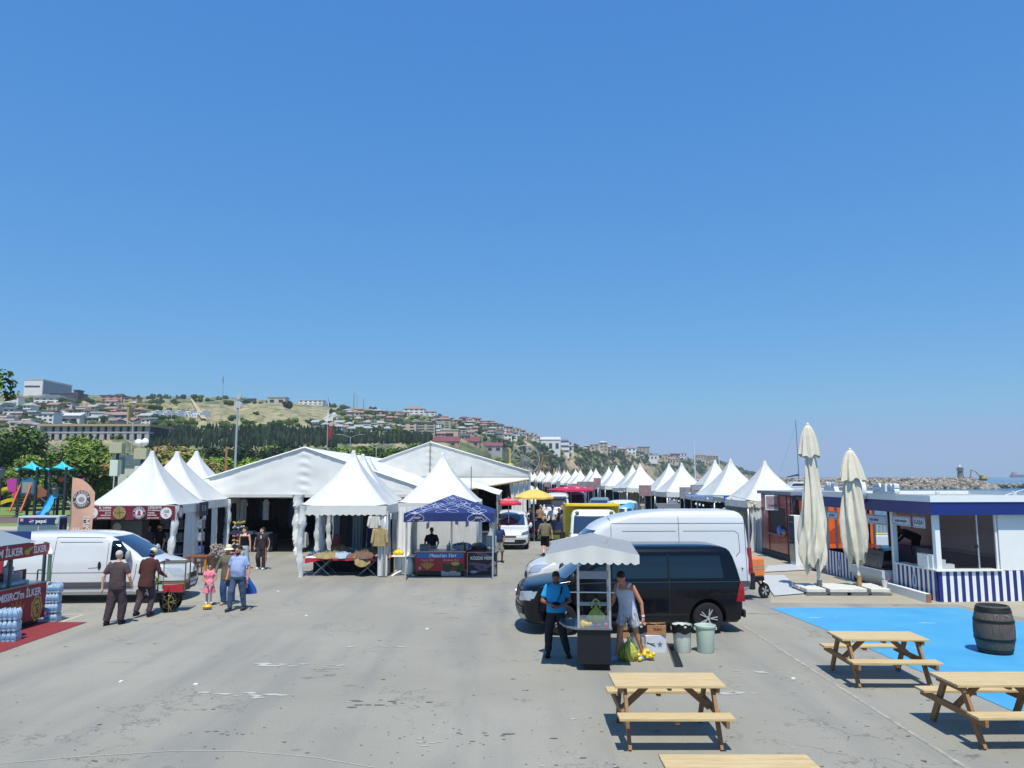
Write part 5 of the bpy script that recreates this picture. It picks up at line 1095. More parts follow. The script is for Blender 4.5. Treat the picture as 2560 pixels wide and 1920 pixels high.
ob('cargo_box', MB().box(.7, 2.7, -.05, 1.2, .62, .68).box(.7, 2.7, -.06, -.02, .62, 1.05).box(.7, 2.7, 1.18, 1.22, .62, 1.05).box(.7, .74, -.05, 1.2, .62, 1.05), dbp, tr, bevel=.01)
ob('headboard', MB().box(.62, .68, -.05, .0, .6, 1.5).box(.62, .68, 1.15, 1.2, .6, 1.5).box(.62, .68, -.05, 1.2, 1.42, 1.5).box(.62, .68, -.05, 1.2, 1.15, 1.22), dbp, tr); ob('seat', MB().box(.55, 1.2, .25, .9, .78, .92), black_plastic, tr, bevel=.04)
ob('red_spring', MB().bar((1.0, -.1, .55), (.75, -.1, 1.1), .08, .04).bar((.6, -.1, 1.15), (1.1, -.1, 1.1), .06, .04).bar((1.25, -.1, .5), (.95, -.1, 1.0), .06, .04), M('red_paint', 'b5203a', .4), tr)
# parasols
def parasol(label, x, y, zt, R, n, mat, pole=True, drop=.35, panel=None):
    t = thing('parasol', label, 'parasol', (x, y, 0)); g = MB()
    def fn(u, v):
        a = 2*pi*u; sc = abs(sin(n*a/2)); r = R*v*(1-.06*sc*v); return (r*cos(a), r*sin(a), zt-drop*v**1.5-.0*sc+.03*(1-sc)*v)
    g.grid(fn, n*6, 10)
    vl = MB(); vl.grid(lambda u, v: ((R*(1-.06*abs(sin(n*pi*u))))*cos(2*pi*u), (R*(1-.06*abs(sin(n*pi*u))))*sin(2*pi*u), zt-drop-.1*v+.03*(1-abs(sin(n*pi*u)))), n*6, 1); g.add(vl.v, vl.f)
    ob('canopy', g, mat, t, smooth=True)
    if pole: ob('pole', MB().tube((0, 0, 0), (0, 0, zt+.06), .025), alu, t)
    if panel:
        for k in range(n):
            a = 2*pi*(k+.5)/n; z = zt-drop*.65**1.5; g = MB(); g.ell((0, 0, 0), (.18, .03, .07), 8, 0, T(R*.65*cos(a), R*.65*sin(a), z+.02) @ RZ(a+pi/2)); ob('panel_print', g, panel, t)
    return t
redp = M('red_canopy', 'c22f48', .6, var=.12); palep = M('pale_print', 'd9a39c', .8)
q = Q(1271, 1262, 37.6); parasol('red half-open parasol lying above the white car, pale prints on its panels', q.x, 39.4, 2.5, .66, 8, redp, True, .28, palep)
q = Q(1427, 1215, 58); parasol('wide flat red parasol above the white camper', q.x, 58, q.z, 1.75, 8, M('crimson_canopy', 'bd1c4a', .6, var=.1), True, .3, palep)
q = Q(1340, 1224, 43.0); parasol('large yellow parasol over the yellow-green food cart', q.x-.1, 43.2, q.z+.02, 1.1, 8, M('yellow_canopy', 'dcb85c', .7, var=.1), True, .45)
# ------------------------------------------------------------------ foreground furniture
def picnic(label, loc, rz=0):
    t = thing('picnic_table', label, 'picnic table', loc, rz, 'pale pine picnic tables'); W = 1.5; h = W/2
    g = MB(); random.seed(1)
    for k in range(6): y = -.355+.1186*k; g.box(-h, h, y, y+.112, .715+.001*(k % 2), .75+.001*(k % 2))
    ob('tabletop', g, pine, t, bevel=.004)
    for sd in (-1, 1):
        g = MB()
        for k in range(2): y = sd*.64-.135+.137*k; g.box(-h, h, y, y+.131, .415, .45)
        ob('bench', g, pine, t, bevel=.004)
    for sx in (-1, 1):
        x = sx*.60
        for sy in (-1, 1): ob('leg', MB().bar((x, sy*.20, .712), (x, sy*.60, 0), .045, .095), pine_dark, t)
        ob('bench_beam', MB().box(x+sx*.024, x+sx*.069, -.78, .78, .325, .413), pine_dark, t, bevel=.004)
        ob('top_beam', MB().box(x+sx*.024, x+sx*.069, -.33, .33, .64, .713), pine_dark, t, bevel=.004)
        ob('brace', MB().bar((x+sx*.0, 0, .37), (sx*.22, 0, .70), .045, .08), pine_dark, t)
    ob('batten', MB().box(-.025, .025, -.3, .3, .67, .713), pine_dark, t)
    for sy in (-1, 1): ob('batten', MB().box(-.03, .03, sy*.64-.12, sy*.64+.12, .375, .413), pine_dark, t)
    return t
pt = picnic('pine picnic table directly in front of the black corn cart', (2.14, 11.13, 0), radians(0))
dup(pt, (6.50, 14.12, 0), radians(-1.5), 'pine picnic table standing at the edge of the blue painted ground, farthest one')
dup(pt, (6.78, 11.18, 0), radians(1), 'pine picnic table cut off by the right edge of the photo')
dup(pt, (2.24, 7.85, 0), radians(0), 'pine picnic table nearest the camera, only its top showing at the bottom edge')
# barrel
wb = M('old_barrel_wood', '5e5148', .7, var=.45, sc=7, stretch=(6, 6, .7), bump=.5, bsc=8); hoopm = M('barrel_hoop', '1c211f', .5, .4)
t = thing('wooden_barrel', 'old dark wooden barrel with iron hoops standing on the blue painted ground', 'barrel', (9.83, 16.15, 0))
def br(z): u = (z-.475)/.475; return .375-.085*u*u
g = MB(); prof = [(br(z), z) for z in [.95*k/18 for k in range(19)]]; g.lathe(prof+[(.265, .95), (.262, .90), (.05, .90)], (0, 0, 0), 40)
for k in range(28):
    a = 2*pi*k/28
ob('staves', g, wb, t, smooth=True)
for z0, z1 in ((.0, .05), (.07, .10), (.27, .32), (.63, .68), (.83, .86), (.875, .925)):
    ob('hoop', MB().lathe([(br(z0)+.001, z0), (br(z0)+.009, z0+.002), (br(z1)+.009, z1-.002), (br(z1)+.001, z1)], (0, 0, 0), 40), hoopm, t, smooth=True)
ob('faded_emblem', MB().add([(br(.74+.05*sin(k))*1.006*sin(a), -br(.74)*1.012*cos(a), .74+.035*sin(a*14)+.02*(k % 3)) for k, a in enumerate([-.5+.07*q for q in range(14)])]+[(br(.74)*1.006*sin(a), -br(.74)*1.012*cos(a), .78+.03*sin(a*9)) for a in [-.5+.07*q for q in range(14)]], [(q, q+1, q+15, q+14) for q in range(13)]), M('faded_white', '8e8680', .8, var=.5, sc=30, col2='5a524c'), t)
# closed umbrellas
ucl = M('umbrella_cloth', 'd3cdb9', .85, var=.08, sc=1.6, bump=.5, bsc=9, stretch=(1.6, 1.6, .4)); ucl_w = M('umbrella_base_white', 'c9c9c2', .8, var=.12, sc=4)
def umbrella(label, loc, top, prof1, prof2, seed, lean, wood):
    t = thing('closed_umbrella', label, 'umbrella', loc, 0, 'closed parasols beside the striped kiosk')
    def cloth_(prof, nf, ph, rag, amp):
        g = MB(); z0, z1 = prof[0][0], prof[-1][0]
        def fn(u, v):
            z = z1+(z0-z1)*v; r = itp([(a, b) for a, b, c in prof], z); cx = itp([(a, c) for a, b, c in prof], z); a = 2*pi*u
            f = sin(nf*a+ph+2.2*sin(z*1.3+seed))+.5*sin((nf+3)*a+z*2.1+seed*2); k = 1+amp*f*min(1, v*4+.12)
            zz = z-(rag*(sin(3*a+ph)*.5+.5*sin(7*a+seed)) if v > .97 else rag*v**3*.5*sin(3*a+ph))
            return (cx+lean*(z/4.5)+r*k*cos(a), r*k*sin(a)*.85, zz)
        return g.grid(fn, 110, 50)
    ob('cover_top', cloth_(prof1, 8, seed, .07, .16), ucl, t, smooth=True).data.shade_smooth()
    ob('cover_main', cloth_(prof2, 7, seed*2.3, .28, .20), ucl, t, smooth=True)
    ob('finial', MB().ell((lean*top/4.5, 0, top), (.05, .05, .06), 10), ucl, t, smooth=True)
    g = MB(); g.tube((0, 0, .1), (lean, 0, 3.6), .055, .045, 14); ob('pole', g, M('white_pole', 'c9ccca', .5, var=.15, sc=6), t, smooth=True)
    if wood: ob('pole_sleeve', MB().tube((0, 0, .1), (0, 0, .52), .066, .066, 14), M('plywood_sleeve', 'a98658', .8, var=.2), t)
    else: ob('pole_sleeve', MB().tube((0, 0, .1), (0, 0, .38), .075, .075, 14), M('sleeve_grey', '5b5f63', .6), t)
    b = ob('base_frame', MB().box(-.68, .68, -.045, .045, .03, .08).box(-.045, .045, -.68, .68, .03, .08).box(-.68, .68, -.68, -.64, .03, .07).box(-.68, .68, .64, .68, .03, .07), steel, t)
    for sx in (-1, 1):
        for sy in (-1, 1): ob('slab', MB().box(sx*.35-.29, sx*.35+.29, sy*.35-.29, sy*.35+.29, .085, .20), ucl_w, t, bevel=.02)
    for sx in (-1, 1):
        for sy in (-1, 1): ob('caster', MB().tube((sx*.62-.02, sy*.62, .025), (sx*.62+.02, sy*.62, .025), .025, .025, 10), black_plastic, t)
    return t
umbrella('taller closed cream parasol with its cloth twisted and hanging low on the left side', (9.52, 24.35, 0), 5.2, [(4.2, .29, -.02), (4.5, .25, 0), (4.85, .19, 0), (5.08, .12, 0), (5.2, .04, 0)], [(.80, .28, -.16), (1.2, .36, -.16), (1.7, .37, -.10), (2.2, .34, -.05), (2.9, .27, -.02), (3.5, .19, 0), (4.0, .16, 0), (4.6, .12, 0)], 1.3, -.12, False)
umbrella('shorter closed cream parasol on a pole with a plywood sleeve at its foot', (10.76, 24.35, 0), 4.4, [(3.45, .35, -.0), (3.8, .28, 0), (4.1, .2, 0), (4.32, .12, 0), (4.4, .04, 0)], [(1.0, .22, 0), (1.3, .32, -.03), (1.7, .36, -.03), (2.2, .35, -.03), (2.8, .28, 0), (3.3, .22, 0), (3.8, .16, 0)], 2.9, -.08, True)
t = thing('paper_cup', 'white cup with a red straw left on the shorter parasol base', 'cup', (P(2182, 1476).x+.02, 24.0, .2)); ob('cup', MB().lathe([(.06, 0), (.085, .2), (.08, .2), (.055, .02)], (0, 0, 0), 16), M('cup_white', 'd4d1c8', .6), t, smooth=True); ob('straw', MB().tube((0, 0, .1), (.17, 0, .30), .018, .018, 8), M('straw_red', 'c22a55', .5), t)
# ---- navy striped kiosk
kx = thing('striped_kiosk', 'navy and white striped kiosk with a flat blue-banded roof at the right edge', 'kiosk', (12.2, 22.5, 0), radians(4.2))
kw = M('kiosk_white', 'e3e6e4', .45, var=.04, sc=2); kn = M('kiosk_navy', '1d2c74', .4, var=.06); brownw = M('kiosk_inner_brown', 'c4aea8', .8, var=.08); kdark = M('kiosk_dark', '23222b', .7)
ob('floor', MB().box(0, 5.6, 0, 6.75, .004, .06), kdark, kx)
ob('roof', MB().box(-.2, 5.9, -.2, 6.95, 2.84, 2.9), M('roof_grey', '9aa09f', .8, var=.1), kx)
g = MB()
for (a, b, c, d) in ((-.24, 5.94, -.24, -.18), (-.24, -.18, -.18, 6.99), (-.18, 5.94, 6.93, 6.99), (5.88, 5.94, -.18, 6.93)): g.box(a, b, c, d, 2.83, 3.02)
ob('fascia', g, kw, kx)
g = MB()
for (a, b, c, d) in ((-.21, 5.91, -.21, -.16), (-.21, -.16, -.16, 6.96), (-.16, 5.91, 6.91, 6.96), (5.86, 5.91, -.16, 6.91)): g.box(a, b, c, d, 2.46, 2.829)
ob('roof_band', g, kn, kx); ob('ceiling', MB().box(-.15, 5.85, -.15, 6.9, 2.6, 2.64), M('ceiling_grey', '6b6668', .8), kx)
g = MB()
n = 26
for k in range(n): x = .0+.224*k; g.box(x, x+.112, -.03, .0, .0, .86, 0); g.box(x+.112, x+.224, -.028, .0, .0, .86, 1)
ob('striped_panel', g, [kn, kw], kx)
for (y0, y1) in ((.02, 2.09), (4.6, 6.64)):
    g = MB(); m = int((y1-y0)/.112)
    for k in range(m): y = y0+(y1-y0)*k/m; g.box(-.03+.002*(k % 2), 0, y, y+(y1-y0)/m, 0, .86, k % 2)
    ob('striped_panel', g, [kn, kw], kx)
    yc = (y0+y1)/2+.05; Tm = T(-.036, yc, .42) @ RZ(-pi/2) @ FACE_Y
    g = MB(); g.disc((0, 0), .11, 24, 0, Tm, .30); ob('oval_emblem', g, M('emblem_pale', 'b9c2d2', .6), kx); g = MB(); Tn = T(-.040, yc, .42) @ RZ(-pi/2) @ FACE_Y; g.disc((0, .05), .04, 12, 0, Tn, .13); g.disc((0, -.2), .05, 12, 0, Tn, .02); ob('emblem_figure', g, M('emblem_navy', '54638c', .6), kx)
ob('counter_top', MB().box(-.08, 1.9, -.09, .35, .862, .90), kw, kx); ob('counter_top', MB().box(-.08, .3, .355, 2.1, .862, .90), kw, kx)
for (x, y, w) in ((.07, .07, .075), (.06, 2.22, .07), (1.87, .06, .03), (.06, 4.55, .05), (.06, 6.68, .06)): ob('post', MB().box(x-w, x+w, y-w, y+w, .901 if y < 2 else .05, 2.47), kw, kx, bevel=.005)
ob('front_wall', MB().box(1.92, 5.8, 0, .08, .87, 2.47), kw, kx); ob('back_wall', MB().box(2.62, 2.7, .1, 6.7, 0.07, 2.59), brownw, kx)
ob('wall_rail', MB().box(2.56, 2.615, .1, 6.6, 1.12, 1.2), M('rail_pale', '8f8688', .6), kx); ob('lower_wall', MB().box(2.59, 2.617, .1, 6.6, .07, 1.1), M('kiosk_lower', '4c4f60', .7), kx)
for x in (.9, 1.7, 2.5): ob('window_post', MB().box(x-.04, x+.04, 6.66, 6.74, .9, 2.47), M('post_grey', '55565e', .6), kx)
ob('end_sill', MB().box(.1, 2.9, 6.64, 6.74, .07, .9), kdark, kx)
# tinted front pane split in two
gl = M('tinted_glass', '3a3436', .05, spec=.5, alpha=.14)
ob('window_pane', MB().box(.16, 1.30, .07, .075, .905, 2.46), gl, kx); ob('window_pane', MB().box(1.34, 1.84, .09, .095, .905, 2.46), gl, kx); ob('window_frame', MB().box(1.30, 1.34, .06, .09, .905, 2.46), alu, kx); ob('window_handle', MB().box(1.22, 1.3, .03, .06, 1.5, 1.6), black_plastic, kx)
# display case in the side gap
g = MB(); g.prism([(-.02, .05), (-.30, .38), (-.30, .60), (.5, .60), (.5, .05)], 2.4, 4.48, 'xz'); ob('display_case', g, M('case_white', 'bfc6cc', .3), kx, bevel=.01)
ob('display_base', MB().box(-.24, .4, 2.42, 4.46, .61, .66), kdark, kx)
g = MB(); g.quad((-.29, 2.44, .66), (-.29, 4.44, .66), (-.16, 4.44, 1.2), (-.16, 2.44, 1.2)); g.quad((-.16, 2.44, 1.2), (-.16, 4.44, 1.2), (.45, 4.44, 1.28), (.45, 2.44, 1.28)); ob('display_glass', g, M('case_glass', '39444e', .04, spec=.7, alpha=.5), kx)
g = MB()
for k in range(7): g.cb((.0, 2.7+.26*k, .74), (.35, .2, .1))
ob('tray', g, M('tray_dark', '323642', .5), kx)
ob('raised_step', MB().box(1.2, 2.3, 3.6, 5.6, .065, .55), kdark, kx)
# hanging signs
sgw = M('sign_pale', 'c3cbd8', .5); sgn = M('sign_navy', '1f2b52', .6)
for (y0, y1, z0, z1, s_, fs) in ((.42, 1.02, 2.04, 2.36, 'KASA', .2), (1.16, 2.12, 2.05, 2.35, 'sıcak mezeler', .13), (2.42, 3.95, 2.0, 2.32, 'taze deniz', .15), (5.62, 6.45, 2.02, 2.3, 'içecekler', .13), (4.75, 5.5, 2.02, 2.3, 'salata', .13)):
    yc = (y0+y1)/2; zc = (z0+z1)/2; w = y1-y0; hh = z1-z0
    o = ob('hanging_sign', MB().cb((0, 0, 0), (.025, w, hh)), sgw, kx, (-.02, yc, zc), bevel=.01)
    Tm = T(-.0165, 0, 0) @ RZ(-pi/2) @ FACE_Y; g = MB()
    for (a, b, c, d) in ((-w/2+.03, w/2-.03, hh/2-.04, hh/2-.028), (-w/2+.03, w/2-.03, -hh/2+.028, -hh/2+.04), (-w/2+.03, -w/2+.042, -hh/2+.04, hh/2-.04), (w/2-.042, w/2-.03, -hh/2+.04, hh/2-.04)): g.add([(a, c, 0), (b, c, 0), (b, d, 0), (a, d, 0)], [(0, 1, 2, 3)], 0, Tm)
    g.text(s_, fs, Tm, 0, .02, .9); ob('sign_lettering', g, sgn, o)
    ob('sign_hanger', MB().tube((0, -w*.3, hh/2), (0, -w*.3, 2.6-zc), .006).tube((0, w*.3, hh/2), (0, w*.3, 2.6-zc), .006), steel, o)
# roof sign: disc and raised letters
o = ob('roof_disc', MB().tube((-.42, 3.55, 3.13), (-.28, 3.55, 3.13), .45, .45, 36), kw, kx, smooth=True)
g = MB(); Tm = T(-.424, 3.55, 3.13) @ RZ(-pi/2) @ FACE_Y; g.disc((0, 0), .40, 30, 0, Tm); ob('disc_face', g, M('disc_face', 'a9b7d0', .5), o)
g = MB(); Tm = T(-.428, 3.55, 3.18) @ RZ(-pi/2) @ FACE_Y; g.disc((0, .06), .05, 14, 0, Tm, .14); g.disc((0, -.1), .09, 14, 0, Tm, .03); g.text('BALIK', .13, T(-.428, 3.55, 2.92) @ RZ(-pi/2) @ FACE_Y, 0, .01); ob('disc_emblem', g, M('emblem_navy'), o)
def solid_text(st, size, depth, Tm, bold=.03, sx=1):
    vs, fs = textmesh(st, bold, 'CENTER', 0); g = MB()
    top = [(v[0]*size*sx, v[1]*size, depth) for v in vs]; bot = [(v[0]*size*sx, v[1]*size, 0) for v in vs]; n = len(vs)
    ed = {}
    for f in fs:
        for a, b in zip(f, f[1:]+f[:1]): ed[(a, b)] = ed.get((a, b), 0)+1
    sidef = [(a, b, b+n, a+n) for (a, b) in ed if (b, a) not in ed]
    return g.add(bot+top, [tuple(i+n for i in f) for f in fs]+[tuple(reversed(f)) for f in fs]+sidef, 0, Tm)
g = solid_text('FENILOS', .40, .16, T(-.12, 2.1, 3.16) @ RZ(-pi/2) @ FACE_Y, .05, .85); ob('roof_lettering', g, M('letter_white', 'd3dae0', .5), kx)
g = solid_text('SNACK', .40, .16, T(-.12, 5.6, 3.18) @ RZ(-pi/2) @ FACE_Y, .05, .55); ob('roof_lettering', g, M('letter_white'), kx)
for x in (.15, 2.5, 3.9): ob('roof_bracket', MB().cb((x, .0, 3.06), (.1, .06, .1)).tube((x-.05, 0, 3.0), (x-.05, 0, 3.16), .02), M('bracket_white', 'cfd2d2', .5), kx)
ob('roof_cable', MB().path([(3.1+.9*sin(a)*.9+.2*a/3, .8+.5*cos(a*1.3), 2.95+.32*abs(sin(a))) for a in [k*.2 for k in range(17)]], .016), M('letter_white'), kx)
# stepped white box, laptop shelf, bottles on the counters
ob('stepped_box', MB().box(.0, .75, .36, .66, .902, 1.02).box(.0, .42, .36, .66, 1.022, 1.34).box(-.05, .1, .36, 1.0, .902, 1.34), kw, kx) if False else None
t = thing('stepped_stand', 'white stepped stand on the kiosk counter behind the corner post', 'display stand', (12.2, 22.5, .905), radians(4.2))
ob('steps', MB().box(-.04, .62, .15, .34, 0, .13).box(-.04, .36, .15, .34, .131, .26).box(-.04, .22, .15, .34, .261, .40).box(-.06, .12, .345, .85, 0, .40), kw, t)
t = thing('glass_cabinet', 'small black-framed glass cabinet on the counter under the bending person', 'display cabinet', (12.2, 22.5, .905), radians(4.2))
fr = MB()
for (a, b) in (((.35, .5, 0), (.35, 1.7, 0)), ((.35, .5, .5), (.35, 1.7, .5)), ((.35, .5, 0), (.35, .5, .5)), ((.35, 1.7, 0), (.35, 1.7, .5)), ((.8, .5, .5), (.8, 1.7, .5)), ((.35, .5, .5), (.8, .5, .5)), ((.35, 1.7, .5), (.8, 1.7, .5))): fr.bar(a, b, .035, .035)
ob('frame', fr, black_plastic, t); ob('counter_shelf', MB().box(.3, .9, .4, 1.8, -.03, -.002), kdark, t); ob('salmon_mound', MB().ell((.5, 1.35, .12), (.08, .16, .1), 10), M('salmon_food', 'b98370', .7), t); ob('pane', MB().quad((.36, .5, .02), (.36, 1.7, .02), (.36, 1.7, .5), (.36, .5, .5)), M('case_glass'), t)  # the rounded mound is plain salmon colour
t = thing('water_bottle', 'clear water bottle standing on the glass cabinet in the kiosk', 'bottle', (12.2+.45, 23.35, 1.42)); ob('bottle', MB().lathe([(.035, 0), (.04, .03), (.04, .18), (.015, .24), (.015, .27)], (0, 0, 0), 12), M('bottle_pet', 'a9bccb', .1, alpha=.7), t, smooth=True)
# low white beam on the ground
a = P(2212, 1474); b = P(2322, 1507); t = thing('white_beam', 'long white boxed beam with a wooden end lying before the striped kiosk', 'beam', (0, 0, 0)); ob('casing', MB().bar((a.x, a.y, .07), (b.x, b.y, .07), .14, .36), kw, t, bevel=.01); d = (b-a).normalized(); ob('wooden_end', MB().bar((b.x+d.x*.001, b.y+d.y*.001, .07), (b.x+d.x*.03, b.y+d.y*.03, .07), .13, .35), M('end_wood', '8e6349', .8), t)
# dark red kiosk, orange kiosk
dred = M('dark_red_panel', '8a2c2a', .3, var=.12, sc=2, coat=.4); dgrey = M('anthracite', '3b4250', .6)
k = thing('red_kiosk', 'dark red panelled kiosk with a black serving window and grey frame', 'kiosk', (11.68, 32.2, 0))
g = MB(); g.box(0, 2.4, 0, 4.2, .25, 2.78); ob('shell', g, dgrey, k); g = MB()
for (y0, y1, z0, z1) in ((.12, .95, .3, 2.72), (3.05, 4.08, .3, 2.72), (.96, 3.04, .3, 1.05), (.96, 3.04, 2.22, 2.72)): g.box(-.03, -.002, y0, y1, z0, z1)
ob('red_panel', g, dred, k, bevel=.008); [ob('rib', MB().box(-.06, -.031, y, y+.07, .3, 2.72), M('red_rib', '7d2c2a', .3, coat=.5), k) for y in (.3, .75, 3.1)]
ob('serving_window', MB().box(-.01, -.004, .98, 3.02, 1.07, 2.2), M('window_black', '08090d', .5), k); ob('window_sill', MB().box(-.14, -.032, .95, 3.05, 1.03, 1.07), steel, k); ob('roof', MB().box(-.15, 2.5, -.1, 4.3, 2.782, 2.92), M('roof_edge_grey', '7d828c', .6), k); ob('plinth', MB().box(-.04, 2.4, -.03, 4.23, .0, .248), M('plinth_dark', '24262c', .7), k)
t = thing('menu_sign', 'white boxed menu sign mounted above the dark red kiosk window', 'sign', (11.55, 34.2, 2.42), radians(-30)); ob('sign_box', MB().box(-.38, .38, -.06, .06, -.33, .33), kw, t, bevel=.01); ob('picture', MB().add([(-.33, -.065, -.28), (.22, -.065, -.28), (.22, -.065, .28), (-.33, -.065, .28)], [(0, 1, 2, 3)]), M('menu_print', '8f9aa6', .6, var=.5, sc=8, col2='a06a72'), t); ob('lettering', MB().text('menü', .16, T(-.06, -.068, -.12) @ FACE_Y, 0, .03), M('dark_ink', '2a2530', .7), t)
for (z, y, c, s_) in ((1.12, 1.55, '4d74b0', .22), (1.12, 1.12, '3d5f9c', .16), (1.1, 1.0, 'a58356', .14)):
    t = ob('water_pack', MB().ell((0, 0, s_*.6), (s_*.6, s_, s_*.9), 10, jit=.1), M('pack_'+c, c, .3), None, (11.60, 32.2+y, z), smooth=True, label={'4d74b0': 'round blue wrapped pack on the sill of the dark red kiosk', '3d5f9c': 'smaller dark blue pack on the dark red kiosk sill', 'a58356': 'small tan box at the near end of the dark red kiosk sill'}[c], cat='package')
org = M('orange_panel', 'ec6a26', .5, var=.1, sc=2)
k = thing('orange_kiosk', 'bright orange kiosk with grey corner posts between red and striped kiosks', 'kiosk', (11.85, 31.0, 0))
ob('wall', MB().box(0, 2.6, .0, 1.1, .3, 2.6), org, k); ob('plinth', MB().box(.02, 2.5, .02, 1.05, 0, .298), dgrey, k); ob('roof', MB().box(-.12, 2.7, -.06, 1.15, 2.602, 2.75), dgrey, k)
for x in (-.05, 1.0, 2.5): ob('corner_post', MB().box(x, x+.09, -.03, .06, .0, 2.6), M('post_slate', '4c5568', .6), k)
ob('seat_print', MB().add([(.1, -.012, .95), (1.2, -.012, .95), (1.2, -.012, 1.7)], [(0, 1, 2)]), M('orange_deep', 'b34a2b', .5), k)
ob('tarpaulin', MB().grid(lambda u, v: (-.2+2.2*u, .2+.8*v, 2.8+.12*sin(u*7)*sin(v*4)), 12, 8), M('blue_tarp', '2a62b4', .5, var=.2), k, smooth=True)
t = thing('drinks_fridge', 'tall glass-door drinks fridge beside the dark red kiosk', 'fridge', (11.36, 31.6, 0)); ob('cabinet', MB().box(-.02, .5, -.3, .3, .05, 2.0), kw, t, bevel=.01); ob('glass_door', MB().box(-.04, -.021, -.27, .27, .15, 1.72), M('fridge_glass', '37474f', .05, coat=.8), t); ob('header', MB().box(-.04, -.021, -.28, .28, 1.74, 1.98), M('header_dark', '191b22', .5), t)
dk = M('white_deck', 'c5c9cc', .6, var=.1)
def deck(name, label, pts, n):
    t = thing('slatted_mat', label, 'floor mat', (0, 0, 0), 0, 'white slatted mats'); a, b, c, d = [Vector((p.x, p.y, 0)) for p in pts]
    g = MB()
    for k in range(n):
        u0, u1 = k/n, (k+.62)/n; q = [a.lerp(d, u0), b.lerp(c, u0), b.lerp(c, u1), a.lerp(d, u1)]
        g.add([(p.x, p.y, .03) for p in q]+[(p.x, p.y, .055) for p in q], [(4, 5, 6, 7), (0, 1, 5, 4), (1, 2, 6, 5), (2, 3, 7, 6), (3, 0, 4, 7)])
    ob('slats', g, dk, t); g = MB(); g.add([(p.x, p.y, .029) for p in (a, b, c, d)], [(0, 1, 2, 3)]); ob('underlay', g, M('deck_under', '5a6672', .8), t)
deck('m', 'white slatted mat leading up to the orange kiosk', (P(1912, 1432), P(2050, 1425), P(2048, 1408), P(1920, 1417)), 13)
deck('m', 'longer white slatted mat reaching the taller parasol base', (P(1935, 1492), P(2010, 1486), P(1960, 1441), P(1900, 1441)), 24)
ob('doormat', MB().box(10.9, 11.7, 29.9, 31.0, .006, .02), M('maroon_mat', '5e2633', .95), None, label='dark maroon doormat before the orange kiosk', cat='mat')
# ---- black corn cart with a pale canopy
cx_, cy_ = 1.56, 15.15
k = thing('corn_cart', 'black corn cart with a glass case and a pale grey scalloped awning', 'food cart', (cx_, cy_, 0), radians(-4))
cb_ = M('cart_black', '101219', .45, var=.2, sc=3)
ob('cabinet', MB().box(-.31, .30, -.5, .35, .12, .745), cb_, k, bevel=.01); ob('kick_base', MB().box(-.2, .28, -.42, .3, .03, .118), rubber, k)
g = MB(); pl = [(-.36, -.55), (.33, -.55), (.33, .42), (-.62, .42), (-.66, .1), (-.56, -.3)]; g.prism(pl, .747, .775, 'xy'); ob('counter', g, steel, k, fixn=True)
g = MB(); pl = [(-.60, .08), (-.52, -.24), (-.36, -.45), (-.34, .35), (-.60, .35)]; g.add([(x, y, .779) for x, y in pl], [tuple(range(len(pl)))]); ob('sink', g, M('counter_dark', '2d3138', .4), k)
fr = MB()
for x in (-.29, .29):
    for y in (-.5, .15): fr.bar((x, y, .776), (x, y, 1.82 if y < 0 else 1.62), .04, .04)
    fr.bar((x, -.5, 1.4), (x, .15, 1.4), .03, .03); fr.bar((x, .15, 1.6), (x, .15, 2.35), .035, .035); fr.bar((x, -.5, 1.8), (x, -.5, 2.28), .03, .03)
ob('glass_frame', fr, alu, k); ob('rail', MB().tube((-.44, -.52, 1.42), (.38, -.52, 1.42), .014), chrome, k)
ob('top_panel', MB().box(-.27, .27, -.51, -.48, 1.66, 1.80), M('frosted_panel', '8b93a3', .4), k); ob('back_shelf', MB().box(-.27, .27, -.05, .15, 1.10, 1.14), steel, k)
ob('low_glass', MB().quad((-.27, -.5, .78), (.27, -.5, .78), (.27, -.5, 1.0), (-.27, -.5, 1.0)), M('clear_glass', 'c9d4d8', .03, alpha=.22), k)
# awning
aw = M('awning_grey', '8c9093', .7, var=.06, sc=3, bump=.2, bsc=4); x0, x1, y0, y1 = -.86, .84, -.92, 1.5; g = MB()
def awn(u, v):
    x = x0+(x1-x0)*u+(v*.06-.03); y = y0+(y1-y0)*v; w = 1-abs(2*u-1); return (x*(1-.03*v), y, 2.14+.17*w+.05*v+.02*sin(v*9)*w-.012*sin(u*pi*2)**2)
g.grid(awn, 20, 14)
ob('awning', g, aw, k, smooth=True)
g = MB(); K = 12; sub = 6
def val_edge(p, q, zt0, zt1, n, name_mi=0):
    vs = []; fs = []; m = n*sub
    for i in range(m+1):
        t_ = i/m; x = p[0]+(q[0]-p[0])*t_; y = p[1]+(q[1]-p[1])*t_; zt = zt0(t_); s_ = abs(sin(pi*n*t_)); w = .012*sin(t_*23)
        vs += [(x, y+w*0, zt), (x, y-.012+w, 1.99-.045*s_+(.02 if 0 < t_ < 1 else 0))]
    for i in range(m): fs.append((2*i, 2*i+1, 2*i+3, 2*i+2))
    g.add(vs, fs)
val_edge((x0-.03, y0), (x1-.03, y0), lambda t_: 2.14+.17*(1-abs(2*t_-1)), None, 11)
val_edge((x0-.03, y0), (x0+.03, y1), lambda t_: 2.14+.05*t_, None, 11); val_edge((x1-.03, y0), (x1, y1), lambda t_: 2.14+.05*t_, None, 11); val_edge((x0+.03, y1), (x1, y1), lambda t_: 2.19+.17*(1-abs(2*t_-1)), None, 11)
ob('awning_valance', g, M('valance_pale', 'c6c9c6', .7, var=.05), k, smooth=True)
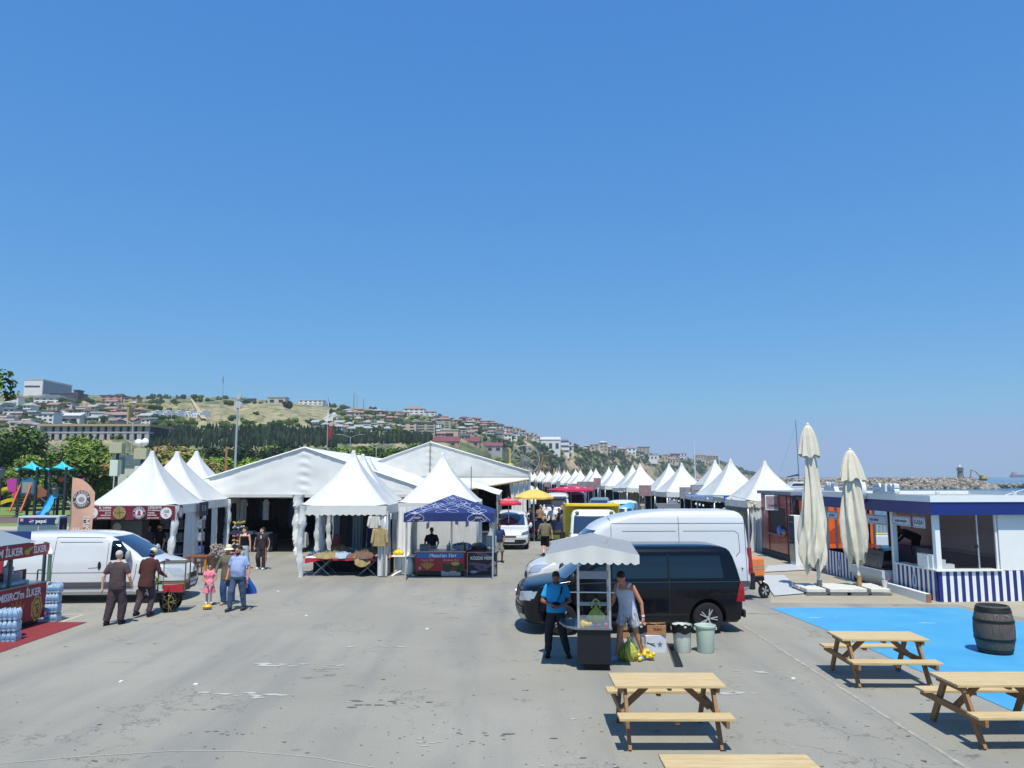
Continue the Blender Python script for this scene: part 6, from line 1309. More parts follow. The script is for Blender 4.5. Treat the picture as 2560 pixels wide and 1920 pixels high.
# things in and round the cart
yb = M('corn_bag', 'b5b83e', .35, var=.5, sc=12, col2='8f9a45', bump=.8, bsc=18, spec=.6)
def sack(name, label, cat, loc, r, mat, tie=True, seed=1, handles=False):
    t = thing(name, label, cat, loc); g = MB(); random.seed(seed)
    def fn(u, v):
        a = 2*pi*u; pr = sin(pi*min(.97, v*.92+.10))**.6; q = 1+.10*sin(5*a+seed)+.07*sin(11*a+v*9)+.05*sin(17*a); kk = max(.12, pr*(1-.55*v**2))
        return (r[0]*kk*q*cos(a), r[1]*kk*q*sin(a), r[2]*v)
    g.grid(fn, 48, 18); g.disc((0, 0, .002), r[0]*.5, 16); ob('sack', g, mat, t, smooth=True)
    if tie: g = MB(); g.path([(0, 0, r[2]*.97), (r[0]*.12, 0, r[2]*1.12), (r[0]*.3, 0, r[2]*1.05)], .012, 6); g.path([(0, 0, r[2]*.97), (-r[0]*.15, .02, r[2]*1.1)], .012, 6); ob('knot', g, mat, t)
    if handles: g = MB(); g.path([(-.08, 0, r[2]*.9), (-.06, 0, r[2]*1.25), (0, 0, r[2]*1.38), (.06, 0, r[2]*1.25), (.08, 0, r[2]*.9)], .016, 6); ob('handle', g, mat, t)
    return t
sack('corn_bag', 'yellow-green carrier bag of corn standing in the glass case of the black cart', 'bag', (cx_+.03, cy_-.18, .778), (.17, .13, .34), yb, False, 3, True)
sack('corn_bag', 'large tied yellow-green bag of corn on the ground behind the black cart', 'bag', P(1574, 1655)+Vector((0, .1, 0)), (.19, .16, .40), yb, True, 5)
g_ = P(1616, 1652)+Vector((0, .12, 0)); t = thing('lemon_bag', 'tied bag of yellow fruit on the ground right of the corn bag', 'bag', g_); g = MB(); random.seed(3)
for q in range(34): g.ell((random.gauss(0, .075), random.gauss(0, .06), .045+abs(random.gauss(0, .055))), .042, 8)
ob('fruit', g, M('yellow_fruit', 'dfc22e', .4), t, smooth=True); g = MB(); g.grid(lambda u, v: ((.17-.13*v)*cos(2*pi*u)*(1+.1*sin(u*40)), (.13-.1*v)*sin(2*pi*u), .05+.17*v), 30, 5); ob('sack', g, M('thin_yellow_film', 'd8cc5a', .3, alpha=.45), t, smooth=True); ob('knot', MB().path([(0, 0, .2), (.02, 0, .27), (-.04, 0, .29), (-.01, 0, .22)], .01), M('thin_yellow_film'), t)
for n_, (dx, dy, r, c, lab) in enumerate(((-.24, -.38, .055, 'e0b62a', 'tall yellow fruit leaning on the left post in the cart case'), (-.17, -.4, .05, 'e0b62a', 'yellow fruit in the cart case beside the tall yellow one'), (-.11, -.38, .05, 'dcae2a', 'third yellow fruit from the left in the cart case'), (-.06, -.42, .03, '3457a8', 'blue lid lying left in the cart case'), (.02, -.42, .03, '7a2b3a', 'dark red lid between the blue lids in the cart case'), (.07, -.4, .035, '2f55a4', 'blue lid below the corn bag in the cart case'), (.19, -.42, .04, 'c02a50', 'crimson ball at the right end of the cart case'))):
    o = ob('fruit' if r > .035 else 'lid', MB().ell((0, 0, r), (r, r, r*(1.7 if n_ == 0 else 1 if r > .035 else .6)), 12), M('item_'+c, c, .4), None, (cx_+dx, cy_+dy, .778), smooth=True, label=lab, cat='fruit' if c[0] in 'ed' else 'lid' if n_ < 6 else 'ball')
# bins, boxes, metal strip
def bin_(label, px, py, mat, liner):
    t = thing('waste_bin', label, 'bin', P(px, py)+Vector((0, .18, 0)), 0, 'pale plastic bins behind the black cart'); ob('bucket', MB().lathe([(.155, 0), (.165, .02), (.195, .50), (.215, .505), (.217, .54), (.20, .545), (.19, .53), (.16, .05)], (0, 0, 0), 32), mat, t, smooth=True)
    for sx in (-1, 1): ob('handle', MB().cb((sx*.215, 0, .47), (.03, .09, .05)), mat, t)
    if liner:
        g = MB(); g.grid(lambda u, v: ((.222+.01*sin(u*60))*cos(2*pi*u), (.222+.01*sin(u*47))*sin(2*pi*u), .555-.16*v-.02*sin(u*35)*v), 60, 3); g.grid(lambda u, v: ((.222-.06*v)*cos(2*pi*u), (.222-.06*v)*sin(2*pi*u), .556-.1*v+.015*sin(u*50+v)), 60, 3); ob('bin_liner', g, M('black_liner', '0b0c10', .25, bump=.6, bsc=30), t, smooth=True)
    return t
bm = M('bin_white', 'c9d0c6', .4, var=.04); bm2 = M('bin_greenish', 'b4c6b8', .4, var=.04)
bin_('off-white bin with a black liner near the black van rear wheel', 1711, 1634, bm, True); b2 = bin_('pale greenish empty bin, rightmost of the bins by the wheel', 1770, 1635, bm2, False); bin_('off-white bin with liner half hidden behind the man in shorts', 1601, 1632, bm, True)
cbm = M('cardboard', 'a07752', .85, var=.2, sc=5); wbx = M('white_carton', 'c3c8d2', .7, var=.08)
a = P(1637, 1634); t = thing('carton', 'white carton with a printed star on its side, under the brown box', 'box', (a.x, a.y+.2, 0), radians(12)); ob('box', MB().box(-.22, .22, -.18, .18, 0, .35), wbx, t, bevel=.006)
g = MB(); pts = [((.07 if k % 2 == 0 else .028)*cos(pi/2+k*pi/5), (.07 if k % 2 == 0 else .028)*sin(pi/2+k*pi/5), 0) for k in range(10)]; g.add(pts, [tuple(range(10))], 0, T(.08, -.183, .17) @ FACE_Y); ob('printed_star', g, M('star_grey', '5c6a84', .7), t); g = MB(); g.bar((-.2, -.183, .22), (-.02, -.183, .14), .003, .02); g.bar((-.2, -.183, .2), (-.03, -.183, .19), .003, .012); ob('printed_lines', g, M('print_dark', '3b4450', .7), t)
t = thing('carton', 'open brown cardboard box resting on the white star carton', 'box', (a.x+.02, a.y+.22, .352), radians(-8)); ob('box', MB().box(-.25, .25, -.16, .16, 0, .19), cbm, t, bevel=.004); ob('lid_flap', MB().quad((-.24, -.15, .195), (.05, -.16, .25), (.05, .0, .22), (-.24, .02, .2)).quad((.06, -.12, .2), (.25, -.1, .23), (.25, .12, .21), (.05, .14, .2)), M('cardboard_dark', '6f5236', .9), t); ob('lettering', MB().text('ELMA', .07, T(.08, -.163, .11) @ FACE_Y, 0, .02), M('brown_ink', '4b2c1d', .8), t)
a = P(1562, 1600); t = thing('carton', 'small brown box between the legs of the man in shorts', 'box', (a.x, a.y+.25, 0)); ob('box', MB().box(-.12, .12, -.1, .1, 0, .3), cbm, t, bevel=.004); ob('tape', MB().box(-.121, .121, -.102, -.1005, .14, .18), black_plastic, t)
a, b = P(1676, 1610), P(1697, 1668); t = thing('metal_strip', 'dark metal channel strip lying on the asphalt beside the bins', 'metal strip', (0, 0, 0)); t.location = (a+b)/2; t.rotation_euler.z = atan2(b.y-a.y, b.x-a.x); L_ = (b-a).length/2; ob('channel', MB().box(-L_, L_, -.07, .07, .003, .014), M('dark_steel', '2d3336', .5, .5), t); ob('edge', MB().box(-L_, L_, -.08, -.071, .003, .04).box(-L_, L_, .071, .08, .003, .04), M('green_grey', '59665f', .5), t)
# ---- wares under the clothes tent
t = thing('folding_table', 'long folding table with red cloth edge and crossed legs under the clothes', 'table', (-5.93, 28.75, 0))
ob('tabletop', MB().box(-1.5, 1.5, -.55, .6, .60, .625), black_plastic, t)
g = MB()
def rc_(u, v): return (-1.52+3.04*u, -.57-.015*sin(u*40), .632-.07*v-.012*sin(u*17)-(.10*max(0, .16-u)/.16)*v)
g.grid(rc_, 60, 2); g.add([(-1.52, -.57, .632), (1.52, -.57, .632), (1.52, .6, .632), (-1.52, .6, .632)], [(0, 1, 2, 3)]); ob('red_cloth', g, M('red_cloth', 'b32640', .8, var=.15), t, smooth=True)
for x in (-.95, .7): ob('crossed_legs', MB().tube((x-.33, -.45, 0), (x+.35, -.45, .6), .018).tube((x+.33, -.43, 0), (x-.35, -.43, .6), .018).tube((x-.33, .45, 0), (x+.35, .45, .6), .018).tube((x+.33, .45, 0), (x-.35, .45, .6), .018), steel, t)
ob('back_cloth', MB().box(-1.5, 1.5, .56, .6, 0.02, .6), dark_cloth, t)
khaki = [M('khaki_a', '94825a', .9, var=.2, sc=5), M('khaki_b', '7b6a4a', .9, var=.2, sc=5), M('denim_pale', '9db4c8', .9, var=.2, sc=5), M('denim', '3a5b93', .9, var=.2), M('brown_c', '6b564c', .9, var=.2), M('off_white_c', 'c6c4ba', .9, var=.1), M('khaki_c', 'a8966b', .9, var=.2, sc=5)]
random.seed(12)
piles = [(-1.2, -.2, .35, 5, 'flat off-white garment at the left end of the clothes table'), (-1.0, .05, .42, 2, 'pale denim heap at the left of the clothes table'), (-.78, -.3, .42, 0, 'khaki shirt heap in front of the pale denim heap'), (-.38, .1, .42, 1, 'tallest khaki heap left of the middle of the table'), (-.2, -.32, .32, 2, 'pale blue jeans heap at the table middle edge'), (.05, -.05, .28, 3, 'bright blue garment behind the pale jeans'), (.12, -.35, .25, 4, 'brown garment right of the pale jeans'), (.42, 0, .4, 6, 'light khaki heap right of the middle of the table'), (.62, -.3, .42, 4, 'brown-grey heap at the front right of the table'), (.85, .05, .42, 1, 'rounded brown khaki heap at the table right side'), (1.1, -.2, .35, 6, 'pale khaki shirts at the right end of the table'), (.55, -.5, .3, 0, 'khaki garment hanging over the table front edge'), (-.15, .35, .35, 2, 'grey-blue garment far behind on the clothes table')]
for i, (x, y, r, m, lab) in enumerate(piles):
    z0 = .636; hgt = [.07, .26, .22, .40, .22, .2, .16, .28, .28, .36, .2, .12, .3][i]; ph = random.random()*9
    def fn(u, v, r=r, hgt=hgt, ph=ph, i=i):
        a = 2*pi*u; q = 1+.18*sin(3*a+ph)+.1*sin(7*a+ph*2); f = (1-v*v)**.55; zz = hgt*.8*f*(1+.16*sin(8*v+3*a+ph)+.16*sin(17*v-5*a)+.1*sin(9*a+20*v))
        return (1.25*r*v*q*cos(a), r*.9*v*q*sin(a), max(.002, zz)-(.0 if i != 11 or sin(a) > -.2 or v < .5 else .28*(v-.5)*2*(-sin(a))))
    o = ob('clothes_heap', MB().grid(fn, 40, 14), khaki[m], None, (-5.93+x, 28.75+y, z0), smooth=True, label=lab, cat='clothes', group='clothes on the table')
def jacket(label, loc, rz, mat, h=.62, w=.48):
    t = thing('hanging_jacket', label, 'jacket', loc, rz); g = MB(); g.grid(lambda u, v: ((u-.5)*w*(1-.35*max(0, v-.8)/.2)*(1.0+.12*(1-v)), .06*sin(pi*u)*-1+.015*sin(u*22), h*v-h), 20, 12); g.grid(lambda u, v: ((u-.5)*w*(1-.35*max(0, v-.8)/.2)*(1.0+.12*(1-v)), .06*sin(pi*u)+.015*sin(u*22), h*v-h), 20, 12); ob('jacket_body', g, mat, t, smooth=True)
    for sx in (-1, 1): ob('sleeve', MB().caps(Vector((sx*w*.42, 0, -.06)), Vector((sx*w*.56, -.04, -h*.78)), .06, .05, 10), mat, t, smooth=True)
    return t
jacket('khaki jacket hung on the right front post of the clothes tent', (-4.72, 27.85, 1.72), radians(8), khaki[6]); jacket('small beige garment hung high at the right front post of the clothes tent', (-4.95, 27.95, 2.15), radians(10), khaki[5], .42, .36); jacket('beige garment hanging behind the left front post of the clothes tent', (-7.75, 29.0, 1.5), radians(30), khaki[5], .55, .3)
t = thing('clothes_stand', 'dark clothes hanging inside the clothes tent at its right', 'clothes rack', (-5.0, 30.2, 0)); ob('rail', MB().tube((-.6, 0, 1.9), (.5, 0, 1.9), .02).tube((-.6, 0, 0), (-.6, 0, 1.9), .02).tube((.5, 0, 0), (.5, 0, 1.9), .02), steel, t)
for q in range(6): g = MB(); garment(g, -.45+q*.16, .05*(q % 2), 1.88, .36, 1.2, 0, q+5); ob('garment', g, rc[5 if q % 3 else 3], t)
ob('post_sheet', curtain(.42, 2.3, 14, .06, 61, .1), M('blue_grey_sheet', '9db0bd', .7, bump=.3, bsc=5), None, (-6.05, 30.6, .02), smooth=True, label='pale blue-grey wrapped post standing in the middle of the clothes tent', cat='wrapped post')
ob('post_sheet', curtain(.22, 2.3, 10, .05, 62, .1), M('blue_grey_sheet'), None, (-6.95, 30.9, .02), smooth=True, label='narrow pale wrapped post at the left inside the clothes tent', cat='wrapped post')
ob('red_bag', MB().box(-.15, .15, -.1, .1, .0, .75), M('maroon_bag', '7c3835', .7), None, (-6.7, 29.9, .62), bevel=.08, label='upright maroon bag standing behind the clothes heaps', cat='bag')
# plastic table with yellow bag
q = P(1003, 1441); t = thing('plastic_table', 'white plastic pedestal table beside the clothes tent', 'table', (q.x+.05, q.y+.35, 0)); ob('tabletop', MB().box(-.42, .42, -.35, .35, .68, .72), pale_plastic, t, bevel=.015); ob('pedestal', MB().box(-.08, .08, -.06, .06, .05, .68), pale_plastic, t, bevel=.01)
for sx in (-1, 1): ob('foot', MB().path([(sx*.05, -.05, .18), (sx*.25, -.2, .1), (sx*.4, -.3, .0)], .03), pale_plastic, t)
sack('yellow_bag', 'bright yellow plastic bag on the white plastic table', 'bag', (q.x-.15, q.y+.3, .722), (.2, .14, .22), M('yellow_film', 'd9b92c', .35), True, 4)
ob('pale_sack', MB().ell((0, 0, .33), (.16, .14, .33), 14, jit=.08), M('white_sack', 'c9cdca', .6), None, (q.x+.28, q.y+.1, 0), smooth=True, label='off-white lumpy sack on the ground under the white plastic table', cat='sack')
ob('brown_crate', MB().box(-.17, .17, -.15, .15, 0, .45), M('taupe_box', '6b5c55', .8), None, (q.x+.52, q.y+.45, .62), bevel=.02, label='brown box leaning at the left end of the red corn cart', cat='box') if False else None
# ---- blue canopy stall
bc = M('blue_canopy', '192a63', .6, var=.12, sc=2, bump=.25, bsc=5); C0 = Vector((-2.16, 28.45, 0)); hw = 1.56
t = thing('blue_canopy', 'navy blue pop-up canopy printed with white loops over the red corn cart', 'canopy', C0)
g = MB()
for q in range(4):
    R = RZ(q*pi/2)
    def fn(u, v): s_ = hw*(1-v); return (R @ Vector(((2*u-1)*s_, -s_, 2.30+.60*v-.05*sin(pi*v)*(1-abs(2*u-1)))))
    g.grid(lambda u, v: tuple(fn(u, v)), 16, 12)
    g.grid(lambda u, v: tuple(R @ Vector(((2*u-1)*hw, -hw-.02-.02*sin(u*9)*(1-v), 2.02+.28*v-.03*(1-v)*abs(2*u-1)**3))), 24, 2)
ob('canopy_cloth', g, bc, t, smooth=True)
def onroof(x, s_):                     # s_: distance measured up the front slope, negative runs down the valance
    if s_ < 0: return Vector((x, -hw-.05, 2.30+s_))
    v = min(.97, s_/1.67); lim = hw*(1-v)*.97; xx = max(-lim, min(lim, x)); return Vector((xx, -hw*(1-v)-.01, 2.318+.60*v-.05*sin(pi*v)*(1-abs(xx)/max(.01, hw*(1-v)))))
g = MB()
def ribbon(pts, w=.016):
    for a, b in zip(pts[:-1], pts[1:]):
        if abs(a[0]) > hw*.97 or abs(b[0]) > hw*.97: continue
        for q in (a, b): pass
        va = max(0, a[1])/1.67
        if abs(a[0]) > hw*(1-min(.97, va))*.95: continue
        dx, dy = b[0]-a[0], b[1]-a[1]; L_ = sqrt(dx*dx+dy*dy)+1e-9; nx, ny = -dy/L_*w/2, dx/L_*w/2
        g.add([onroof(a[0]-nx, a[1]-ny), onroof(b[0]-nx, b[1]-ny), onroof(b[0]+nx, b[1]+ny), onroof(a[0]+nx, a[1]+ny)], [(0, 1, 2, 3)])
for (cx0, cy0, s0) in ((-1.2, -.0, 1), (-.1, .35, 1.2), (.95, -.02, 1), (-.6, .75, .8), (.5, .85, .8), (0, 1.35, .5), (-1.0, .5, .7), (1.05, .5, .7)):
    for pz in range(4):
        a0 = pz*pi/2+pi/4*(1 if s0 > .9 else .5); pts = []
        for i in range(15): tt = i/14; l = s0*.42*sin(pi*tt)*.0+s0*.5*tt*(1-tt)*4*.55; aa = a0+(tt-.5)*1.5; r_ = s0*.42*sin(pi*tt)**.8; pts.append((cx0+r_*cos(aa), cy0+r_*sin(aa)*.8))
        ribbon(pts)
for sgn in (-1, 1):
    ribbon([(sgn*(-1.4+.12*i), -.25+.11*i) for i in range(18)]); ribbon([(sgn*(-1.25+.12*i), -.27+.11*i) for i in range(17)]); ribbon([(sgn*(.3+.1*i), .9-.11*i) for i in range(11)])
ob('loop_print', g, M('print_pale', 'a9b6d6', .7), t)
g = MB()
for x in (-1.12, 1.0): g.disc((0, 0), .13, 20, 0, T(x, -hw-.056, 2.15) @ FACE_Y, .11)
ob('round_logo', g, M('logo_navy', '1a2c62', .6), t); g = MB()
for x in (-1.12, 1.0): g.text('mısır', .12, T(x, -hw-.06, 2.16) @ FACE_Y, 0, .03, 1, 'CENTER', .3)
ob('logo_lettering', g, M('logo_gold', 'c1a46a', .6), t)
for (x, y) in ((-1.5, -1.45), (1.5, -1.45), (1.5, 1.45), (-1.5, 1.45)): ob('leg', MB().box(x-.025, x+.025, y-.025, y+.025, 0, 2.3), alu, t)
ob('centre_pole', MB().tube((.06, -.9, .3), (.06, -.9, 2.3), .045, .045, 14), pale_plastic, t, smooth=True) if False else None
a = P(1128, 1440); t = thing('umbrella_base', 'white weighted base block with an upright white pole before the red corn cart', 'pole base', (a.x, a.y, 0)); ob('block', MB().box(-.36, .36, -.2, .2, 0, .27), M('stone_block', 'a7b2b5', .8, var=.2, sc=5, bump=.5, bsc=9), t, bevel=.06); ob('pole', MB().tube((0, 0, .28), (0, 0, 2.2), .035, .035, 14), pale_plastic, t, smooth=True); ob('collar', MB().tube((0, 0, .27), (0, 0, .42), .1, .04, 14), black_plastic, t)
# red corn cart
t = thing('red_corn_cart', 'red corn cart with a blue name strip and printed corn under the navy canopy', 'food cart', (-2.58, 28.6, 0)); rr = M('cart_red', 'a3232f', .5, var=.12, sc=2)
ob('cabinet', MB().box(-.88, .88, -.5, .35, .2, .86), rr, t, bevel=.01); ob('worktop', MB().box(-.92, .92, -.56, .4, .862, .90), steel, t); g = MB(); g.box(-.8, .8, -.45, .3, .05, .198); ob('underframe', g, black_plastic, t)
ob('name_strip', MB().box(-.84, .84, -.53, -.502, .66, .83), M('strip_blue', '2773b8', .5), t); g = MB(); g.text("Mesut'un Yeri", .17, T(.08, -.535, .745) @ FACE_Y, 0, .02, 1, 'CENTER', .35); ob('name_lettering', g, pale_plastic, t); g = MB(); g.text('Közde Mısır', .10, T(-.45, -.505, .585) @ FACE_Y, 0, .01, 1, 'CENTER', .35); g.text('Bardakta Mısır', .10, T(.4, -.505, .585) @ FACE_Y, 0, .01, 1, 'CENTER', .35); ob('small_lettering', g, M('pink_white', 'cfa9a4', .6), t)
g = MB()
for q in range(5): a = radians(-50+25*q); g.ell((0, 0, 0), (.045, .004, .16), 10, 0, T(-.45+.15*sin(a), -.505, .34+.05*cos(a)) @ RY(a))
ob('printed_corn', g, M('corn_print', 'b98443', .6, var=.2, sc=20), t); g = MB()
for (x, a) in ((.2, -.5), (.35, .5), (.62, -.3), (.75, .2)): g.ell((0, 0, 0), (.1, .004, .17), 10, 0, T(x, -.505, .32) @ RY(a))
ob('printed_leaves', g, M('leaf_print', '2a4a33', .7), t); ob('printed_bowl', MB().ell((.55, -.507, .46), (.15, .004, .07), 12), M('bowl_print', 'bfa24a', .6), t); ob('heart_print', MB().ell((-.72, -.505, .3), (.06, .004, .06), 12), M('lilac_print', 'a98fb0', .6), t)
g = MB(); g.quad((-.88, -.5, .9), (.85, -.5, .9), (.85, -.42, 1.1), (-.88, -.42, 1.1)); ob('sneeze_guard', g, M('clear_glass'), t)
random.seed(8)
for k2 in range(9):
    x = -2.2+.07*k2 if k2 > 2 else -2.35+.12*k2*.5; hh = random.uniform(.18, .34); o = ob('sauce_bottle', MB().lathe([(.03, 0), (.035, .02), (.033, hh*.7), (.012, hh*.85), (.012, hh)], (0, 0, 0), 12), M(('bottle_grey', 'bottle_olive', 'bottle_white')[k2 % 3], ('767b80', '6d7256', 'a9aeb0')[k2 % 3], .4), None, (x, 28.5+.05*(k2 % 2), .902), smooth=True, label=['first', 'second', 'third', 'fourth', 'fifth', 'sixth', 'seventh', 'eighth', 'ninth'][k2]+' slim sauce bottle from the left in the row on the red corn cart', cat='bottle', group='sauce bottles on the red cart')
ob('steel_tub', MB().box(-.17, .17, -.15, .15, 0, .2), M('tub_dark', '3f464d', .4), None, (-3.2, 28.65, .902), bevel=.02, label='dark steel tub at the left of the red corn cart worktop', cat='tub')
ob('blue_sheet', MB().ell((0, 0, .12), (.4, .2, .13), 14, jit=.2), M('blue_film', '3b6fb3', .4), None, (-1.85, 28.75, .902), smooth=True, label='crumpled blue plastic on the right of the red corn cart', cat='plastic sheet')
a = P(1203, 1440); t = thing('poster_board', 'black poster board advertising grilled corn standing right of the red cart', 'poster', (-1.07, 28.2, 0)); ob('board', MB().box(-.53, .53, -.02, .02, .06, .84), M('poster_dark', '1c1b26', .5, var=.5, sc=3), t); ob('frame', MB().box(-.55, -.53, -.025, .025, 0, .86).box(.53, .55, -.025, .025, 0, .86).box(-.55, .55, -.025, .025, .842, .86), steel, t)
g = MB(); g.text('KÖZDE MISIR', .155, T(-.03, -.024, .64) @ FACE_Y, 0, .025, .85); ob('lettering', g, pale_plastic, t); g = MB()
for (x, z, a, l) in ((-.15, .42, .1, .35), (.15, .33, -.45, .4), (-.05, .28, .3, .25), (.0, .78, .2, .3)): g.ell((0, 0, 0), (l, .003, .055), 12, 0, T(x, -.023, z) @ RY(a))
ob('printed_arms', g, M('poster_mauve', '6d5a72', .6, var=.4, sc=6), t); ob('printed_corn', MB().ell((.4, -.026, .45), (.1, .003, .1), 14).box(.33, .5, -.0245, -.0235, .08, .34), M('poster_pale', 'a9a7a8', .6, var=.6, sc=40, col2='3c3f50'), t); ob('printed_lid', MB().ell((-.3, -.024, .16), (.13, .003, .05), 12), M('poster_grey', '9aa0b8', .5), t)
t = thing('second_cart', 'low red cart with a round pan behind the poster board', 'food cart', (-1.35, 29.6, 0)); ob('cabinet', MB().box(-.5, .5, -.3, .3, .1, .85), rr, t, bevel=.01); ob('round_pan', MB().lathe([(.3, 0), (.36, .1), (.2, .2), (.02, .24)], (.1, 0, .86), 20), M('pan_grey', '6c7378', .4, .5), t, smooth=True); ob('blue_badge', MB().ell((-.2, -.305, .62), (.13, .004, .09), 12), M('badge_blue', '3565a5', .5), t)
t = thing('water_boiler', 'grey water tank over a round steel pot on a small stand', 'boiler', (-.78, 29.3, 0)); ob('stand', MB().box(-.2, .2, -.2, .2, .0, .55), M('stand_dark', '2f3236', .6), t); ob('pot', MB().lathe([(.17, .56), (.22, .62), (.2, .78), (.1, .84), (.04, .86)], (0, 0, 0), 20), alu, t, smooth=True); ob('tank', MB().box(-.2, .2, -.15, .15, .95, 1.35), M('tank_grey', '9fb0b0', .5), t, bevel=.03); ob('tap', MB().tube((0, 0, .84), (0, 0, .96), .03), steel, t)
a = P(1005, 1400)
t = thing('gas_bottle', 'tall pale gas bottle standing beyond the boiler under the canopy', 'gas bottle', (-.85, 31.0, 0)); ob('bottle', MB().lathe([(.15, 0), (.16, .1), (.16, 1.2), (.05, 1.4), (.04, 1.55)], (0, 0, 0), 18), M('bottle_steel', 'a7aeb2', .4), t, smooth=True); ob('valve', MB().cb((0, 0, 1.6), (.1, .05, .08)), steel, t)
# yellow-green cart in mid distance
t = thing('yellow_cart', 'pale yellow-green food cart with a printed face and a dark roof board', 'food cart', (1.7+.0, 44.0, 0)); q0 = Q(1347, 1300, 44); t.location.x = q0.x+.55
ob('counter', MB().box(-.85, .85, -.3, .3, .1, 1.0), M('cart_lime', 'ccd07e', .6), t, bevel=.01); ob('roof_board', MB().box(-.7, .9, -.35, -.3, 2.0, 2.32).box(-.95, 1.1, -.4, .4, 2.33, 2.38), M('board_taupe', '4d4a4c', .7), t)
for x in (-.85, .85): ob('post', MB().box(x-.04, x+.04, -.3, -.22, 1.0, 2.33), alu, t)
g = MB(); g.text('KAYNA', .2, T(.15, -.304, .8) @ FACE_Y, 0, .03); g.text('SÜT', .2, T(.05, -.304, .58) @ FACE_Y, 0, .03); ob('lettering', g, M('olive_ink', '8b8a2d', .7), t); ob('printed_face', MB().disc((0, 0), .2, 18, 0, T(-.5, -.304, .65) @ FACE_Y), M('print_grey', '7b8676', .7), t)
# ------------------------------------------------------------------ left side: meatball banner, carts, playground
k = thing('shop_banner', 'dark red meatball banner with round logos hung along the nearest left pagoda tent', 'banner', (-13.95, 29.9, 0), radians(3))
g = MB(); g.grid(lambda u, v: (-1.58+3.16*u, -1.62-.03*sin(u*7+v*2), 2.0+.5*v), 30, 4); ob('banner_cloth', g, M('banner_maroon', '6e1830', .6, var=.08), k, smooth=True)
g = MB(); g.grid(lambda u, v: (1.62+.02*sin(v*5), -1.58+.62*u, 2.0+.5*v), 6, 4); ob('banner_side', g, M('banner_maroon'), k, smooth=True)
wm = M('print_white', 'd6d6d6', .6); Tm = lambda x, z, y=-1.665: T(x, y, z) @ FACE_Y
def burst(g, x, z, r, Tf=Tm, n=20): g.add([((r if q % 2 == 0 else r*.86)*cos(pi*q/n), (r if q % 2 == 0 else r*.86)*sin(pi*q/n), 0) for q in range(2*n)], [tuple(range(2*n))], 0, Tf(x, z))
g = MB(); burst(g, -1.33, 2.25, .21); burst(g, 1.28, 2.24, .22); burst(g, .04-.36+.36+.28, 2.25, .235, n=40); burst(g, -.38, 2.25, .235, n=40)
ob('white_disc', g, wm, k); g = MB(); burst(g, 0, 0, .19, lambda x, z: T(1.655, -1.25, 2.25) @ RZ(pi/2) @ FACE_Y); ob('white_disc', g, wm, k)
g = MB(); g.disc((0, 0), .215, 30, 0, Tm(-.38, 2.25, -1.668)); ob('dish_photo', g, M('dish_olive', '6d6a35', .7, var=.6, sc=14, col2='9a8f58'), k)
g = MB()
for a in (0, pi/2): g.add([(-.17, -.012, 0), (.17, -.012, 0), (.17, .012, 0), (-.17, .012, 0)], [(0, 1, 2, 3)], 0, Tm(-.38, 2.25, -1.671) @ RZ(a+.1))
ob('dish_cross', g, M('dish_brown', '6b4a1e', .7), k)
g = MB(); nseg = 30
for q in range(nseg):
    a0, a1 = 2*pi*q/nseg, 2*pi*(q+1)/nseg
    g.add([(.215*cos(a0), .215*sin(a0), 0), (.215*cos(a1), .215*sin(a1), 0), (.135*cos(a1), .135*sin(a1), 0), (.135*cos(a0), .135*sin(a0), 0)], [(0, 3, 2, 1)], 0, Tm(.32, 2.25, -1.669))
ob('logo_ring', g, M('logo_navy_ring', '2c2f4e', .6), k)
g = MB()
def arc_text(g, st, r, a0, a1, size, Tf, flip=False):
    for i, ch in enumerate(st):
        a = a0+(a1-a0)*i/max(1, len(st)-1); g.text(ch, size, Tf @ T(r*cos(a), r*sin(a), 0) @ RZ(a-pi/2 if not flip else a+pi/2), 0, .03)
arc_text(g, 'RODOSTO', .175, radians(160), radians(20), .085, Tm(.32, 2.25, -1.672)); arc_text(g, 'ÇİĞKÖFTE', .175, radians(205), radians(335), .075, Tm(.32, 2.25, -1.672), True)
ob('logo_lettering', g, wm, k); g = MB(); g.disc((0, 0), .05, 12, 0, Tm(.32, 2.27, -1.672), .07); g.disc((0, -.06), .08, 12, 0, Tm(.32, 2.25, -1.673), .03); ob('logo_figure', g, M('logo_red', '9c3446', .6), k)
g = MB()
for (x, z, s_, fs, al) in ((-.68, 2.43, 'EL YAPIMI', .105, 'RIGHT'), (-.68, 2.335, 'HANDMADE', .08, 'RIGHT'), (-.68, 2.25, 'ручно', .075, 'RIGHT'), (-.68, 2.165, 'изработен', .075, 'RIGHT'), (-.68, 2.07, 'χειροποίητος', .08, 'RIGHT'), (.62, 2.43, 'ÇİĞKÖFTE', .105, 'LEFT'), (.62, 2.335, 'RAW MEATBALLS', .065, 'LEFT'), (.62, 2.25, 'сурови', .075, 'LEFT'), (.62, 2.165, 'кюфтета', .08, 'LEFT'), (.62, 2.07, 'ωμό κεφτεδάκι', .062, 'LEFT')): g.text(s_, fs, Tm(x, z), 0, .025, .95, al)
ob('lettering', g, wm, k)
g = MB(); g.text('150', .14, Tm(1.28, 2.29, -1.668), 0, .03); g.text('TL', .12, Tm(1.28, 2.15, -1.668), 0, .03); g.text('acılı', .08, Tm(-1.33, 2.33, -1.668), 0, .01); g.text('o', .07, Tm(-1.33, 2.24, -1.668), 0, .01); g.text('acısız', .08, Tm(-1.33, 2.14, -1.668), 0, .01); ob('price_lettering', g, M('teal_ink', '31566a', .6), k)
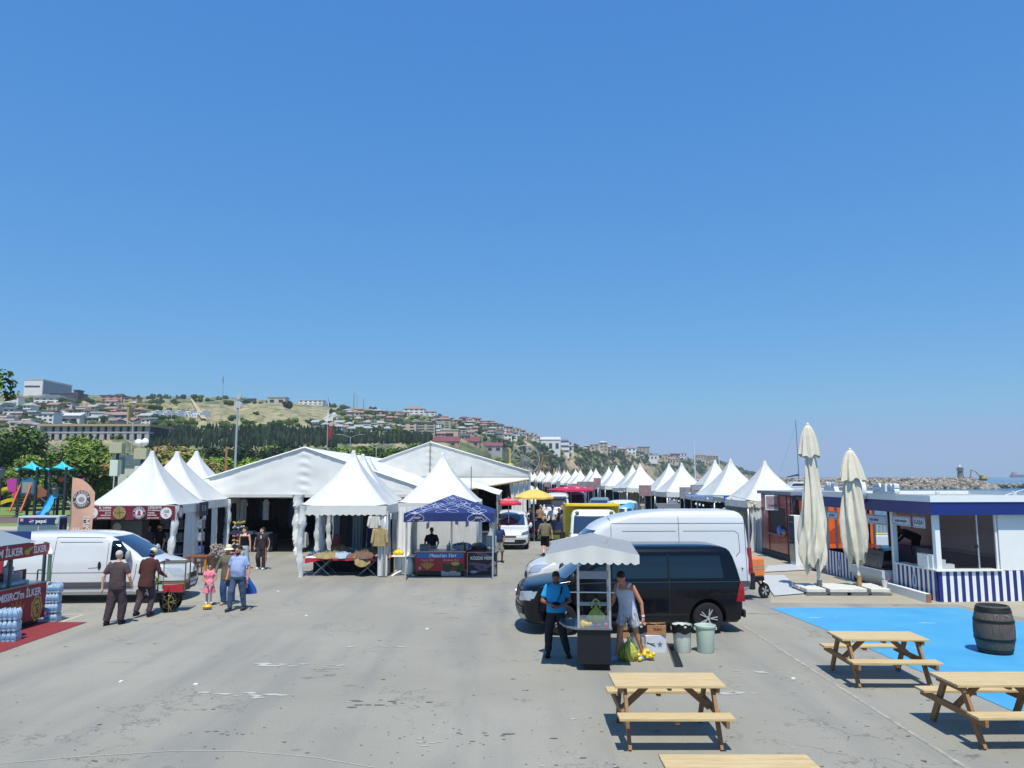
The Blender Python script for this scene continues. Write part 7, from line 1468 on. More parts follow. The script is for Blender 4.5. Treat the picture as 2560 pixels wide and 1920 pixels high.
t = thing('dark_banner', 'small navy banner with pale lettering on the side of the banner tent', 'banner', (-12.3, 30.6, 2.0), radians(93)); ob('banner_cloth', MB().box(-.05, .95, -.02, .0, 0, .55), M('banner_slate', '31374a', .7, var=.2), t); ob('lettering', MB().text('E', .3, T(.3, -.024, .3) @ FACE_Y, 0, .03).text('B', .3, T(.6, -.024, .3) @ FACE_Y, 0, .03), M('pale_ink', '9fa8b4', .7), t)
# goods in the meatball tent
t = thing('goods_shelf', 'shelves of wrapped pale packs inside the meatball tent behind the seller', 'shelf', (-13.2, 31.1, 0)); ob('rack', MB().box(-.8, .9, -.2, .2, 0, .04).box(-.8, .9, -.2, .2, .5, .54).box(-.8, .9, -.2, .2, 1.0, 1.04).box(-.8, .9, -.2, .2, 1.5, 1.54), steel, t)
random.seed(31)
for zz in (.04, .54, 1.04, 1.54): g = MB(); [g.cb((-.7+.19*q, 0, zz+.16), (.16, .3, .26+random.uniform(0, .08))) for q in range(9)]; ob('pack_row', g, M('pack_mix_%d' % int(zz*10), ('8e97ab', '5a6a96', '9fa6b0', '7a7f8e')[int(zz*2) % 4], .5, var=.4, sc=9), t)
t = thing('goods_cabinet', 'grey cabinet with a smiling mark inside the meatball tent', 'cabinet', (-15.0, 30.0, 0)); ob('cabinet', MB().box(-.3, .9, -.3, .3, 0, 1.9), M('cabinet_grey', '6c6f72', .5), t, bevel=.02); ob('white_sticker', MB().disc((0, 0), .16, 20, 0, T(-.05, -.305, 1.65) @ FACE_Y), wm, t)
t = thing('wooden_table', 'brown wooden table with orange legs beside the banner tent', 'table', P(489, 1441)); tw = M('varnished_wood', '7d4a22', .4, var=.2, sc=4); ob('tabletop', MB().box(-.42, .36, 0, .75, .66, .70), tw, t, bevel=.01)
for (x, y) in ((-.3, .08), (.3, .08), (-.3, .66), (.3, .66)): ob('leg', MB().box(x-.04, x+.04, y-.04, y+.04, 0, .66), M('orange_wood', 'b8752c', .5, var=.15), t)
t = thing('wooden_stool', 'orange wooden stool tucked under the brown table', 'stool', P(489, 1438)+Vector((.02, .3, 0))); ob('seat', MB().box(-.16, .16, -.16, .16, .4, .44), M('orange_wood'), t)
for (x, y) in ((-.12, -.12), (.12, -.12), (-.12, .12), (.12, .12)): ob('leg', MB().box(x-.02, x+.02, y-.02, y+.02, 0, .4), M('orange_wood'), t)
for (px, py, c1_, lab, h_) in ((545, 1402, '4b3d36', 'dark basket stand of small glittering goods beside the second left tent', .95), (556, 1392, 'a98fa6', 'pink and white heap of small goods beside the third left tent', .7), (548, 1372, '23306a', 'deep blue bundle on a stand under the third left tent', 1.2)):
    p = P(px, py+18); t = thing('goods_stand', lab, 'goods stand', p); ob('bin', MB().box(-.32, .32, -.25, .25, .0, h_*.45), M('stand_dark'), t, bevel=.02); g = MB(); random.seed(px)
    for q in range(60): g.ell((random.uniform(-.3, .3), random.uniform(-.25, .25), h_*.45+random.uniform(0, h_*.5)), .05, 5)
    ob('goods', g, M('goods_'+c1_, c1_, .5, var=.8, sc=22, col2='c9bfb4' if c1_ != '23306a' else '151b3a'), t)
p = P(593, 1415); t = thing('trinket_rack', 'tall rotating rack of colourful trinkets beside the woman in black top', 'display rack', p); ob('pole', MB().tube((0, 0, 0), (0, 0, 1.85), .02), steel, t); random.seed(5)
for q in range(9):
    g = MB(); z = .35+.17*q; g.lathe([(.15, z-.03), (.2, z)], (0, 0, 0), 9); [g.ell((.2*cos(a), .2*sin(a), z+random.uniform(-.04, .04)), .045, 5) for a in [k_*.7 for k_ in range(9)]]; ob('trinket_ring', g, M('trinket_%d' % (q % 4), ('b59a3c', 'b06a8a', '3d4668', 'b9b4a4')[q % 4], .5), t)
# glass push-cart of the bent man
p = P(391, 1532); t = thing('glass_cart', 'small two-wheeled push cart with a glass case and red side board', 'cart', (p.x, p.y+.25, 0), radians(8)); t.scale = (.82, .82, 1); brz = M('bronze_frame', '6b5f45', .4, .5)
fr = MB(); X0, X1, Y0_, Y1_ = -.05, .78, -.28, .28
for (x, y) in ((X0, Y0_), (X1, Y0_), (X0, Y1_), (X1, Y1_)): fr.bar((x, y, .55), (x, y, 1.28), .035, .035)
for (a, b) in (((X0, Y0_, 1.28), (X1, Y0_, 1.28)), ((X0, Y1_, 1.28), (X1, Y1_, 1.28)), ((X0, Y0_, 1.28), (X0, Y1_, 1.28)), ((X1, Y0_, 1.28), (X1, Y1_, 1.28)), ((X0, Y0_, .8), (X1, Y0_, .8)), ((X1, Y0_, .8), (X1, Y1_, .8))): fr.bar(a, b, .035, .035)
ob('case_frame', fr, brz, t); ob('pane', MB().box(X0+.02, X1-.02, Y0_-.002, Y0_+.002, .82, 1.26), M('clear_glass'), t); ob('pane', MB().box(X0+.02, X1-.02, Y1_-.002, Y1_+.002, .82, 1.26), M('clear_glass'), t)
ob('deck', MB().box(X0-.3, X1, Y0_, Y1_, .72, .76), M('deck_wood', '8a7450', .7, var=.3), t); ob('red_board', MB().box(.12, .74, Y0_-.02, Y0_-.003, .52, .71), M('red_board', 'a8222e', .5), t); ob('chassis', MB().box(-.3, .78, -.2, .2, .42, .5).box(-.62, -.3, -.2, -.17, .6, .63).box(-.62, -.3, .17, .2, .6, .63), black_plastic, t); ob('push_handle', MB().tube((-.62, -.2, .95), (-.62, .2, .95), .02).tube((-.62, -.2, .95), (-.3, -.2, .6), .018).tube((-.62, .2, .95), (-.3, .2, .6), .018), steel, t)
for y in (-.3, .3):
    w = wheel(t, .3, y, .27, .05, 1, M('brass_spoke', '9a8a62', .4, .6), 5, False, .88)
g = MB(); g.grid(lambda u, v: (-.22+.24*u, -.3-.04*sin(u*8), .42+.38*v), 8, 6); ob('white_cloth', g, M('white_rag', 'c9d2d6', .8), None, (p.x-.05, p.y+.2, .05), radians(8), smooth=True, label='white bag hanging at the handle end of the small glass cart', cat='bag')
g = MB(); random.seed(9); [g.tube((0, 0, 0), (random.uniform(-.13, .13), random.uniform(-.1, .05), random.uniform(-.2, .2)), .015, .004, 5) for q in range(16)]; ob('green_leaves', g, M('lime_leaf', '9fc62e', .5), None, (p.x+.0, p.y-.06, .86), label='bright green leaves sticking out of the small glass cart', cat='leaves')
# left corn cart (front faces +X) with water packs and red carpet
sheet('red_carpet', [P(218, 1556)[:2], P(-40, 1646)[:2], (P(-40, 1646).x, 14.6), (-11.7, 14.6), (-11.75, P(108, 1556).y+.02), (P(108, 1556).x, P(108, 1556).y+.02)], .009, M('red_carpet', '7e2b30', .95, var=.1, sc=3), None, label='red carpet laid on the asphalt along the left corn cart', cat='carpet')
k = thing('corn_stall', 'red corn stall with white lettering and a printed cob, cut by the left edge', 'food cart', (-11.48, 19.4, 0), radians(-3)); sr_ = M('stall_red', '8d1f2a', .5, var=.15, sc=2)
RT = lambda x, y, z: T(x, y, z) @ RZ(pi/2) @ FACE_Y     # readable from +X
ob('front_panel', MB().box(-.04, 0, -2.9, 0, .14, .98), sr_, k); ob('end_panel', MB().box(-1.3, -.045, -.04, 0, .14, .98), sr_, k); ob('worktop', MB().box(-1.3, .03, -2.9, .02, .982, 1.01), steel, k); ob('underframe', MB().box(-1.2, -.1, -2.8, -.1, .03, .13), black_plastic, k)
g = MB(); g.text("MISIRCI'm İLKER", .24, RT(.006, -.93, .79), 0, .035, .84); ob('lettering', g, wm, k)
g = MB()
for q in range(5): a = radians(-44+22*q); g.ell((0, 0, 0), (.055, .004, .22), 10, 0, RT(.004, -1.05, .28) @ T(.20*sin(a), .20*cos(a), 0) @ RZ(-a) @ RX(pi/2))
ob('printed_corn', g, M('corn_orange', 'a8652c', .6, var=.2, sc=30), k); g = MB(); burst(g, 0, 0, .28, lambda x, z: RT(.004, -.32, .40) @ Matrix.Diagonal((.8, 1.15, 1, 1)), 7); ob('printed_cob_sign', g, M('sign_yellow', 'c2a155', .6), k)
g = MB()
for q in range(24):
    a0, a1 = 2*pi*q/24, 2*pi*(q+1)/24; f = lambda a, r: (.145*r*cos(a), .25*r*sin(a), 0); g.add([f(a0, 1), f(a1, 1), f(a1, .88), f(a0, .88)], [(0, 1, 2, 3)], 0, RT(.008, -.32, .40))
g.disc((-.04, .08), .03, 10, 0, RT(.008, -.32, .40)); g.disc((.04, .08), .03, 10, 0, RT(.008, -.32, .40)); g.text('5', .2, RT(.008, -.30, .34), 0, .03); ob('cob_outline', g, M('ink_brown', '3a2418', .6), k)
for (x, y) in ((-.06, -.06), (-.06, -1.25), (-.06, -2.5), (-1.25, -.06), (-1.25, -2.6)): ob('post', MB().box(x-.03, x+.03, y-.03, y+.03, 1.01, 1.95), M('post_teal', '4a5b60', .5), k)
ob('lamp_post', MB().tube((.04, .0, .99), (.04, .0, 1.62), .045), M('green_post', '5d7a6c', .5), k)
ob('finial_lamp', MB().lathe([(.04, 0), (.07, .04), (.06, .1), (.03, .14), (.02, .2)], (.05, 0, 1.62), 12), pale_plastic, k, smooth=True)
ob('sign_board', MB().box(-.02, .02, -1.35, -.02, 1.66, 1.93), M('board_red_light', 'a84a48', .6), k); ob('sign_board', MB().box(.16, .20, -3.1, -.86, 1.68, 2.0), M('board_red', '93262b', .5), k)
g = MB(); g.text('M İLKER', .22, RT(.023, -.47, 1.80), 0, .03, .8); ob('lettering', g, wm, k); g = MB(); g.text('MISIRCIM İLKER', .24, RT(.203, -2.0, 1.83), 0, .03, .9); ob('lettering', g, wm, k)
g = MB(); g.ell((0, 0, 0), (.16, .004, .05), 12, 0, RT(.205, -1.02, 1.85) @ RZ(.4) @ RX(pi/2)); g.ell((0, 0, 0), (.1, .004, .06), 10, 0, RT(.207, -1.1, 1.80) @ RZ(-.3) @ RX(pi/2)); ob('printed_cob', g, M('cob_yellow', '9a9a3c', .6), k)
g = MB(); g.quad((.22, -3.2, 2.02), (.22, -.8, 2.02), (-.7, -.8, 2.28), (-.7, -3.2, 2.28)).quad((-.7, -3.2, 2.28), (-.7, -.8, 2.28), (-1.5, -.8, 2.02), (-1.5, -3.2, 2.02)); g.add([(.22, -.8, 2.02), (-1.5, -.8, 2.02), (-.7, -.8, 2.28)], [(0, 1, 2)]); ob('grey_roof', g, M('roof_cloth', '7d8b92', .7), k)
ob('rear_board', MB().box(-1.32, -1.28, -2.9, .0, 1.02, 2.1), M('inner_dark', '1a1b20', .8), k); ob('blue_panel', MB().box(-1.2, -.5, -.01, .02, 1.8, 2.2), M('blue_flag', '24407f', .6), k)
ob('counter_board', MB().box(-.5, -.47, -2.4, -.1, 1.02, 1.3), M('counter_maroon', '2b1a20', .6), k); g = MB(); g.text('ÇUBUKTA', .13, RT(-.466, -1.5, 1.23), 0, .02); g.text('PATATES', .12, RT(-.466, -1.5, 1.1), 0, .02); ob('counter_lettering', g, M('dull_letters', '8d7a84', .6), k); ob('price_card', MB().box(-.465, -.46, -.9, -.25, 1.05, 1.28), M('price_card', 'a58d94', .6), k)
ob('white_tray', MB().box(-.45, -.1, -1.4, -.5, 1.015, 1.1), M('tray_grey', 'a4a9ad', .4), k, bevel=.02); g = MB(); g.lathe([(.11, 0), (.12, .14), (.05, .2), (.02, .32)], (0, 0, 0), 14); ob('squeeze_bottle', g, M('bottle_lilac', 'b3b9c9', .4), None, (-11.78, 18.35, 1.3), smooth=True, label='large white squeeze bottle hanging inside the left corn stall', cat='bottle')
ob('green_frame', MB().tube((-.03, 0, 0), (0, 0, 1.2), .018).tube((0, 0, 1.2), (-.12, 0, 1.2), .018).tube((-.12, 0, 1.2), (-.14, 0, 0), .018), M('green_tube', '2e6a4a', .5), None, (-11.93, 19.95, 0), label='thin green metal frame standing just behind the stacked water packs', cat='frame')
wp = M('water_pack', 'b9c9d4', .15, var=.35, sc=22, bump=.6, bsc=30, col2='8fb4d4'); blc = M('pack_label', '5f9cc9', .4)
def packs(loc, n, lab, grp, w=.42):
    for q in range(n):
        t = thing('water_pack', f'{lab}, {["lowest", "second", "third", "fourth", "topmost"][q if q < n-1 else 4]}', 'water pack', (loc[0]+.02*sin(q*3), loc[1]+.015*cos(q*4), loc[2]+q*.235), radians(4+3*q), grp); g = MB()
        for i in range(4):
            for j in range(3): g.lathe([(.045, 0), (.05, .02), (.046, .09), (.05, .12), (.045, .18), (.02, .215), (.02, .233)], (-w/2+.05+i*(w-.1)/3, -.1+.1*j, 0), 8)
        ob('bottles', g, wp, t, smooth=True); g = MB(); [g.cb((-w/2+.05+i*(w-.1)/3, -.152, .10), (.07, .006, .05)) for i in range(4)]; ob('bottle_labels', g, blc, t)
p = P(123, 1556); packs((p.x, p.y+.12, 0), 4, 'water bottle pack in the stack at the end of the left corn stall', 'water packs stacked by the left corn stall', .32)
packs((-10.95, 17.25, 0), 3, 'water bottle pack in the stack at the left photo edge', 'water packs at the left edge', .4)
ob('round_white_tub', MB().lathe([(.2, 0), (.24, .5), (.25, .52), (.2, .55)], (0, 0, 0), 20), M('tub_white', 'b9bfd0', .5), None, (-11.2, 17.6, 0), smooth=True, label='white round tub standing behind the leftmost water packs', cat='tub')
# pepsi fridge (horizontal glass-door cooler)
p = Q(98, 1300, 31); t = thing('drinks_cooler', 'two-door drinks cooler with a navy header behind the white van', 'cooler', (p.x, 31, 0), radians(4)); ob('cabinet', MB().box(-.82, .78, -.02, .6, .05, 2.0), M('cooler_grey', 'a9b5bb', .5), t, bevel=.03); ob('header', MB().box(-.76, .66, -.05, -.021, 1.66, 1.93), M('header_navy', '17285a', .4), t); ob('door', MB().box(-.78, -.03, -.05, -.021, .2, 1.6), M('cooler_glass', '54767f', .1, coat=.7), t); ob('door', MB().box(.03, .74, -.05, -.021, .2, 1.6), M('cooler_glass'), t)
ob('side_panel', MB().box(.781, .80, .0, .58, .1, 1.9), M('side_navy', '232c50', .5), t); ob('side_mark', MB().disc((0, 0), .07, 16, 0, T(.804, .3, 1.5) @ RZ(pi/2) @ FACE_Y, .16), M('side_mark', '8f7486', .5), t)
g = MB(); g.text('pepsi', .20, T(.1, -.054, 1.80) @ FACE_Y, 0, .02); ob('lettering', g, pale_plastic, t)
for (nm, z0, z1, c_) in (('red', .12, .5, 'b52a48'), ('white', -.12, .12, 'd8d8dc'), ('blue', -.5, -.12, '3a66b0')):
    pts = [(.095*cos(a), .095*sin(a)) for a in [2*pi*i/40 for i in range(40)]]; zz = [(x, y) for x, y in pts if z0*.19 <= y-x*.25 <= z1*.19]
    zz.sort(key=lambda q: atan2(q[1]-sum(b for a, b in zz)/len(zz), q[0])) if False else None
    cx0 = sum(a for a, b in zz)/len(zz); cy0 = sum(b for a, b in zz)/len(zz); zz.sort(key=lambda q: atan2(q[1]-cy0, q[0]-cx0)); ob('round_mark', MB().add([(x, y, 0) for x, y in zz], [tuple(range(len(zz)))], 0, T(-.26, -.054, 1.80) @ FACE_Y), M('mark_'+nm, c_, .4), t)
ob('pink_note', MB().box(-.70, -.58, -.056, -.052, 1.79, 1.91), M('note_pink', 'c9948e', .7), t); ob('green_label', MB().box(.64, .76, -.056, -.052, 1.7, 1.85), M('label_green', '9fc0a8', .7), t)
# feather banner
t = thing('feather_banner', 'tall salmon feather banner with a round logo and mirrored lettering', 'banner flag', (Q(204, 1300, 27.2).x, 27.2, 0)); pole = MB().tube((-.40, 0, 0), (-.40, 0, 3.55), .018); ob('pole', pole, steel, t); W_ = .80
g = MB(); g.grid(lambda u, v: (-.39+W_*u*(1-.03*v), .04*sin(v*5+u*3), .9+(2.62-.52*u**2.2)*v), 12, 24); ob('flag_cloth', g, M('salmon_cloth', 'cfa48d', .8, var=.1), t, smooth=True)
fw = M('flag_white', 'd0c8c2', .7); fn_ = M('flag_navy', '3c3f56', .7); g = MB(); g.disc((0, 0), .30, 30, 0, T(-.02, -.06, 2.78) @ FACE_Y); ob('logo_disc', g, fn_, t); g = MB(); g.disc((0, 0), .185, 24, 0, T(-.02, -.064, 2.78) @ FACE_Y); mir = Matrix.Diagonal((-1, 1, 1, 1)); arc_text(g, 'RODOSTO', .24, radians(160), radians(20), .11, T(-.02, -.064, 2.78) @ FACE_Y @ mir); arc_text(g, 'ÇİĞKÖFTE', .24, radians(205), radians(335), .10, T(-.02, -.064, 2.78) @ FACE_Y @ mir, True); ob('logo_lettering', g, fw, t); ob('logo_figure', MB().disc((0, 0), .11, 16, 0, T(-.02, -.067, 2.76) @ FACE_Y, .09), M('flag_grey', '8b8a92', .7), t)
g = MB(); g.text('EL YAPIMI', .30, T(.19, -.062, 1.55) @ FACE_Y @ RZ(pi/2) @ Matrix.Diagonal((1, -1, 1, 1)), 0, .03); g.text('KÖFTE', .30, T(-.16, -.062, 1.35) @ FACE_Y @ RZ(pi/2) @ Matrix.Diagonal((1, -1, 1, 1)), 0, .03); ob('lettering', g, fw, t)
# playground
pg = Vector((Q(100, 1290, 70).x, 70, 0)); tq_ = M('turquoise_roof', '2fb4c4', .5); nvy = M('post_navy', '27303f', .6); mag = M('magenta_panel', 'b03a96', .5); yel = M('slide_yellow', 'd6bf2a', .4); bls = M('slide_blue', '2f9bd6', .4); brn = M('brown_climb', '8a5a40', .7)
t = thing('playground', 'playground climbing set with two turquoise star roofs, slides and dark posts', 'playground', (pg.x, 70, 0)); U = 70/1920
def X(px): return (px-100)*U
def Z(py): return Q(100, py, 70).z
for cx0 in (70, 146):
    g = MB()
    def star(u, v, cx0=cx0): a = 2*pi*u; r = (1.05+.14*cos(4*a)*0+.35*abs(cos(2*a)))*(v); return (X(cx0)+r*cos(a), r*sin(a)*.9, Z(1153)-(1.0*v**.8)*(1-.25*abs(cos(2*a))*v)+.15*(v > .95))
    g.grid(star, 32, 6); ob('star_roof', g, tq_, t)
for px in (55, 97, 130, 168):
    for y in (-.7, .7): ob('post', MB().box(X(px)-.09, X(px)+.09, y-.09, y+.09, 0, Z(1168)), nvy, t)
ob('arch_panel', MB().prism([(X(58), Z(1235)), (X(95), Z(1235)), (X(95), Z(1205)), (X(88), Z(1196)), (X(77), Z(1192)), (X(65), Z(1196)), (X(58), Z(1205))], -.75, -.69, 'xz'), M('arch_blue', '2d6a86', .5), t)
ob('arch_opening', MB().box(X(64), X(89), -.78, -.76, Z(1232), Z(1205)), M('opening_pale', '8c9088', .7), t)
ob('magenta_panel', MB().prism([(X(25), Z(1198)), (X(50), Z(1196)), (X(50), Z(1230)), (X(30), Z(1228))], -.8, -.7, 'xz'), mag, t); ob('magenta_panel', MB().prism([(X(170), Z(1200)), (X(198), Z(1195)), (X(196), Z(1212)), (X(172), Z(1214))], .4, .5, 'xz'), mag, t)
ob('pink_panel', MB().prism([(X(42), Z(1232)), (X(54), Z(1230)), (X(53), Z(1248)), (X(46), Z(1243))], -.9, -.8, 'xz'), M('hot_pink', 'cf3f68', .5), t)
def slide(name, pts, w, mat):
    g = MB()
    for a, b in zip(pts[:-1], pts[1:]):
        a = Vector(a); b = Vector(b); d = (b-a).normalized(); n_ = Vector((-d.y, d.x, 0)).normalized()*w if abs(d.x)+abs(d.y) > .2 else Vector((w, 0, 0)); g.add([a-n_, b-n_, b+n_, a+n_], [(0, 1, 2, 3)])
        for sg in (-1, 1): o_ = n_*sg; g.add([a+o_, b+o_, b+o_+Vector((0, 0, .28)), a+o_+Vector((0, 0, .28))], [(0, 1, 2, 3)])
    ob(name, g, mat, t)
slide('yellow_slide', [(X(52), -.9, Z(1252)), (X(40), -1.3, Z(1254)), (X(15), -2.0, Z(1268)), (X(-5), -2.3, Z(1283)), (X(-15), -2.4, Z(1284))], .4, yel)
slide('yellow_slide', [(X(28), .4, Z(1222)), (X(5), .3, Z(1226)), (X(-30), .2, Z(1250))], .4, yel)
slide('blue_slide', [(X(148), -.9, Z(1238)), (X(146), -1.5, Z(1262)), (X(147), -2.2, Z(1283)), (X(149), -2.9, Z(1287))], .35, bls)
g = MB()
for q in range(8): z = .15+q*.24; g.box(X(62), X(84), -1.9+.15*q, -1.7+.15*q, z, z+.05)
ob('stairs', g, M('stair_grey', '4a5052', .7), t); 
for px in (60, 86): ob('stair_rail', MB().bar((X(px), -2.0, .5), (X(px), -.8, Z(1212)), .12, .12), M('rail_orange', 'c0643c', .6), t)
ob('climbing_wall', MB().prism([(X(97), Z(1245)), (X(97), Z(1220)), (X(105), Z(1215)), (X(122), Z(1228)), (X(122), Z(1240))], -.6, -.5, 'xz'), brn, t); ob('hexagon_frame', MB().path([(X(x_), -.55, Z(y_)) for x_, y_ in ((96, 1286), (96, 1255), (108, 1245), (120, 1255), (120, 1286), (96, 1286))], .09), nvy, t); ob('orange_cap', MB().ell((X(146), 0, Z(1198)), (.25, .25, .25), 10), M('cap_orange', 'd65f30', .5), t, smooth=True); ob('upper_floor', MB().box(X(55), X(97), -.8, .8, Z(1236)-.08, Z(1236)).box(X(130), X(168), -.8, .8, Z(1236)-.08, Z(1236)), nvy, t)
# lantern posts
def lantern(label, px, pytop, Y, head=True):
    q = Q(px, pytop, Y); t = thing('park_lantern', label, 'park lamp', (q.x, Y, 0)); ob('pole', MB().tube((0, 0, 0), (0, 0, q.z-.6), .05, .04), M('lamp_black', '16191c', .5), t); s_ = 1
    ob('lamp_glass', MB().lathe([(.09, -.55), (.2, -.12)], (0, 0, q.z), 6), M('lamp_glass', '5b7a76', .3), t); ob('lamp_cap', MB().lathe([(.32, -.12), (.28, -.06), (.12, .0), (.02, .08)], (0, 0, q.z), 12), M('lamp_black'), t); return t
lantern('dark park lantern in front of the playground blue slide', 139, 1217, 41); lantern('dark thin lantern post at the very left edge', 6, 1170, 44)
lantern('small dark lantern beside the white kiosk board behind the tents', 327, 1190, 62)
def pole_lamp(name, label, cat, px, py0, Y, kind, mat=None, r=.07):
    q = Q(px, py0, Y); t = thing(name, label, cat, (q.x, Y, 0)); h = q.z; mat = mat or M('pole_grey', '9aa4ab', .5)
    ob('pole', MB().tube((0, 0, 0), (0, 0, h), r, r*.7, 10), mat, t)
    if kind == 'double':
        for sx in (-1, 1): ob('arm', MB().path([(0, 0, h-.1), (sx*.9, 0, h+.25), (sx*1.5, 0, h+.35)], .03), mat, t); ob('lamp_head', MB().cb((sx*1.8, 0, h+.37), (.6, .2, .08)), mat, t)
    if kind == 'flood':
        for i, (dx, dz, w, hh) in enumerate(((.1, -.45, .62, .62), (.15, .35, .3, .6))): ob('floodlight', MB().cb((dx, -.1, h+dz), (w, .15, hh), R=RY(.45)), M('flood_grey', 'aeb3b6', .4), t)
        ob('arm', MB().tube((-.9, 0, h+.1), (.5, 0, h-.05), .03), mat, t)
    if kind == 'flag': g = MB(); g.grid(lambda u, v: (.05+.5*u, .08*sin(u*6), h-1.5+1.4*v-.5*u), 8, 6); ob('flag', g, M('flag_red', '9f2430', .7), t, smooth=True)
    if kind == 'speaker':
        ob('speaker_box', MB().cb((0, -.1, h-.4), (.95, .6, .8)), M('box_cream', 'a8a78c', .7), t, bevel=.03); ob('lower_box', MB().cb((-.1, -.1, h-1.9), (.6, .4, 1.2)), M('box_pale', 'c3cdc6', .6), t, bevel=.03); ob('side_box', MB().cb((.3, .1, h-1.7), (.25, .5, 1.3)), M('box_green_grey', '6f8580', .6), t)
    return t
pole_lamp('street_lamp', 'double-armed street lamp rising between the left pagoda tents and trees', 'street lamp', 333, 1056, 66, 'double'); pole_lamp('floodlight_mast', 'tall grey floodlight mast behind the left pagoda trio', 'floodlight mast', 595, 1000, 74, 'flood', None, .13)
pole_lamp('street_lamp', 'double-armed street lamp behind the middle pagoda peaks', 'street lamp', 876, 1092, 118, 'double'); pole_lamp('street_lamp', 'short street lamp just left of the centre marquee', 'street lamp', 941, 1118, 90, 'double'); pole_lamp('flagpole', 'thin flagpole with a limp red flag before the cypress wood', 'flagpole', 819, 1064, 108, 'flag')
pole_lamp('speaker_mast', 'mast with a cream box and pale cabinets left of the first pagoda peak', 'speaker mast', 296, 1107, 58, 'speaker', nvy, .14); t = pole_lamp('speaker_mast', 'shorter mast with grey boxes and two white horns beside the first pagoda peak', 'speaker mast', 357, 1122, 58, 'speaker', nvy, .14)
for dx in (-.25, .25): ob('horn', MB().ell((dx, -.2, Q(357, 1106, 58).z+.1*dx), (.28, .2, .28), 12), pale_plastic, t, smooth=True)
pole_lamp('orange_pole', 'plain orange rusty pole among the bronze trees', 'pole', 567, 1116, 84, 'none', M('rust_orange', 'a8744a', .7), .16)
q = Q(305, 1250, 62); t = thing('notice_kiosk', 'white park kiosk cabinet with grey roof box behind the first pagoda', 'cabinet', (q.x, 62, 0)); ob('cabinet', MB().box(-.8, 1.4, 0, 1, 2.0, 4.4), M('kiosk_cream', 'b6b8ae', .7), t); ob('roof_box', MB().box(-.9, 1.5, -.1, 1.1, 4.41, 5.3), M('kiosk_slate', '5c6c74', .6, var=.3), t); ob('legs', MB().box(-.7, -.6, .1, .9, 0, 2.0).box(1.2, 1.3, .1, .9, 0, 2.0), nvy, t)
# low white park tents and bits behind the playground
for q_, (px, py) in enumerate(((5, 1212), (33, 1208), (225, 1222))): q = Q(px, py, 100); dup(prev, (q.x, 100, 0), .2*q_, ['small white tent beyond the playground at the far left', 'small white tent right behind the magenta playground panel', 'small pale tent behind the salmon feather banner'][q_], scale=(.8, .8, q.z/4.55))
# ---- right row: hanging stall signs, bulbs, fridges
sgA = M('sign_faded_red', '7e5d60', .7, var=.35, sc=3, col2='968085'); sgB = M('sign_faded_grey', '6b6f78', .7, var=.35, sc=3, col2='8b8e96'); sgR = M('sign_edge_red', 'b8283c', .6)
for (x0_, y0_, x1_, y1_, Y, m_, lab, sq) in ((1599, 1213, 1627, 1240, 56, sgA, 'large square reddish hanging sign with a pale frame mark', 1), (1701, 1218, 1727, 1246, 47.5, sgB, 'grey hanging sign with a red edge left of the largest tilted sign', 2), (1729, 1212, 1763, 1251, 46, sgB, 'largest grey hanging sign with curled lettering on the right row', 3), (1485, 1195, 1501, 1219, 76, sgA, 'tall taupe hanging sign in the middle of the right row', 0), (1456, 1204, 1471, 1224, 80, sgB, 'lilac grey hanging sign second left of the tall taupe sign', 0), (1471, 1204, 1486, 1226, 78, sgA, 'reddish hanging sign just left of the tall taupe sign', 0), (1443, 1204, 1456, 1216, 84, sgA, 'dull red hanging sign third left of the tall taupe sign', 0), (1361, 1206, 1375, 1217, 120, sgA, 'dark plum hanging sign far along the row above the yellow parasol', 0), (1392, 1203, 1400, 1218, 110, sgB, 'narrow grey-blue hanging sign far along the row', 0), (1429, 1209, 1444, 1215, 95, sgA, 'low flat reddish sign just left of the hanging sign group', 0), (1313, 1199, 1322, 1208, 66, sgB, 'small grey round-edged sign beyond the centre marquee corner', 0)):
    a, b = Q(x0_, y1_, Y), Q(x1_, y0_, Y); t = thing('stall_sign', lab, 'sign', ((a.x+b.x)/2, Y, 0), radians(-4)); w = (b.x-a.x)/2; ob('board', MB().box(-w, w, -.03, .03, a.z, b.z), m_, t)
    for sx in (-1, 1): ob('post', MB().tube((sx*w, .05, 0), (sx*w, .05, b.z), .03), steel, t)
    zc = (a.z+b.z)/2; hh = (b.z-a.z)/2
    if sq == 1: ob('frame_mark', MB().box(-w*.35, w*.35, -.036, -.031, zc-hh*.3, zc+hh*.25), M('mark_pale_red', '95797e', .7), t)
    if sq == 2: ob('red_edge', MB().box(w*.8, w*1.15, -.05, -.031, a.z-.1, b.z-.1), sgR, t); ob('lettering', MB().text('CAFE', hh*.55, T(-w*.15, -.034, zc) @ FACE_Y, 0, .03), M('mark_grey', '8e9098', .7), t)
    if sq == 3: ob('curled_mark', MB().path([(x_*w, -.04, zc+z_*hh) for x_, z_ in ((-.5, .35), (.1, .4), (.5, .2), (.6, -.2), (.5, -.55), (-.3, -.62), (-.45, -.3), (-.2, -.05), (.3, -.1))], .035), M('mark_grey'), t); ob('square_mark', MB().box(-.1*w, .3*w, -.036, -.031, zc+hh*.5, zc+hh*.8), M('mark_grey'), t)
def bulbs(label, pts, Y, mat):
    t = thing('string_lights', label, 'string lights', (0, 0, 0)); pp = [Q(x, y, Y) for x, y in pts]
    ob('cable', MB().path([tuple(p+Vector((0, 0, .12))) for p in pp], .008, 4), black_plastic, t)
    for p in pp: ob('bulb', MB().ell(tuple(p), (.055, .055, .075), 8), mat, t, smooth=True)
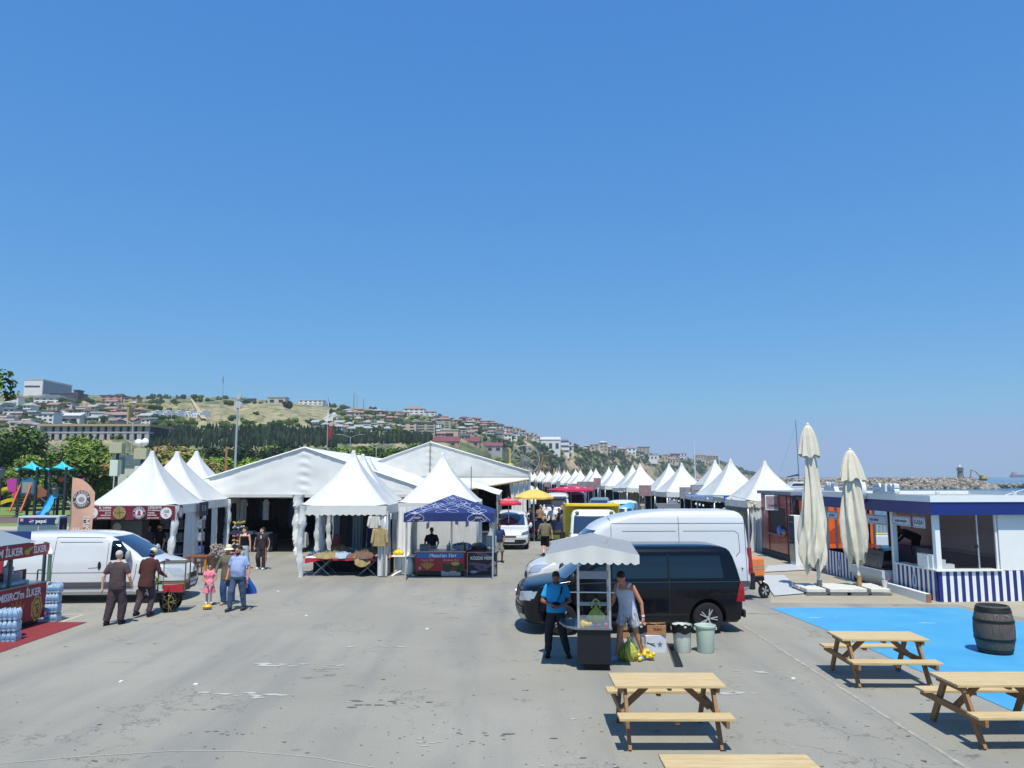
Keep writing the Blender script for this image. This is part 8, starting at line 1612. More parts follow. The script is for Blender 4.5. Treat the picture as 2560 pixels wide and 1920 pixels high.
bw = M('bulb_white', 'e3e4e0', .3); bulbs('string of white bulbs under the tent left of the largest grey sign', [(1674, 1248), (1685, 1251), (1697, 1253), (1710, 1250)], 52.6, bw); bulbs('string of white bulbs under the tent right of the largest grey sign', [(1740, 1260), (1749, 1262), (1758, 1264), (1769, 1247), (1781, 1249), (1791, 1250), (1800, 1250)], 42.4, bw); bulbs('string of bulbs on the nearest right tent beside the red kiosk', [(1875, 1267), (1881, 1265), (1887, 1260), (1829, 1246)], 37.0, M('bulb_warm', 'e0d3a8', .3)); bulbs('string of warm and white bulbs near the large reddish sign', [(1546, 1229), (1551, 1230), (1555, 1230), (1561, 1227), (1567, 1229), (1574, 1229), (1581, 1231), (1589, 1229), (1597, 1232), (1607, 1243), (1613, 1245), (1620, 1243)], 62, M('bulb_warm'))
a = Q(1791, 1262, 42.3); t = thing('red_fridge', 'red drinks fridge with a blue glass door under the right tent', 'fridge', (a.x+.35, 42.5, 0)); ob('cabinet', MB().box(-.45, .65, 0, .6, 0, 2.0), M('fridge_dark', '34252c', .5), t); ob('header', MB().box(-.43, .2, -.03, -.002, 1.72, 1.96), M('fridge_header', '4a1822', .5), t); ob('glass_door', MB().box(-.43, .2, -.03, -.002, .3, 1.6), M('blue_fridge_glass', '54749a', .2), t); ob('red_side', MB().box(.25, .66, -.03, -.002, .1, 1.98), M('fridge_red', 'a81f2c', .4), t); ob('round_mark', MB().disc((0, 0), .13, 14, 0, T(.45, -.034, 1.7) @ FACE_Y), wm, t); ob('lettering', MB().text('cola', .2, T(.45, -.034, 1.25) @ FACE_Y, 0, .03, 1, 'CENTER', .3), wm, t)  # door pane is plain blue colour
a = Q(1852, 1290, 40); t = thing('lemon_counter', 'pale counter printed with yellow lemons and green leaves', 'counter', (a.x, 40.2, 0)); ob('counter', MB().box(-.8, .75, 0, .6, 0, 1.95), M('counter_lime', 'b9c796', .6), t, bevel=.15); ob('printed_lemon', MB().ell((.35, -.02, 1.5), (.22, .01, .3), 14), M('lemon_print', 'd3bd2f', .5), t); ob('printed_leaf', MB().ell((.1, -.02, 1.15), (.28, .01, .12), 12, 0, None).ell((.5, -.02, 1.0), (.2, .01, .1), 10), M('leaf_print_b', '6f9a35', .6), t)
ob('blue_tarp', MB().add([(0, 0, 0), (.9, 0, .05), (.25, .02, -.75)], [(0, 1, 2)]).add([(-2.0, 0, .06), (.9, 0, .05), (.9, -.1, .0), (-2.0, -.1, -.02)], [(0, 1, 2, 3)]), M('tarp_blue', '2a78c2', .5), None, tuple(Q(1808, 1240, 41.8)), label='blue tarpaulin triangle hanging under the tent with the red fridge', cat='tarpaulin')
ob('steel_counter', MB().box(-1.2, 1.2, -.3, .3, 0, .95), M('counter_steel', '7c858c', .4, .3), None, tuple(Q(1690, 1290, 50).xy)+(0,), label='steel counter under the tent left of the largest sign', cat='counter'); ob('grey_locker', MB().box(-.8, .8, -.3, .3, 0, 1.8), M('locker_grey', '7c8288', .5), None, tuple(Q(1668, 1290, 51.5).xy)+(0,), label='grey cabinet under the tent left of the steel counter', cat='cabinet')
ob('orange_tray', MB().box(-.35, .35, -.2, .2, .9, 1.2), M('tray_orange', 'b5452c', .5), None, tuple(Q(1752, 1290, 45).xy)+(0,), label='orange-red tray on the counter below the largest grey sign', cat='tray') 
for (px, Y, w, h_, c_, lab) in ((1420, 56, 1.4, 1.1, '8f969b', 'pale rack of wares beside the white camper'), (1395, 50, .8, 1.0, '6a6f78', 'bicycle parts heap beyond the tricycle'), (1300, 41, .8, 1.6, 'b3ae9c', 'pale upright board below the yellow parasol')): q = Q(px, 1290, Y); t = thing('market_wares', lab, 'wares', (q.x, Y, 0)); ob('wares', MB().box(-w/2, w/2, -.2, .2, 0, h_).box(-w*.4, w*.3, -.25, -.21, h_*.3, h_*.8), M('wares_'+c_, c_, .6, var=.5, sc=6), t, bevel=.02)
# masts of moored boats behind the tents
for (px, py, Y, lab) in ((1735, 1102, 120, 'slender white boat mast left of the right tents'), (1797, 1136, 150, 'shorter white boat mast between two right tent peaks')): q = Q(px, py, Y); q0 = Q(px+4, 1210, Y); t = thing('sailboat', lab, 'sailboat', (18+ (q0.x-18)*1, Y, -1.4)); t.location.x = q0.x; ob('mast', MB().tube((0, 0, 1.2), (q.x-q0.x, 0, q.z+1.4), .13, .07), M('mast_white', 'c9cfd4', .5), t); ob('spreader', MB().tube((-1, 0, 4.5), (1, 0, 4.5), .04), M('mast_white'), t); ob('hull', MB().grid(lambda u, v: ((1.6*sin(pi*v)**.6)*(2*u-1), 9*(v-.5), 1.2*abs(2*u-1)**2), 10, 14), white_paint, t, smooth=True)
# catamaran
Yb = 240; q = Q(1995, 1215, Yb); t = thing('catamaran', 'white catamaran with a dark furled sail moored before the breakwater', 'boat', (q.x, Yb, -1.4)); g = MB()
for y in (-3, 3): g.prism([(-6.5, 0), (6.0, 0), (6.6, 1.6), (-7.0, 1.6)], y-.9, y+.9, 'xz')
ob('hull', g, white_paint, t, bevel=.2); ob('deck', MB().box(-5, 5.5, -3.8, 3.8, 1.6, 1.75), white_paint, t); ob('cabin', MB().prism([(-3.4, 1.75), (4, 1.75), (3.6, 3.4), (-2.2, 3.4)], -2.6, 2.6, 'xz'), white_paint, t, bevel=.2); ob('cabin_window', MB().prism([(-2.9, 2.2), (3.4, 2.2), (3.2, 2.9), (-2.4, 2.9)], -2.66, 2.66, 'xz'), glass_dark, t); ob('bimini', MB().box(-1, 4.5, -2.4, 2.4, 4.0, 4.15), white_paint, t, bevel=.05); top = Q(1989, 1050, Yb); ob('mast', MB().tube((.4, 0, 3.4), (top.x-q.x, 0, top.z+1.4), .16, .09), M('mast_dark', '5b6570', .5), t); ob('furled_sail', MB().caps(Vector((.3, 0, 5.6)), Vector((-3.2, 0, 4.9)), .32, .15, 8), M('sail_navy', '2a3346', .8), t, smooth=True); ob('stay', MB().tube((-6.8, 0, 2), (top.x-q.x, 0, top.z), .025), steel, t); ob('hull_window', MB().box(-3.5, -2.5, -3.92, -3.9, .7, 1.0).box(-.5, .5, -3.92, -3.9, .7, 1.0), glass_dark, t)
q = P(2120, 1300); t = thing('yellow_boat', 'yellow railed boat deck showing through the striped kiosk window', 'boat', (Q(2172, 1340, 57).x, 57, -1.4)); t.scale = (.62, .62, .75); ob('hull', MB().prism([(-2.5, 0), (2.5, 0), (3.2, 1.0), (-3.0, 1.0)], -1.2, 1.2, 'xz'), white_paint, t, bevel=.1); g = MB(); [g.tube((-2.4+.42*i, -1.1, 1.1), (-2.4+.42*i, -1.1, 2.3), .05) for i in range(12)]; g.tube((-2.5, -1.1, 2.3), (2.4, -1.1, 2.3), .05).tube((-2.5, -1.1, 1.15), (2.4, -1.1, 1.15), .08); ob('yellow_rail', g, M('rail_yellow', 'd9c020', .5), t)
# breakwater rocks
random.seed(77); rk = [M('rock_a', '8a8479', .9, var=.3, sc=.6), M('rock_b', '6d6960', .9, var=.3, sc=.6), M('rock_c', 'a59b8c', .9, var=.25, sc=.6)]
g = MB(); Yw = 330
for k_ in range(2600):
    px = random.uniform(1540, 2495); u = random.random(); endf = min(1, max(.08, (2500-px)/70)); z = -1.5+4.35*u*endf; Y = Yw-9+8*u+random.uniform(-.8, .8); x = Q(px, 1200, Y).x; r = random.uniform(.55, 1.25)
    g.add([], []); M_ = T(x, Y, z) @ RZ(random.random()*6) @ RX(random.random()*.8) ; g.ell((0, 0, 0), (r*1.1, r*.8, r*.62), 5, random.choice((0, 0, 1, 2)), M_, jit=.35)
for k_ in range(160): px = random.uniform(2470, 2700); x = Q(px, 1205, Yw+14).x; r = random.uniform(.6, 1.2); g.ell((0, 0, 0), (r, r, r*.6), 5, random.choice((0, 1, 2)), T(x, Yw+14+random.uniform(-3, 3), -1.2+random.random()*2.2*(1 if px > 2560 else .7)), jit=.35)
ob('breakwater_rocks', g, rk, kind='stuff', label='long grey rock breakwater across the harbour mouth', cat='rocks')
ob('breakwater_core', MB().box(Q(1500, 1200, Yw).x, Q(2440, 1200, Yw).x, Yw-2, Yw+6, -1.6, 2.6), M('core_grey', '8c867b', .9, var=.3, sc=.3), None, kind='structure')
ob('harbour_wall', MB().box(Q(1290, 1200, 420).x, Q(1660, 1200, 420).x, 419, 426, -1.6, 3.2), M('wall_pale', 'a69f90', .9, var=.15, sc=.2), None, kind='structure')
ob('breakwater_parapet', MB().box(Q(1900, 1200, Yw).x, Q(2440, 1200, Yw).x, Yw+1, Yw+2, 2.6, 3.1), M('parapet_pale', 'a9a59b', .9, var=.2, sc=.5), None, kind='structure')
q = Q(2402, 1200, Yw+1.5); t = thing('lighthouse', 'stubby grey lighthouse tower on the end of the breakwater', 'lighthouse', (q.x, Yw+1.5, 2.8)); ob('tower', MB().lathe([(1.35, 0), (1.3, .2), (1.05, 3.0), (1.05, 3.4)], (0, 0, 0), 20), M('tower_grey', '6f706c', .8, var=.2, sc=.8), t, smooth=True); ob('gallery', MB().lathe([(1.5, 3.4), (1.5, 3.55), (1.15, 3.56), (1.15, 4.6), (1.3, 4.65), (1.2, 4.9)], (0, 0, 0), 20), M('gallery_pale', '9a9a94', .8), t, smooth=True); g = MB(); [g.tube((1.45*cos(a), 1.45*sin(a), 3.55), (1.45*cos(a), 1.45*sin(a), 4.3), .04) for a in [k_*pi/5 for k_ in range(10)]]; g.lathe([(1.43, 4.3), (1.48, 4.34)], (0, 0, 0), 20); ob('railing', g, steel, t); ob('lantern', MB().lathe([(.25, 4.9), (.25, 5.3), (.05, 5.6)], (0, 0, 0), 8), steel, t)
q = Q(2460, 1205, Yw); t = thing('excavator', 'small yellow excavator with its arm folded on the breakwater tip', 'excavator', (q.x, Yw+1, 1.9)); ob('tracks', MB().box(-1.4, 1.4, -1.1, -.5, 0, .7).box(-1.4, 1.4, .5, 1.1, 0, .7), black_plastic, t, bevel=.1); ob('house', MB().box(-.8, 2.0, -1.1, 1.1, .75, 1.6), M('digger_yellow', 'b59a2c', .5), t, bevel=.1); ob('cab', MB().box(-.9, .1, -1.0, .0, 1.6, 2.4), M('cab_pale', '8f8a6a', .5), t, bevel=.08); ob('boom', MB().bar((-.6, 0, 1.4), (-2.6, 0, 3.8), .35, .35), M('boom_orange', 'a8774d', .5), t); ob('stick', MB().bar((-2.6, 0, 3.8), (-4.6, 0, 4.6), .3, .3).bar((-4.6, 0, 4.6), (-4.9, 0, 1.6), .3, .3), M('boom_orange'), t); ob('bucket', MB().box(-5.3, -4.6, -.5, .5, .9, 1.7), M('boom_orange'), t)
q = Q(2565, 1190, 5000); t = thing('cargo_ship', 'dark low cargo ship with a white bridge on the horizon', 'ship', (q.x, 5000, -1.4)); ob('hull', MB().prism([(-95, 0), (90, 0), (100, 17), (-98, 17)], -14, 14, 'xz'), M('ship_hull', '3d4a68', .8), t); ob('bridge', MB().box(-88, -66, -12, 12, 17, 34).box(-64, -20, -10, 10, 17, 22), M('ship_white', '9a8f9c', .7), t); ob('mast', MB().tube((-76, 0, 34), (-76, 0, 46), 1.2).tube((20, 0, 17), (20, 0, 30), 1), M('ship_hull'), t)
# fairground: big wheel, swing tower, yellow pole
q = Q(1312, 1150, 250); t = thing('ferris_wheel', 'grey latticed ferris wheel rising behind the centre marquee corner', 'ferris wheel', (q.x, 250, 0)); R_ = 4.7; zc = q.z; wg = M('wheel_grey', 'a2a4a8', .5); 
for y in (-1.0, 1.0): ob('wheel_rim', MB().path([(R_*cos(a), y, zc+R_*sin(a)) for a in [2*pi*i/28 for i in range(29)]], .13, 5), wg, t); ob('spokes', MB().path([(0, 0, zc)], .01, 4) if False else (lambda g: [g.tube((0, y, zc), (R_*cos(a), y, zc+R_*sin(a)), .06, .06, 4) for a in [2*pi*i/14 for i in range(14)]] and g)(MB()), wg, t)
g = MB(); [g.tube((R_*cos(a), -1, zc+R_*sin(a)), (R_*cos(a), 1, zc+R_*sin(a)), .06, .06, 4) for a in [2*pi*i/14 for i in range(14)]]; ob('cross_bars', g, wg, t); g = MB(); [g.tube((sx*3.4, sy*1.6, 0), (0, sy*1.3, zc), .16, .12, 5) for sx in (-1, 1) for sy in (-1, 1)]; g.tube((0, -1.6, zc), (0, 1.6, zc), .25); ob('support', g, M('support_grey', '7d7f88', .5), t)
for i in range(12): a = 2*pi*i/12+.13; ob('gondola', MB().cb((R_*cos(a), 0, zc+R_*sin(a)-.7), (1.1, 1.2, .75)).tube((R_*cos(a), 0, zc+R_*sin(a)), (R_*cos(a), 0, zc+R_*sin(a)-.4), .05), M(('gon_dark', 'gon_plum', 'gon_pale')[i % 3], ('2c3144', '4c3446', '8c8e96')[i % 3], .5), t)
q = Q(1365, 1141, 240); t = thing('swing_ride', 'brown and orange swing ride frame behind the far white tents', 'fairground ride', (q.x, 240, 0)); bo_ = M('ride_orange', '9c6b42', .6); bk = M('ride_dark', '38302f', .6)
for sx, m_ in ((-1, bo_), (1, bk)):
    for y in (-1.5, 1.5): ob('frame_leg', MB().bar((sx*3.4, y*1.6, 0), (sx*.9, y*.5, q.z), .28, .28), m_ if y < 0 else bo_, t)
ob('top_beam', MB().box(-1.1, 1.1, -.9, .9, q.z, q.z+.25), bo_, t); ob('inner_arm', MB().bar((-.5, 0, q.z), (-.7, 0, 3.5), .16, .16).bar((.5, 0, q.z), (.8, 0, 3.0), .16, .16), bo_, t); ob('gondola', MB().lathe([(.4, 2.2), (1.8, 3.0), (1.9, 3.8), (.8, 3.9)], (0, 0, 0), 10), M('ride_mix', 'a4896b', .6, var=.6, sc=1.5, col2='5d7386'), t)
random.seed(3)
for i, (px, py, c_, lab) in enumerate(((1398, 1165, 'b9838c', 'pink spired fairground ride behind the far tents'), (1386, 1170, 'a9a14c', 'yellow-green ride arch right of the swing frame'), (1393, 1168, '8fa39a', 'pale green ride tower right of the swing frame'), (1333, 1175, '7d3a4c', 'red and blue ride canopy left of the swing frame'), (1400, 1158, '6f7884', 'grey lattice ride tower right of the swing frame'))): q = Q(px, py, 236); t = thing('fairground_ride', lab, 'fairground ride', (q.x, 236+i, 0)); ob('ride_body', MB().lathe([(1.2, 0), (1.2, q.z*.55), (.5, q.z*.7), (.1, q.z)], (0, 0, 0), 7), M('ride_'+c_, c_, .6, var=.5, sc=1.2), t)
q = Q(1275, 1122, 180); t = thing('yellow_tower', 'yellow drop-ride column beside the ferris wheel', 'fairground ride', (q.x, 180, 0)); ob('column', MB().box(-.22, .22, -.22, .22, 0, q.z), M('col_yellow', 'b9a34a', .6), t); ob('seat_ring', MB().lathe([(.5, 0), (1.0, .2), (.9, 1.0), (.4, 1.3)], (0, 0, Q(1275, 1172, 180).z), 8), M('ring_mix', 'a9a68c', .6, var=.6, sc=3, col2='c0a83a'), t)
# ------------------------------------------------------------------ the town on the hill
WC = {n: M('wall_'+n, c, .9, var=.06, sc=.15) for n, c in (('white', 'd2d4d4'), ('cream', 'b9ae98'), ('grey', '9b9da0'), ('pink', 'a98a80'), ('pale', 'aab4b8'), ('dark', '4c4a52'), ('sand', 'a2957c'))}
RC = {n: M('roof_'+n, c, .9, var=.15, sc=.3) for n, c in (('red', '93786f'), ('maroon', '74424a'), ('grey', '7d7d7e'), ('white', 'bcbfc0'), ('slate', '4c5564'))}
wmt = M('far_window', '2b3340', .3); WIN = MB().box(-.5, .5, -.06, 0, 0, 1).mesh('window', wmt)
random.seed(101)
def building(px0, px1, pyt, pyb, wall, roof, label, fl=3, rk='flat', land=False, depth=None, name='house', group=None, cols=None, yaw=0, dz=0, band=None):
    b = hpos((px0+px1)/2, pyb); Y = b.y; w = (px1-px0)/1920*Y*cos(PITCH); h = (pyb-pyt)/1920*Y*1.02; d = depth or max(5, w*.7)
    t = thing(name, label, 'building', (b.x, Y, b.z+dz), radians(yaw), group)
    g = MB(); g.box(-w/2, w/2, 0, d, -4, h); n = cols or max(2, int(w/3.6)); ww, wh = w/n*.48, h/fl*.42
    if not land:
        for i in range(n):
            for j in range(fl): x = -w/2+w*(i+.5)/n; z = h*(j+.32)/fl; g.add([(x-ww/2, -.08, z), (x+ww/2, -.08, z), (x+ww/2, -.08, z+wh), (x-ww/2, -.08, z+wh)], [(0, 1, 2, 3)], 1)
        for j in range(fl): g.box(-w/2-.1, w/2+.1, -.5, -.1, h*(j+.22)/fl, h*(j+.3)/fl) if j and w > 7 else None
    wo = ob('wall', g, [WC[wall], wmt], t)
    if land:
        for i in range(n):
            for j in range(fl): x = -w/2+w*(i+.5)/n; z = h*(j+.3)/fl; o = bpy.data.objects.new('window', WIN); COL.objects.link(o); o.parent = t; o.location = (x, 0, z); o.scale = (ww*(1.5 if band else 1), 1, wh)
    if rk == 'flat': g = MB().box(-w/2-.3, w/2+.3, -.3, d+.3, h+.02, h+.5)
    else: rh = min(3.0, d*.22); e = .5; g = MB().prism([(-e, h), (d+e, h), (d/2, h+rh)], -w/2-e, w/2+e, 'yz') if rk == 'gable' else MB().add([(-w/2-e, -e, h), (w/2+e, -e, h), (w/2+e, d+e, h), (-w/2-e, d+e, h), (-w*.2, d/2, h+rh), (w*.2, d/2, h+rh)], [(0, 1, 5, 4), (1, 2, 5), (2, 3, 4, 5), (3, 0, 4), (0, 3, 2, 1)])
    ob('roof', g, RC[roof], t); return t, w, h, d
# landmarks
t, w, h, d = building(60, 107, 950, 988, 'white', 'white', 'huge white block building with one dark window band on the hilltop at the left', 1, land=True, depth=38, cols=1, name='block_building')
for o in [c_ for c_ in t.children if c_.name.startswith('window')]: o.location = (-w*.05, 0, h*.50); o.scale = (w*.82, 1, h*.12)
ob('side_glazing', MB().box(w/2+.05, w/2+.1, 1, 37, h*.1, h*.95), M('glazing_grey', '5d7289', .3), t)
building(125, 195, 984, 1003, 'dark', 'slate', 'dark terraced building with a short tower right of the huge white block', 3, land=True, band=True, name='terraced_building'); building(186, 196, 977, 1004, 'dark', 'slate', 'dark square tower at the end of the terraced building', 1, land=True, cols=1, name='tower')
building(87, 157, 996, 1015, 'white', 'slate', 'long white apartment block below the huge white block', 3, 'hip', True); building(13, 49, 992, 1013, 'white', 'red', 'white house with a red roof on the far left slope', 2, 'hip', True)
building(252, 308, 990, 1009, 'pink', 'maroon', 'unfinished pink brick building with empty window holes on the ridge', 3, land=True); building(310, 346, 995, 1007, 'sand', 'slate', 'lower unfinished wing right of the pink brick building', 2, land=True)
for i, (a, b) in enumerate(((356, 378), (384, 407), (412, 436), (446, 468), (474, 497))):
    ba = hpos((a+b)/2, 1042); Y = ba.y; w = (b-a)/1920*Y; t = thing('stepped_house', ['leftmost', 'second', 'middle', 'fourth', 'rightmost'][i]+' of the five stepped unfinished villas on the dry slope', 'building', tuple(ba), 0, 'stepped villas on the slope'); g = MB()
    for s_ in range(4): hh = 22/1920*Y*(s_+1)/4; g.box(-w/2+w*.10*s_, w/2-w*.10*s_, 3.2*s_, 14, -4 if s_ == 0 else 22/1920*Y*s_/4+.02, hh)
    ob('wall', g, WC['white'], t)
    for s_ in range(4):
        for q_ in (-1, 0, 1): o = bpy.data.objects.new('window', WIN); COL.objects.link(o); o.parent = t; o.location = (q_*w*(.28-.05*s_), 3.2*s_, 22/1920*Y*(s_+.25)/4); o.scale = (w*.1, 1, 22/1920*Y*.1)
# concrete skeleton building
ba = hpos(245, 1103); Y = ba.y; W_ = 262/1920*Y; H_ = 42/1920*Y; t = thing('concrete_frame_building', 'long two-storey concrete skeleton building with dark open bays above the trees', 'building', (ba.x, Y, ba.z)); cg = WC['grey']
ob('interior', MB().box(-W_/2+.5, W_/2-.5, 3, 14, -3, H_-.6), WC['dark'], t); ob('roof', MB().box(-W_/2-1, W_/2+1, -1, 15, H_-.6, H_), WC['sand'], t); ob('floor_slab', MB().box(-W_/2-.4, W_/2+.4, -.4, 3, H_*.45, H_*.55), cg, t); ob('base_wall', MB().box(-W_/2, W_/2, -.2, 3, -3, .3), WC['cream'], t)
for i in range(15): x = -W_/2+W_*i/14; ob('column', MB().box(x-.6, x+.6, -.3, .4, .3, H_-.6), cg, t)
building(232, 268, 1033, 1050, 'white', 'white', 'plain white box house in the middle of the left town', 1, land=True, cols=1); building(112, 140, 1038, 1068, 'white', 'white', 'tall white narrow house left of the concrete skeleton building', 3, land=True); building(150, 205, 1040, 1060, 'white', 'white', 'wide white gabled warehouse above the concrete skeleton building', 1, 'gable', land=True, cols=2)
building(670, 715, 995, 1012, 'cream', 'grey', 'cream hall with a blank wall beside a big round tree on the ridge', 1, land=True, cols=2); building(748, 808, 1001, 1013, 'white', 'white', 'white colonnaded villa block on the ridge left of the minaret', 2, land=True); building(612, 637, 997, 1005, 'dark', 'grey', 'small dark pavilion behind the floodlight mast', 1)
building(1010, 1062, 1017, 1035, 'white', 'red', 'long white apartment block with a red roof crowning the hill', 3, 'hip', True); building(1062, 1090, 1021, 1036, 'white', 'red', 'right wing of the white hilltop apartment block', 3, 'hip', True)
building(1000, 1042, 1058, 1088, 'cream', 'slate', 'cream end block of the hotel on the slope', 4, land=True); building(1042, 1089, 1060, 1093, 'pale', 'slate', 'blue-white balconied hotel block on the slope', 5, land=True, band=True)
building(1090, 1128, 1049, 1072, 'pale', 'red', 'pale cyan apartment block right of the hotel', 4, 'hip', True); building(1100, 1147, 1078, 1103, 'cream', 'white', 'large blank cream hall above the centre marquee', 1, land=True, cols=1)
building(1085, 1200, 1104, 1118, 'pink', 'maroon', 'long hall with a maroon roof above the centre marquee', 1, 'gable', True); building(1195, 1256, 1115, 1132, 'grey', 'maroon', 'lower hall with a maroon roof right of the long one', 1, 'gable', True)
building(1178, 1236, 1053, 1065, 'dark', 'white', 'long dark-windowed terrace building with cream bands', 2, land=True, band=True); building(1148, 1174, 1040, 1052, 'dark', 'maroon', 'dark villa with a maroon roof on the ridge', 2, 'hip', True)
building(1351, 1400, 1101, 1133, 'white', 'white', 'white hall with a barrel roof at the top of the eroded cliff', 1, 'gable', True, cols=3); t, w, h, d = building(1400, 1422, 1099, 1135, 'white', 'white', 'white office wing with three blue window bands on the cliff top', 3, land=True, cols=1)
for o in [c_ for c_ in t.children if c_.name.startswith('window')]: o.scale.x = w*.9; o.data = bpy.data.meshes.get('blue_window') or MB().box(-.5, .5, -.08, 0, 0, 1).mesh('blue_window', M('blue_glazing', '2c4a7c', .3))
building(1496, 1517, 1107, 1129, 'pale', 'white', 'domed glass-fronted tower house on the cliff edge', 3, 'hip', True); building(1593, 1621, 1119, 1138, 'pale', 'slate', 'square white and grey apartment block standing out on the cliff ridge', 4, land=True)
building(1470, 1496, 1114, 1129, 'cream', 'red', 'cream balconied house left of the domed tower house', 3, land=True); building(1556, 1587, 1121, 1137, 'white', 'red', 'white house with orange roof left of the square apartment block', 2, 'hip', True); building(1520, 1540, 1117, 1130, 'pink', 'red', 'pinkish house right of the domed tower house', 2, 'hip')
building(1672, 1692, 1136, 1147, 'dark', 'grey', 'dark villa at the left of the last clifftop houses', 2); building(1690, 1713, 1135, 1150, 'white', 'red', 'white villa with red roof beside the dark villa on the cliff', 2, 'hip'); building(1733, 1760, 1139, 1152, 'cream', 'red', 'cream villa with red roof behind the white boat mast', 2, 'hip'); building(1762, 1790, 1141, 1153, 'sand', 'red', 'last balconied villa at the right end of the cliff', 2, 'hip')
building(1595, 1640, 1140, 1152, 'white', 'white', 'low white terrace under the square apartment block', 1); building(1655, 1692, 1149, 1160, 'cream', 'red', 'low cream house row under the last dark villa', 1, 'hip')
# generic town houses
dn = [0]
def fill(px0, px1, py0, py1, n, ws, hs, walls, roofs, where, seed):
    random.seed(seed); pts = []
    for k_ in range(n):
        for _ in range(20):
            px = random.uniform(px0, px1); py = random.uniform(py0, py1)
            if all(abs(px-a) > 11 or abs(py-b) > 6 for a, b in pts): break
        pts.append((px, py))
    made = {}
    for px, py in sorted(pts):
        if py < itp(SK, px)+6: py = itp(SK, px)+6
        w = random.uniform(*ws); h = random.uniform(*hs); wl = random.choice(walls); rf = random.choice(roofs); rk_ = random.choice(('hip', 'gable', 'flat')) if rf != 'white' else 'flat'
        lb = (f'small {wl if wl != "sand" else "sand-coloured"} house with a {rf} {"flat" if rk_ == "flat" else "pitched"} roof {where}')
        made.setdefault(lb, []).append(building(px-w/2, px+w/2, py-h, py, wl, rf, lb, random.choice((2, 2, 3)) if h > 10 else 1, rk_, group='houses '+where)[0])
    for lb, os_ in made.items():
        for i, o in enumerate(os_):
            if len(os_) > 1: o['label'] = lb+', '+['first', 'second', 'third', 'fourth', 'fifth', 'sixth', 'seventh', 'eighth', 'ninth', 'tenth', 'eleventh', 'twelfth', 'thirteenth', 'fourteenth', 'fifteenth', 'sixteenth', 'seventeenth', 'eighteenth'][min(i, 17)]+' from left'
fill(-20, 372, 1018, 1074, 46, (14, 32), (9, 18), ['white', 'white', 'cream', 'grey', 'pink', 'pale'], ['red', 'white', 'grey', 'red', 'slate'], 'on the left slope', 1)
fill(0, 110, 1060, 1098, 7, (18, 34), (14, 24), ['white', 'cream', 'pale'], ['red', 'white'], 'behind the left trees', 2)
fill(785, 1000, 1066, 1082, 26, (14, 26), (7, 12), ['white', 'white', 'cream'], ['red', 'grey', 'grey'], 'above the cypress wood', 3)
fill(865, 1010, 1030, 1060, 20, (14, 26), (7, 13), ['white', 'cream', 'sand'], ['red', 'red', 'grey'], 'right of the mosque', 4)
fill(1090, 1350, 1052, 1104, 48, (12, 24), (9, 19), ['white', 'cream', 'pale', 'white', 'sand', 'grey'], ['red', 'white', 'grey', 'red', 'slate'], 'above the centre marquee', 5)
fill(1425, 1560, 1120, 1132, 12, (10, 20), (7, 12), ['white', 'cream', 'pink'], ['red', 'grey'], 'along the cliff ridge', 6); fill(1560, 1790, 1140, 1154, 14, (10, 18), (5, 9), ['white', 'cream'], ['red', 'white', 'grey'], 'on the outer cliff', 7)
# mosque, masts, flagpole, crane
b = hpos(832, 1056); Y = b.y; u = Y/1920; t = thing('mosque', 'white mosque with a dome and one slim minaret on the hillside', 'mosque', tuple(b)); wm_ = WC['white']
ob('hall', MB().box(-18*u, 14*u, 0, 18*u, -3, 14*u), wm_, t); ob('dome', MB().lathe([(9*u, 14*u), (8.4*u, 18*u), (6*u, 22.5*u), (2.5*u, 25*u), (.2, 25.6*u)], (3*u, 9*u, 0), 18), M('dome_grey', 'a4a8aa', .6), t, smooth=True)
for dx in (-6, 12): ob('small_dome', MB().lathe([(3.5*u, 14*u), (3*u, 16.5*u), (.2, 17.8*u)], (dx*u, 2*u, 0), 12), M('dome_grey'), t, smooth=True)
ob('minaret', MB().lathe([(2.2*u, -3), (2.2*u, 18*u), (1.5*u, 20*u), (1.4*u, 38*u), (2.1*u, 39*u), (2.1*u, 40.5*u), (1.1*u, 41*u), (1.1*u, 52*u)], (-10*u, 1*u, 0), 10), wm_, t, smooth=True); ob('spire', MB().lathe([(1.3*u, 52*u), (.1, 63*u)], (-10*u, 1*u, 0), 10), M('spire_grey', '7b838c', .6), t)
for (px, py0, py1, r_, lab) in ((886, 976, 1018, 1.2, 'tallest latticed radio mast on the hilltop'), (894, 977, 1014, .5, 'thin plain mast right of the tallest radio mast'), (910, 987, 1018, .9, 'shorter radio mast, rightmost of the three')):
    b = hpos(px, py1); u = b.y/1920; h = (py1-py0)*u; t = thing('radio_mast', lab, 'radio mast', tuple(b)); ob('mast', MB().tube((0, 0, -3), (0, 0, h), r_*u, r_*u*.5, 4), M('mast_slate', '566173', .7), t)
    if r_ > .6: g = MB(); [g.cb((random.uniform(-1, 1)*u, 0, h*f), (1.6*u, .5, 2.2*u)) for f in (.3, .5, .6, .75, .9)]; ob('antenna', g, M('antenna_pale', '8b939c', .7), t)
b = hpos(558, 998); u = b.y/1920; t = thing('flagpole', 'tall hilltop flagpole with a furled dark flag', 'flagpole', tuple(b)); ob('pole', MB().tube((0, 0, -2), (0, 0, 58*u), .5*u, .3*u, 6), M('mast_slate'), t); ob('flag', MB().grid(lambda a, v: ((-.3-1.6*a*sin(pi*v))*u, .4*sin(a*5)*u, (38+19*v)*u), 4, 8), M('flag_plum', '4a3550', .8), t)
b = hpos(324, 1100); u = b.y/1920; t = thing('tower_crane', 'yellow tower crane with a long jib behind the concrete skeleton building', 'crane', tuple(b)); yc = M('crane_yellow', 'ab9a5c', .7)
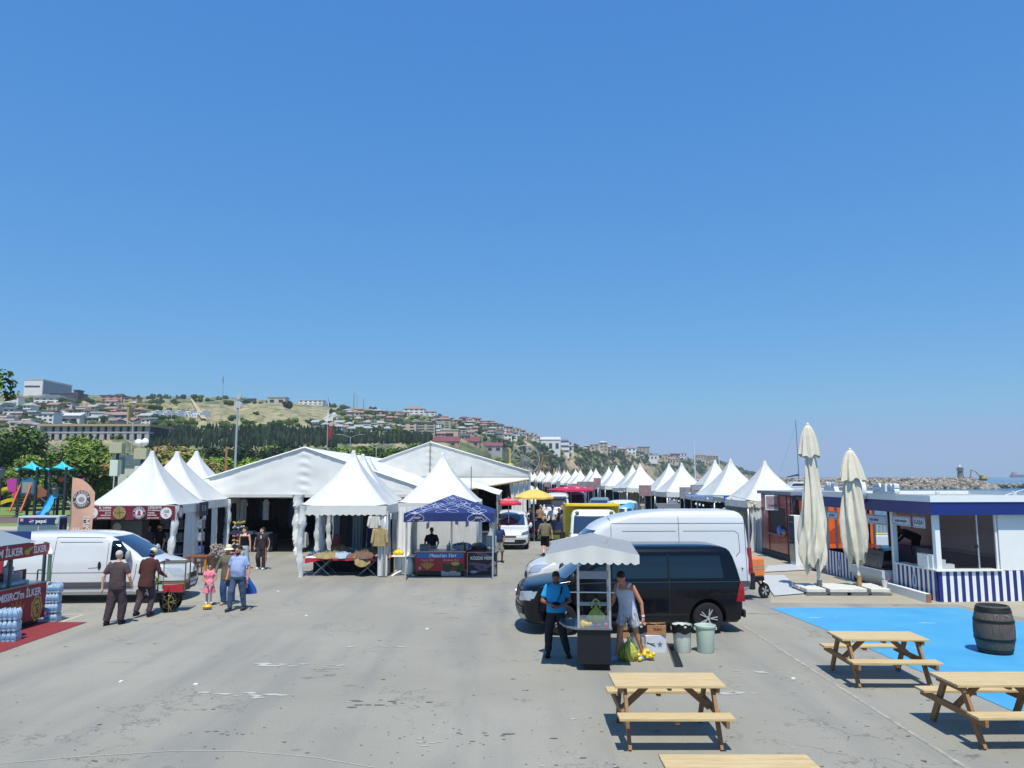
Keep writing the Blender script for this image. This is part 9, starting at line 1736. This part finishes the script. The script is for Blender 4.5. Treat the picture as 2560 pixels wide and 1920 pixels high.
h = (1100-1012)*u; ob('crane_mast', MB().box(-1.6*u, 1.6*u, 0, 1.5, -3, h), yc, t); ob('jib', MB().bar((-24*u, 0, h), (150*u, 0, h-.5*u), .8*u, 1.2*u), yc, t); ob('apex', MB().bar((0, 0, h), (2*u, 0, h+5*u), .6, .8), yc, t); g = MB(); g.tube((2*u, 0, h+5*u), (70*u, 0, h), .12).tube((2*u, 0, h+5*u), (-22*u, 0, h), .12); ob('stay', g, yc, t); ob('counterweight', MB().box(-24*u, -20*u, -1, 1, h-3*u, h), WC['grey'], t)
# single big round trees on the ridge
for i, (px, py, r_) in enumerate(((720, 1020, 12), (486, 1000, 9), (930, 1018, 0), (1243, 1108, 0), (1254, 1118, 9), (1236, 1117, 8), (1308, 1086, 8), (1102, 1046, 7), (1018, 1100, 16), (985, 1106, 12), (1072, 1100, 12), (1420, 1112, 9), (1530, 1140, 7), (1537, 1142, 7))):
    if not r_: continue
    b = hpos(px, py); u = b.y/1920; s_ = r_*2*u/7.5; o = dup(TR['b' if i % 2 else 'd'], (b.x, b.y, b.z-1.5*s_), i*1.3, ['big round tree by the cream ridge hall', 'round tree on the ridge above the stepped villas', '', '', 'right one of the round dark trees near the ferris wheel', 'left one of the round dark trees near the ferris wheel', 'dark tree on the skyline right of the white town cluster', 'dark tree beside the hilltop apartment block', 'large green tree below the hotel', 'dark green tree left below the hotel', 'green tree right below the hotel', 'dark tree at the corner of the office wing on the cliff', 'left of two dark cypresses on the cliff edge', 'right of two dark cypresses on the cliff edge'][i], 'single trees on the hill', scale=s_)
# air: thin haze over the whole bay
hz = M('haze_air', 'ffffff'); nt = hz.node_tree; nt.nodes.remove(nt.nodes['Principled BSDF']); pv = nt.nodes.new('ShaderNodeVolumePrincipled'); pv.inputs['Color'].default_value = (.86, .93, 1, 1); pv.inputs['Density'].default_value = HAZE; pv.inputs['Anisotropy'].default_value = .2; nt.links.new(pv.outputs[0], nt.nodes['Material Output'].inputs['Volume'])
if HAZE: ob('haze', MB().box(-2500, 2500, -60, 2400, -9, 130), hz, kind='stuff', label='thin blue summer haze over the bay', cat='haze')
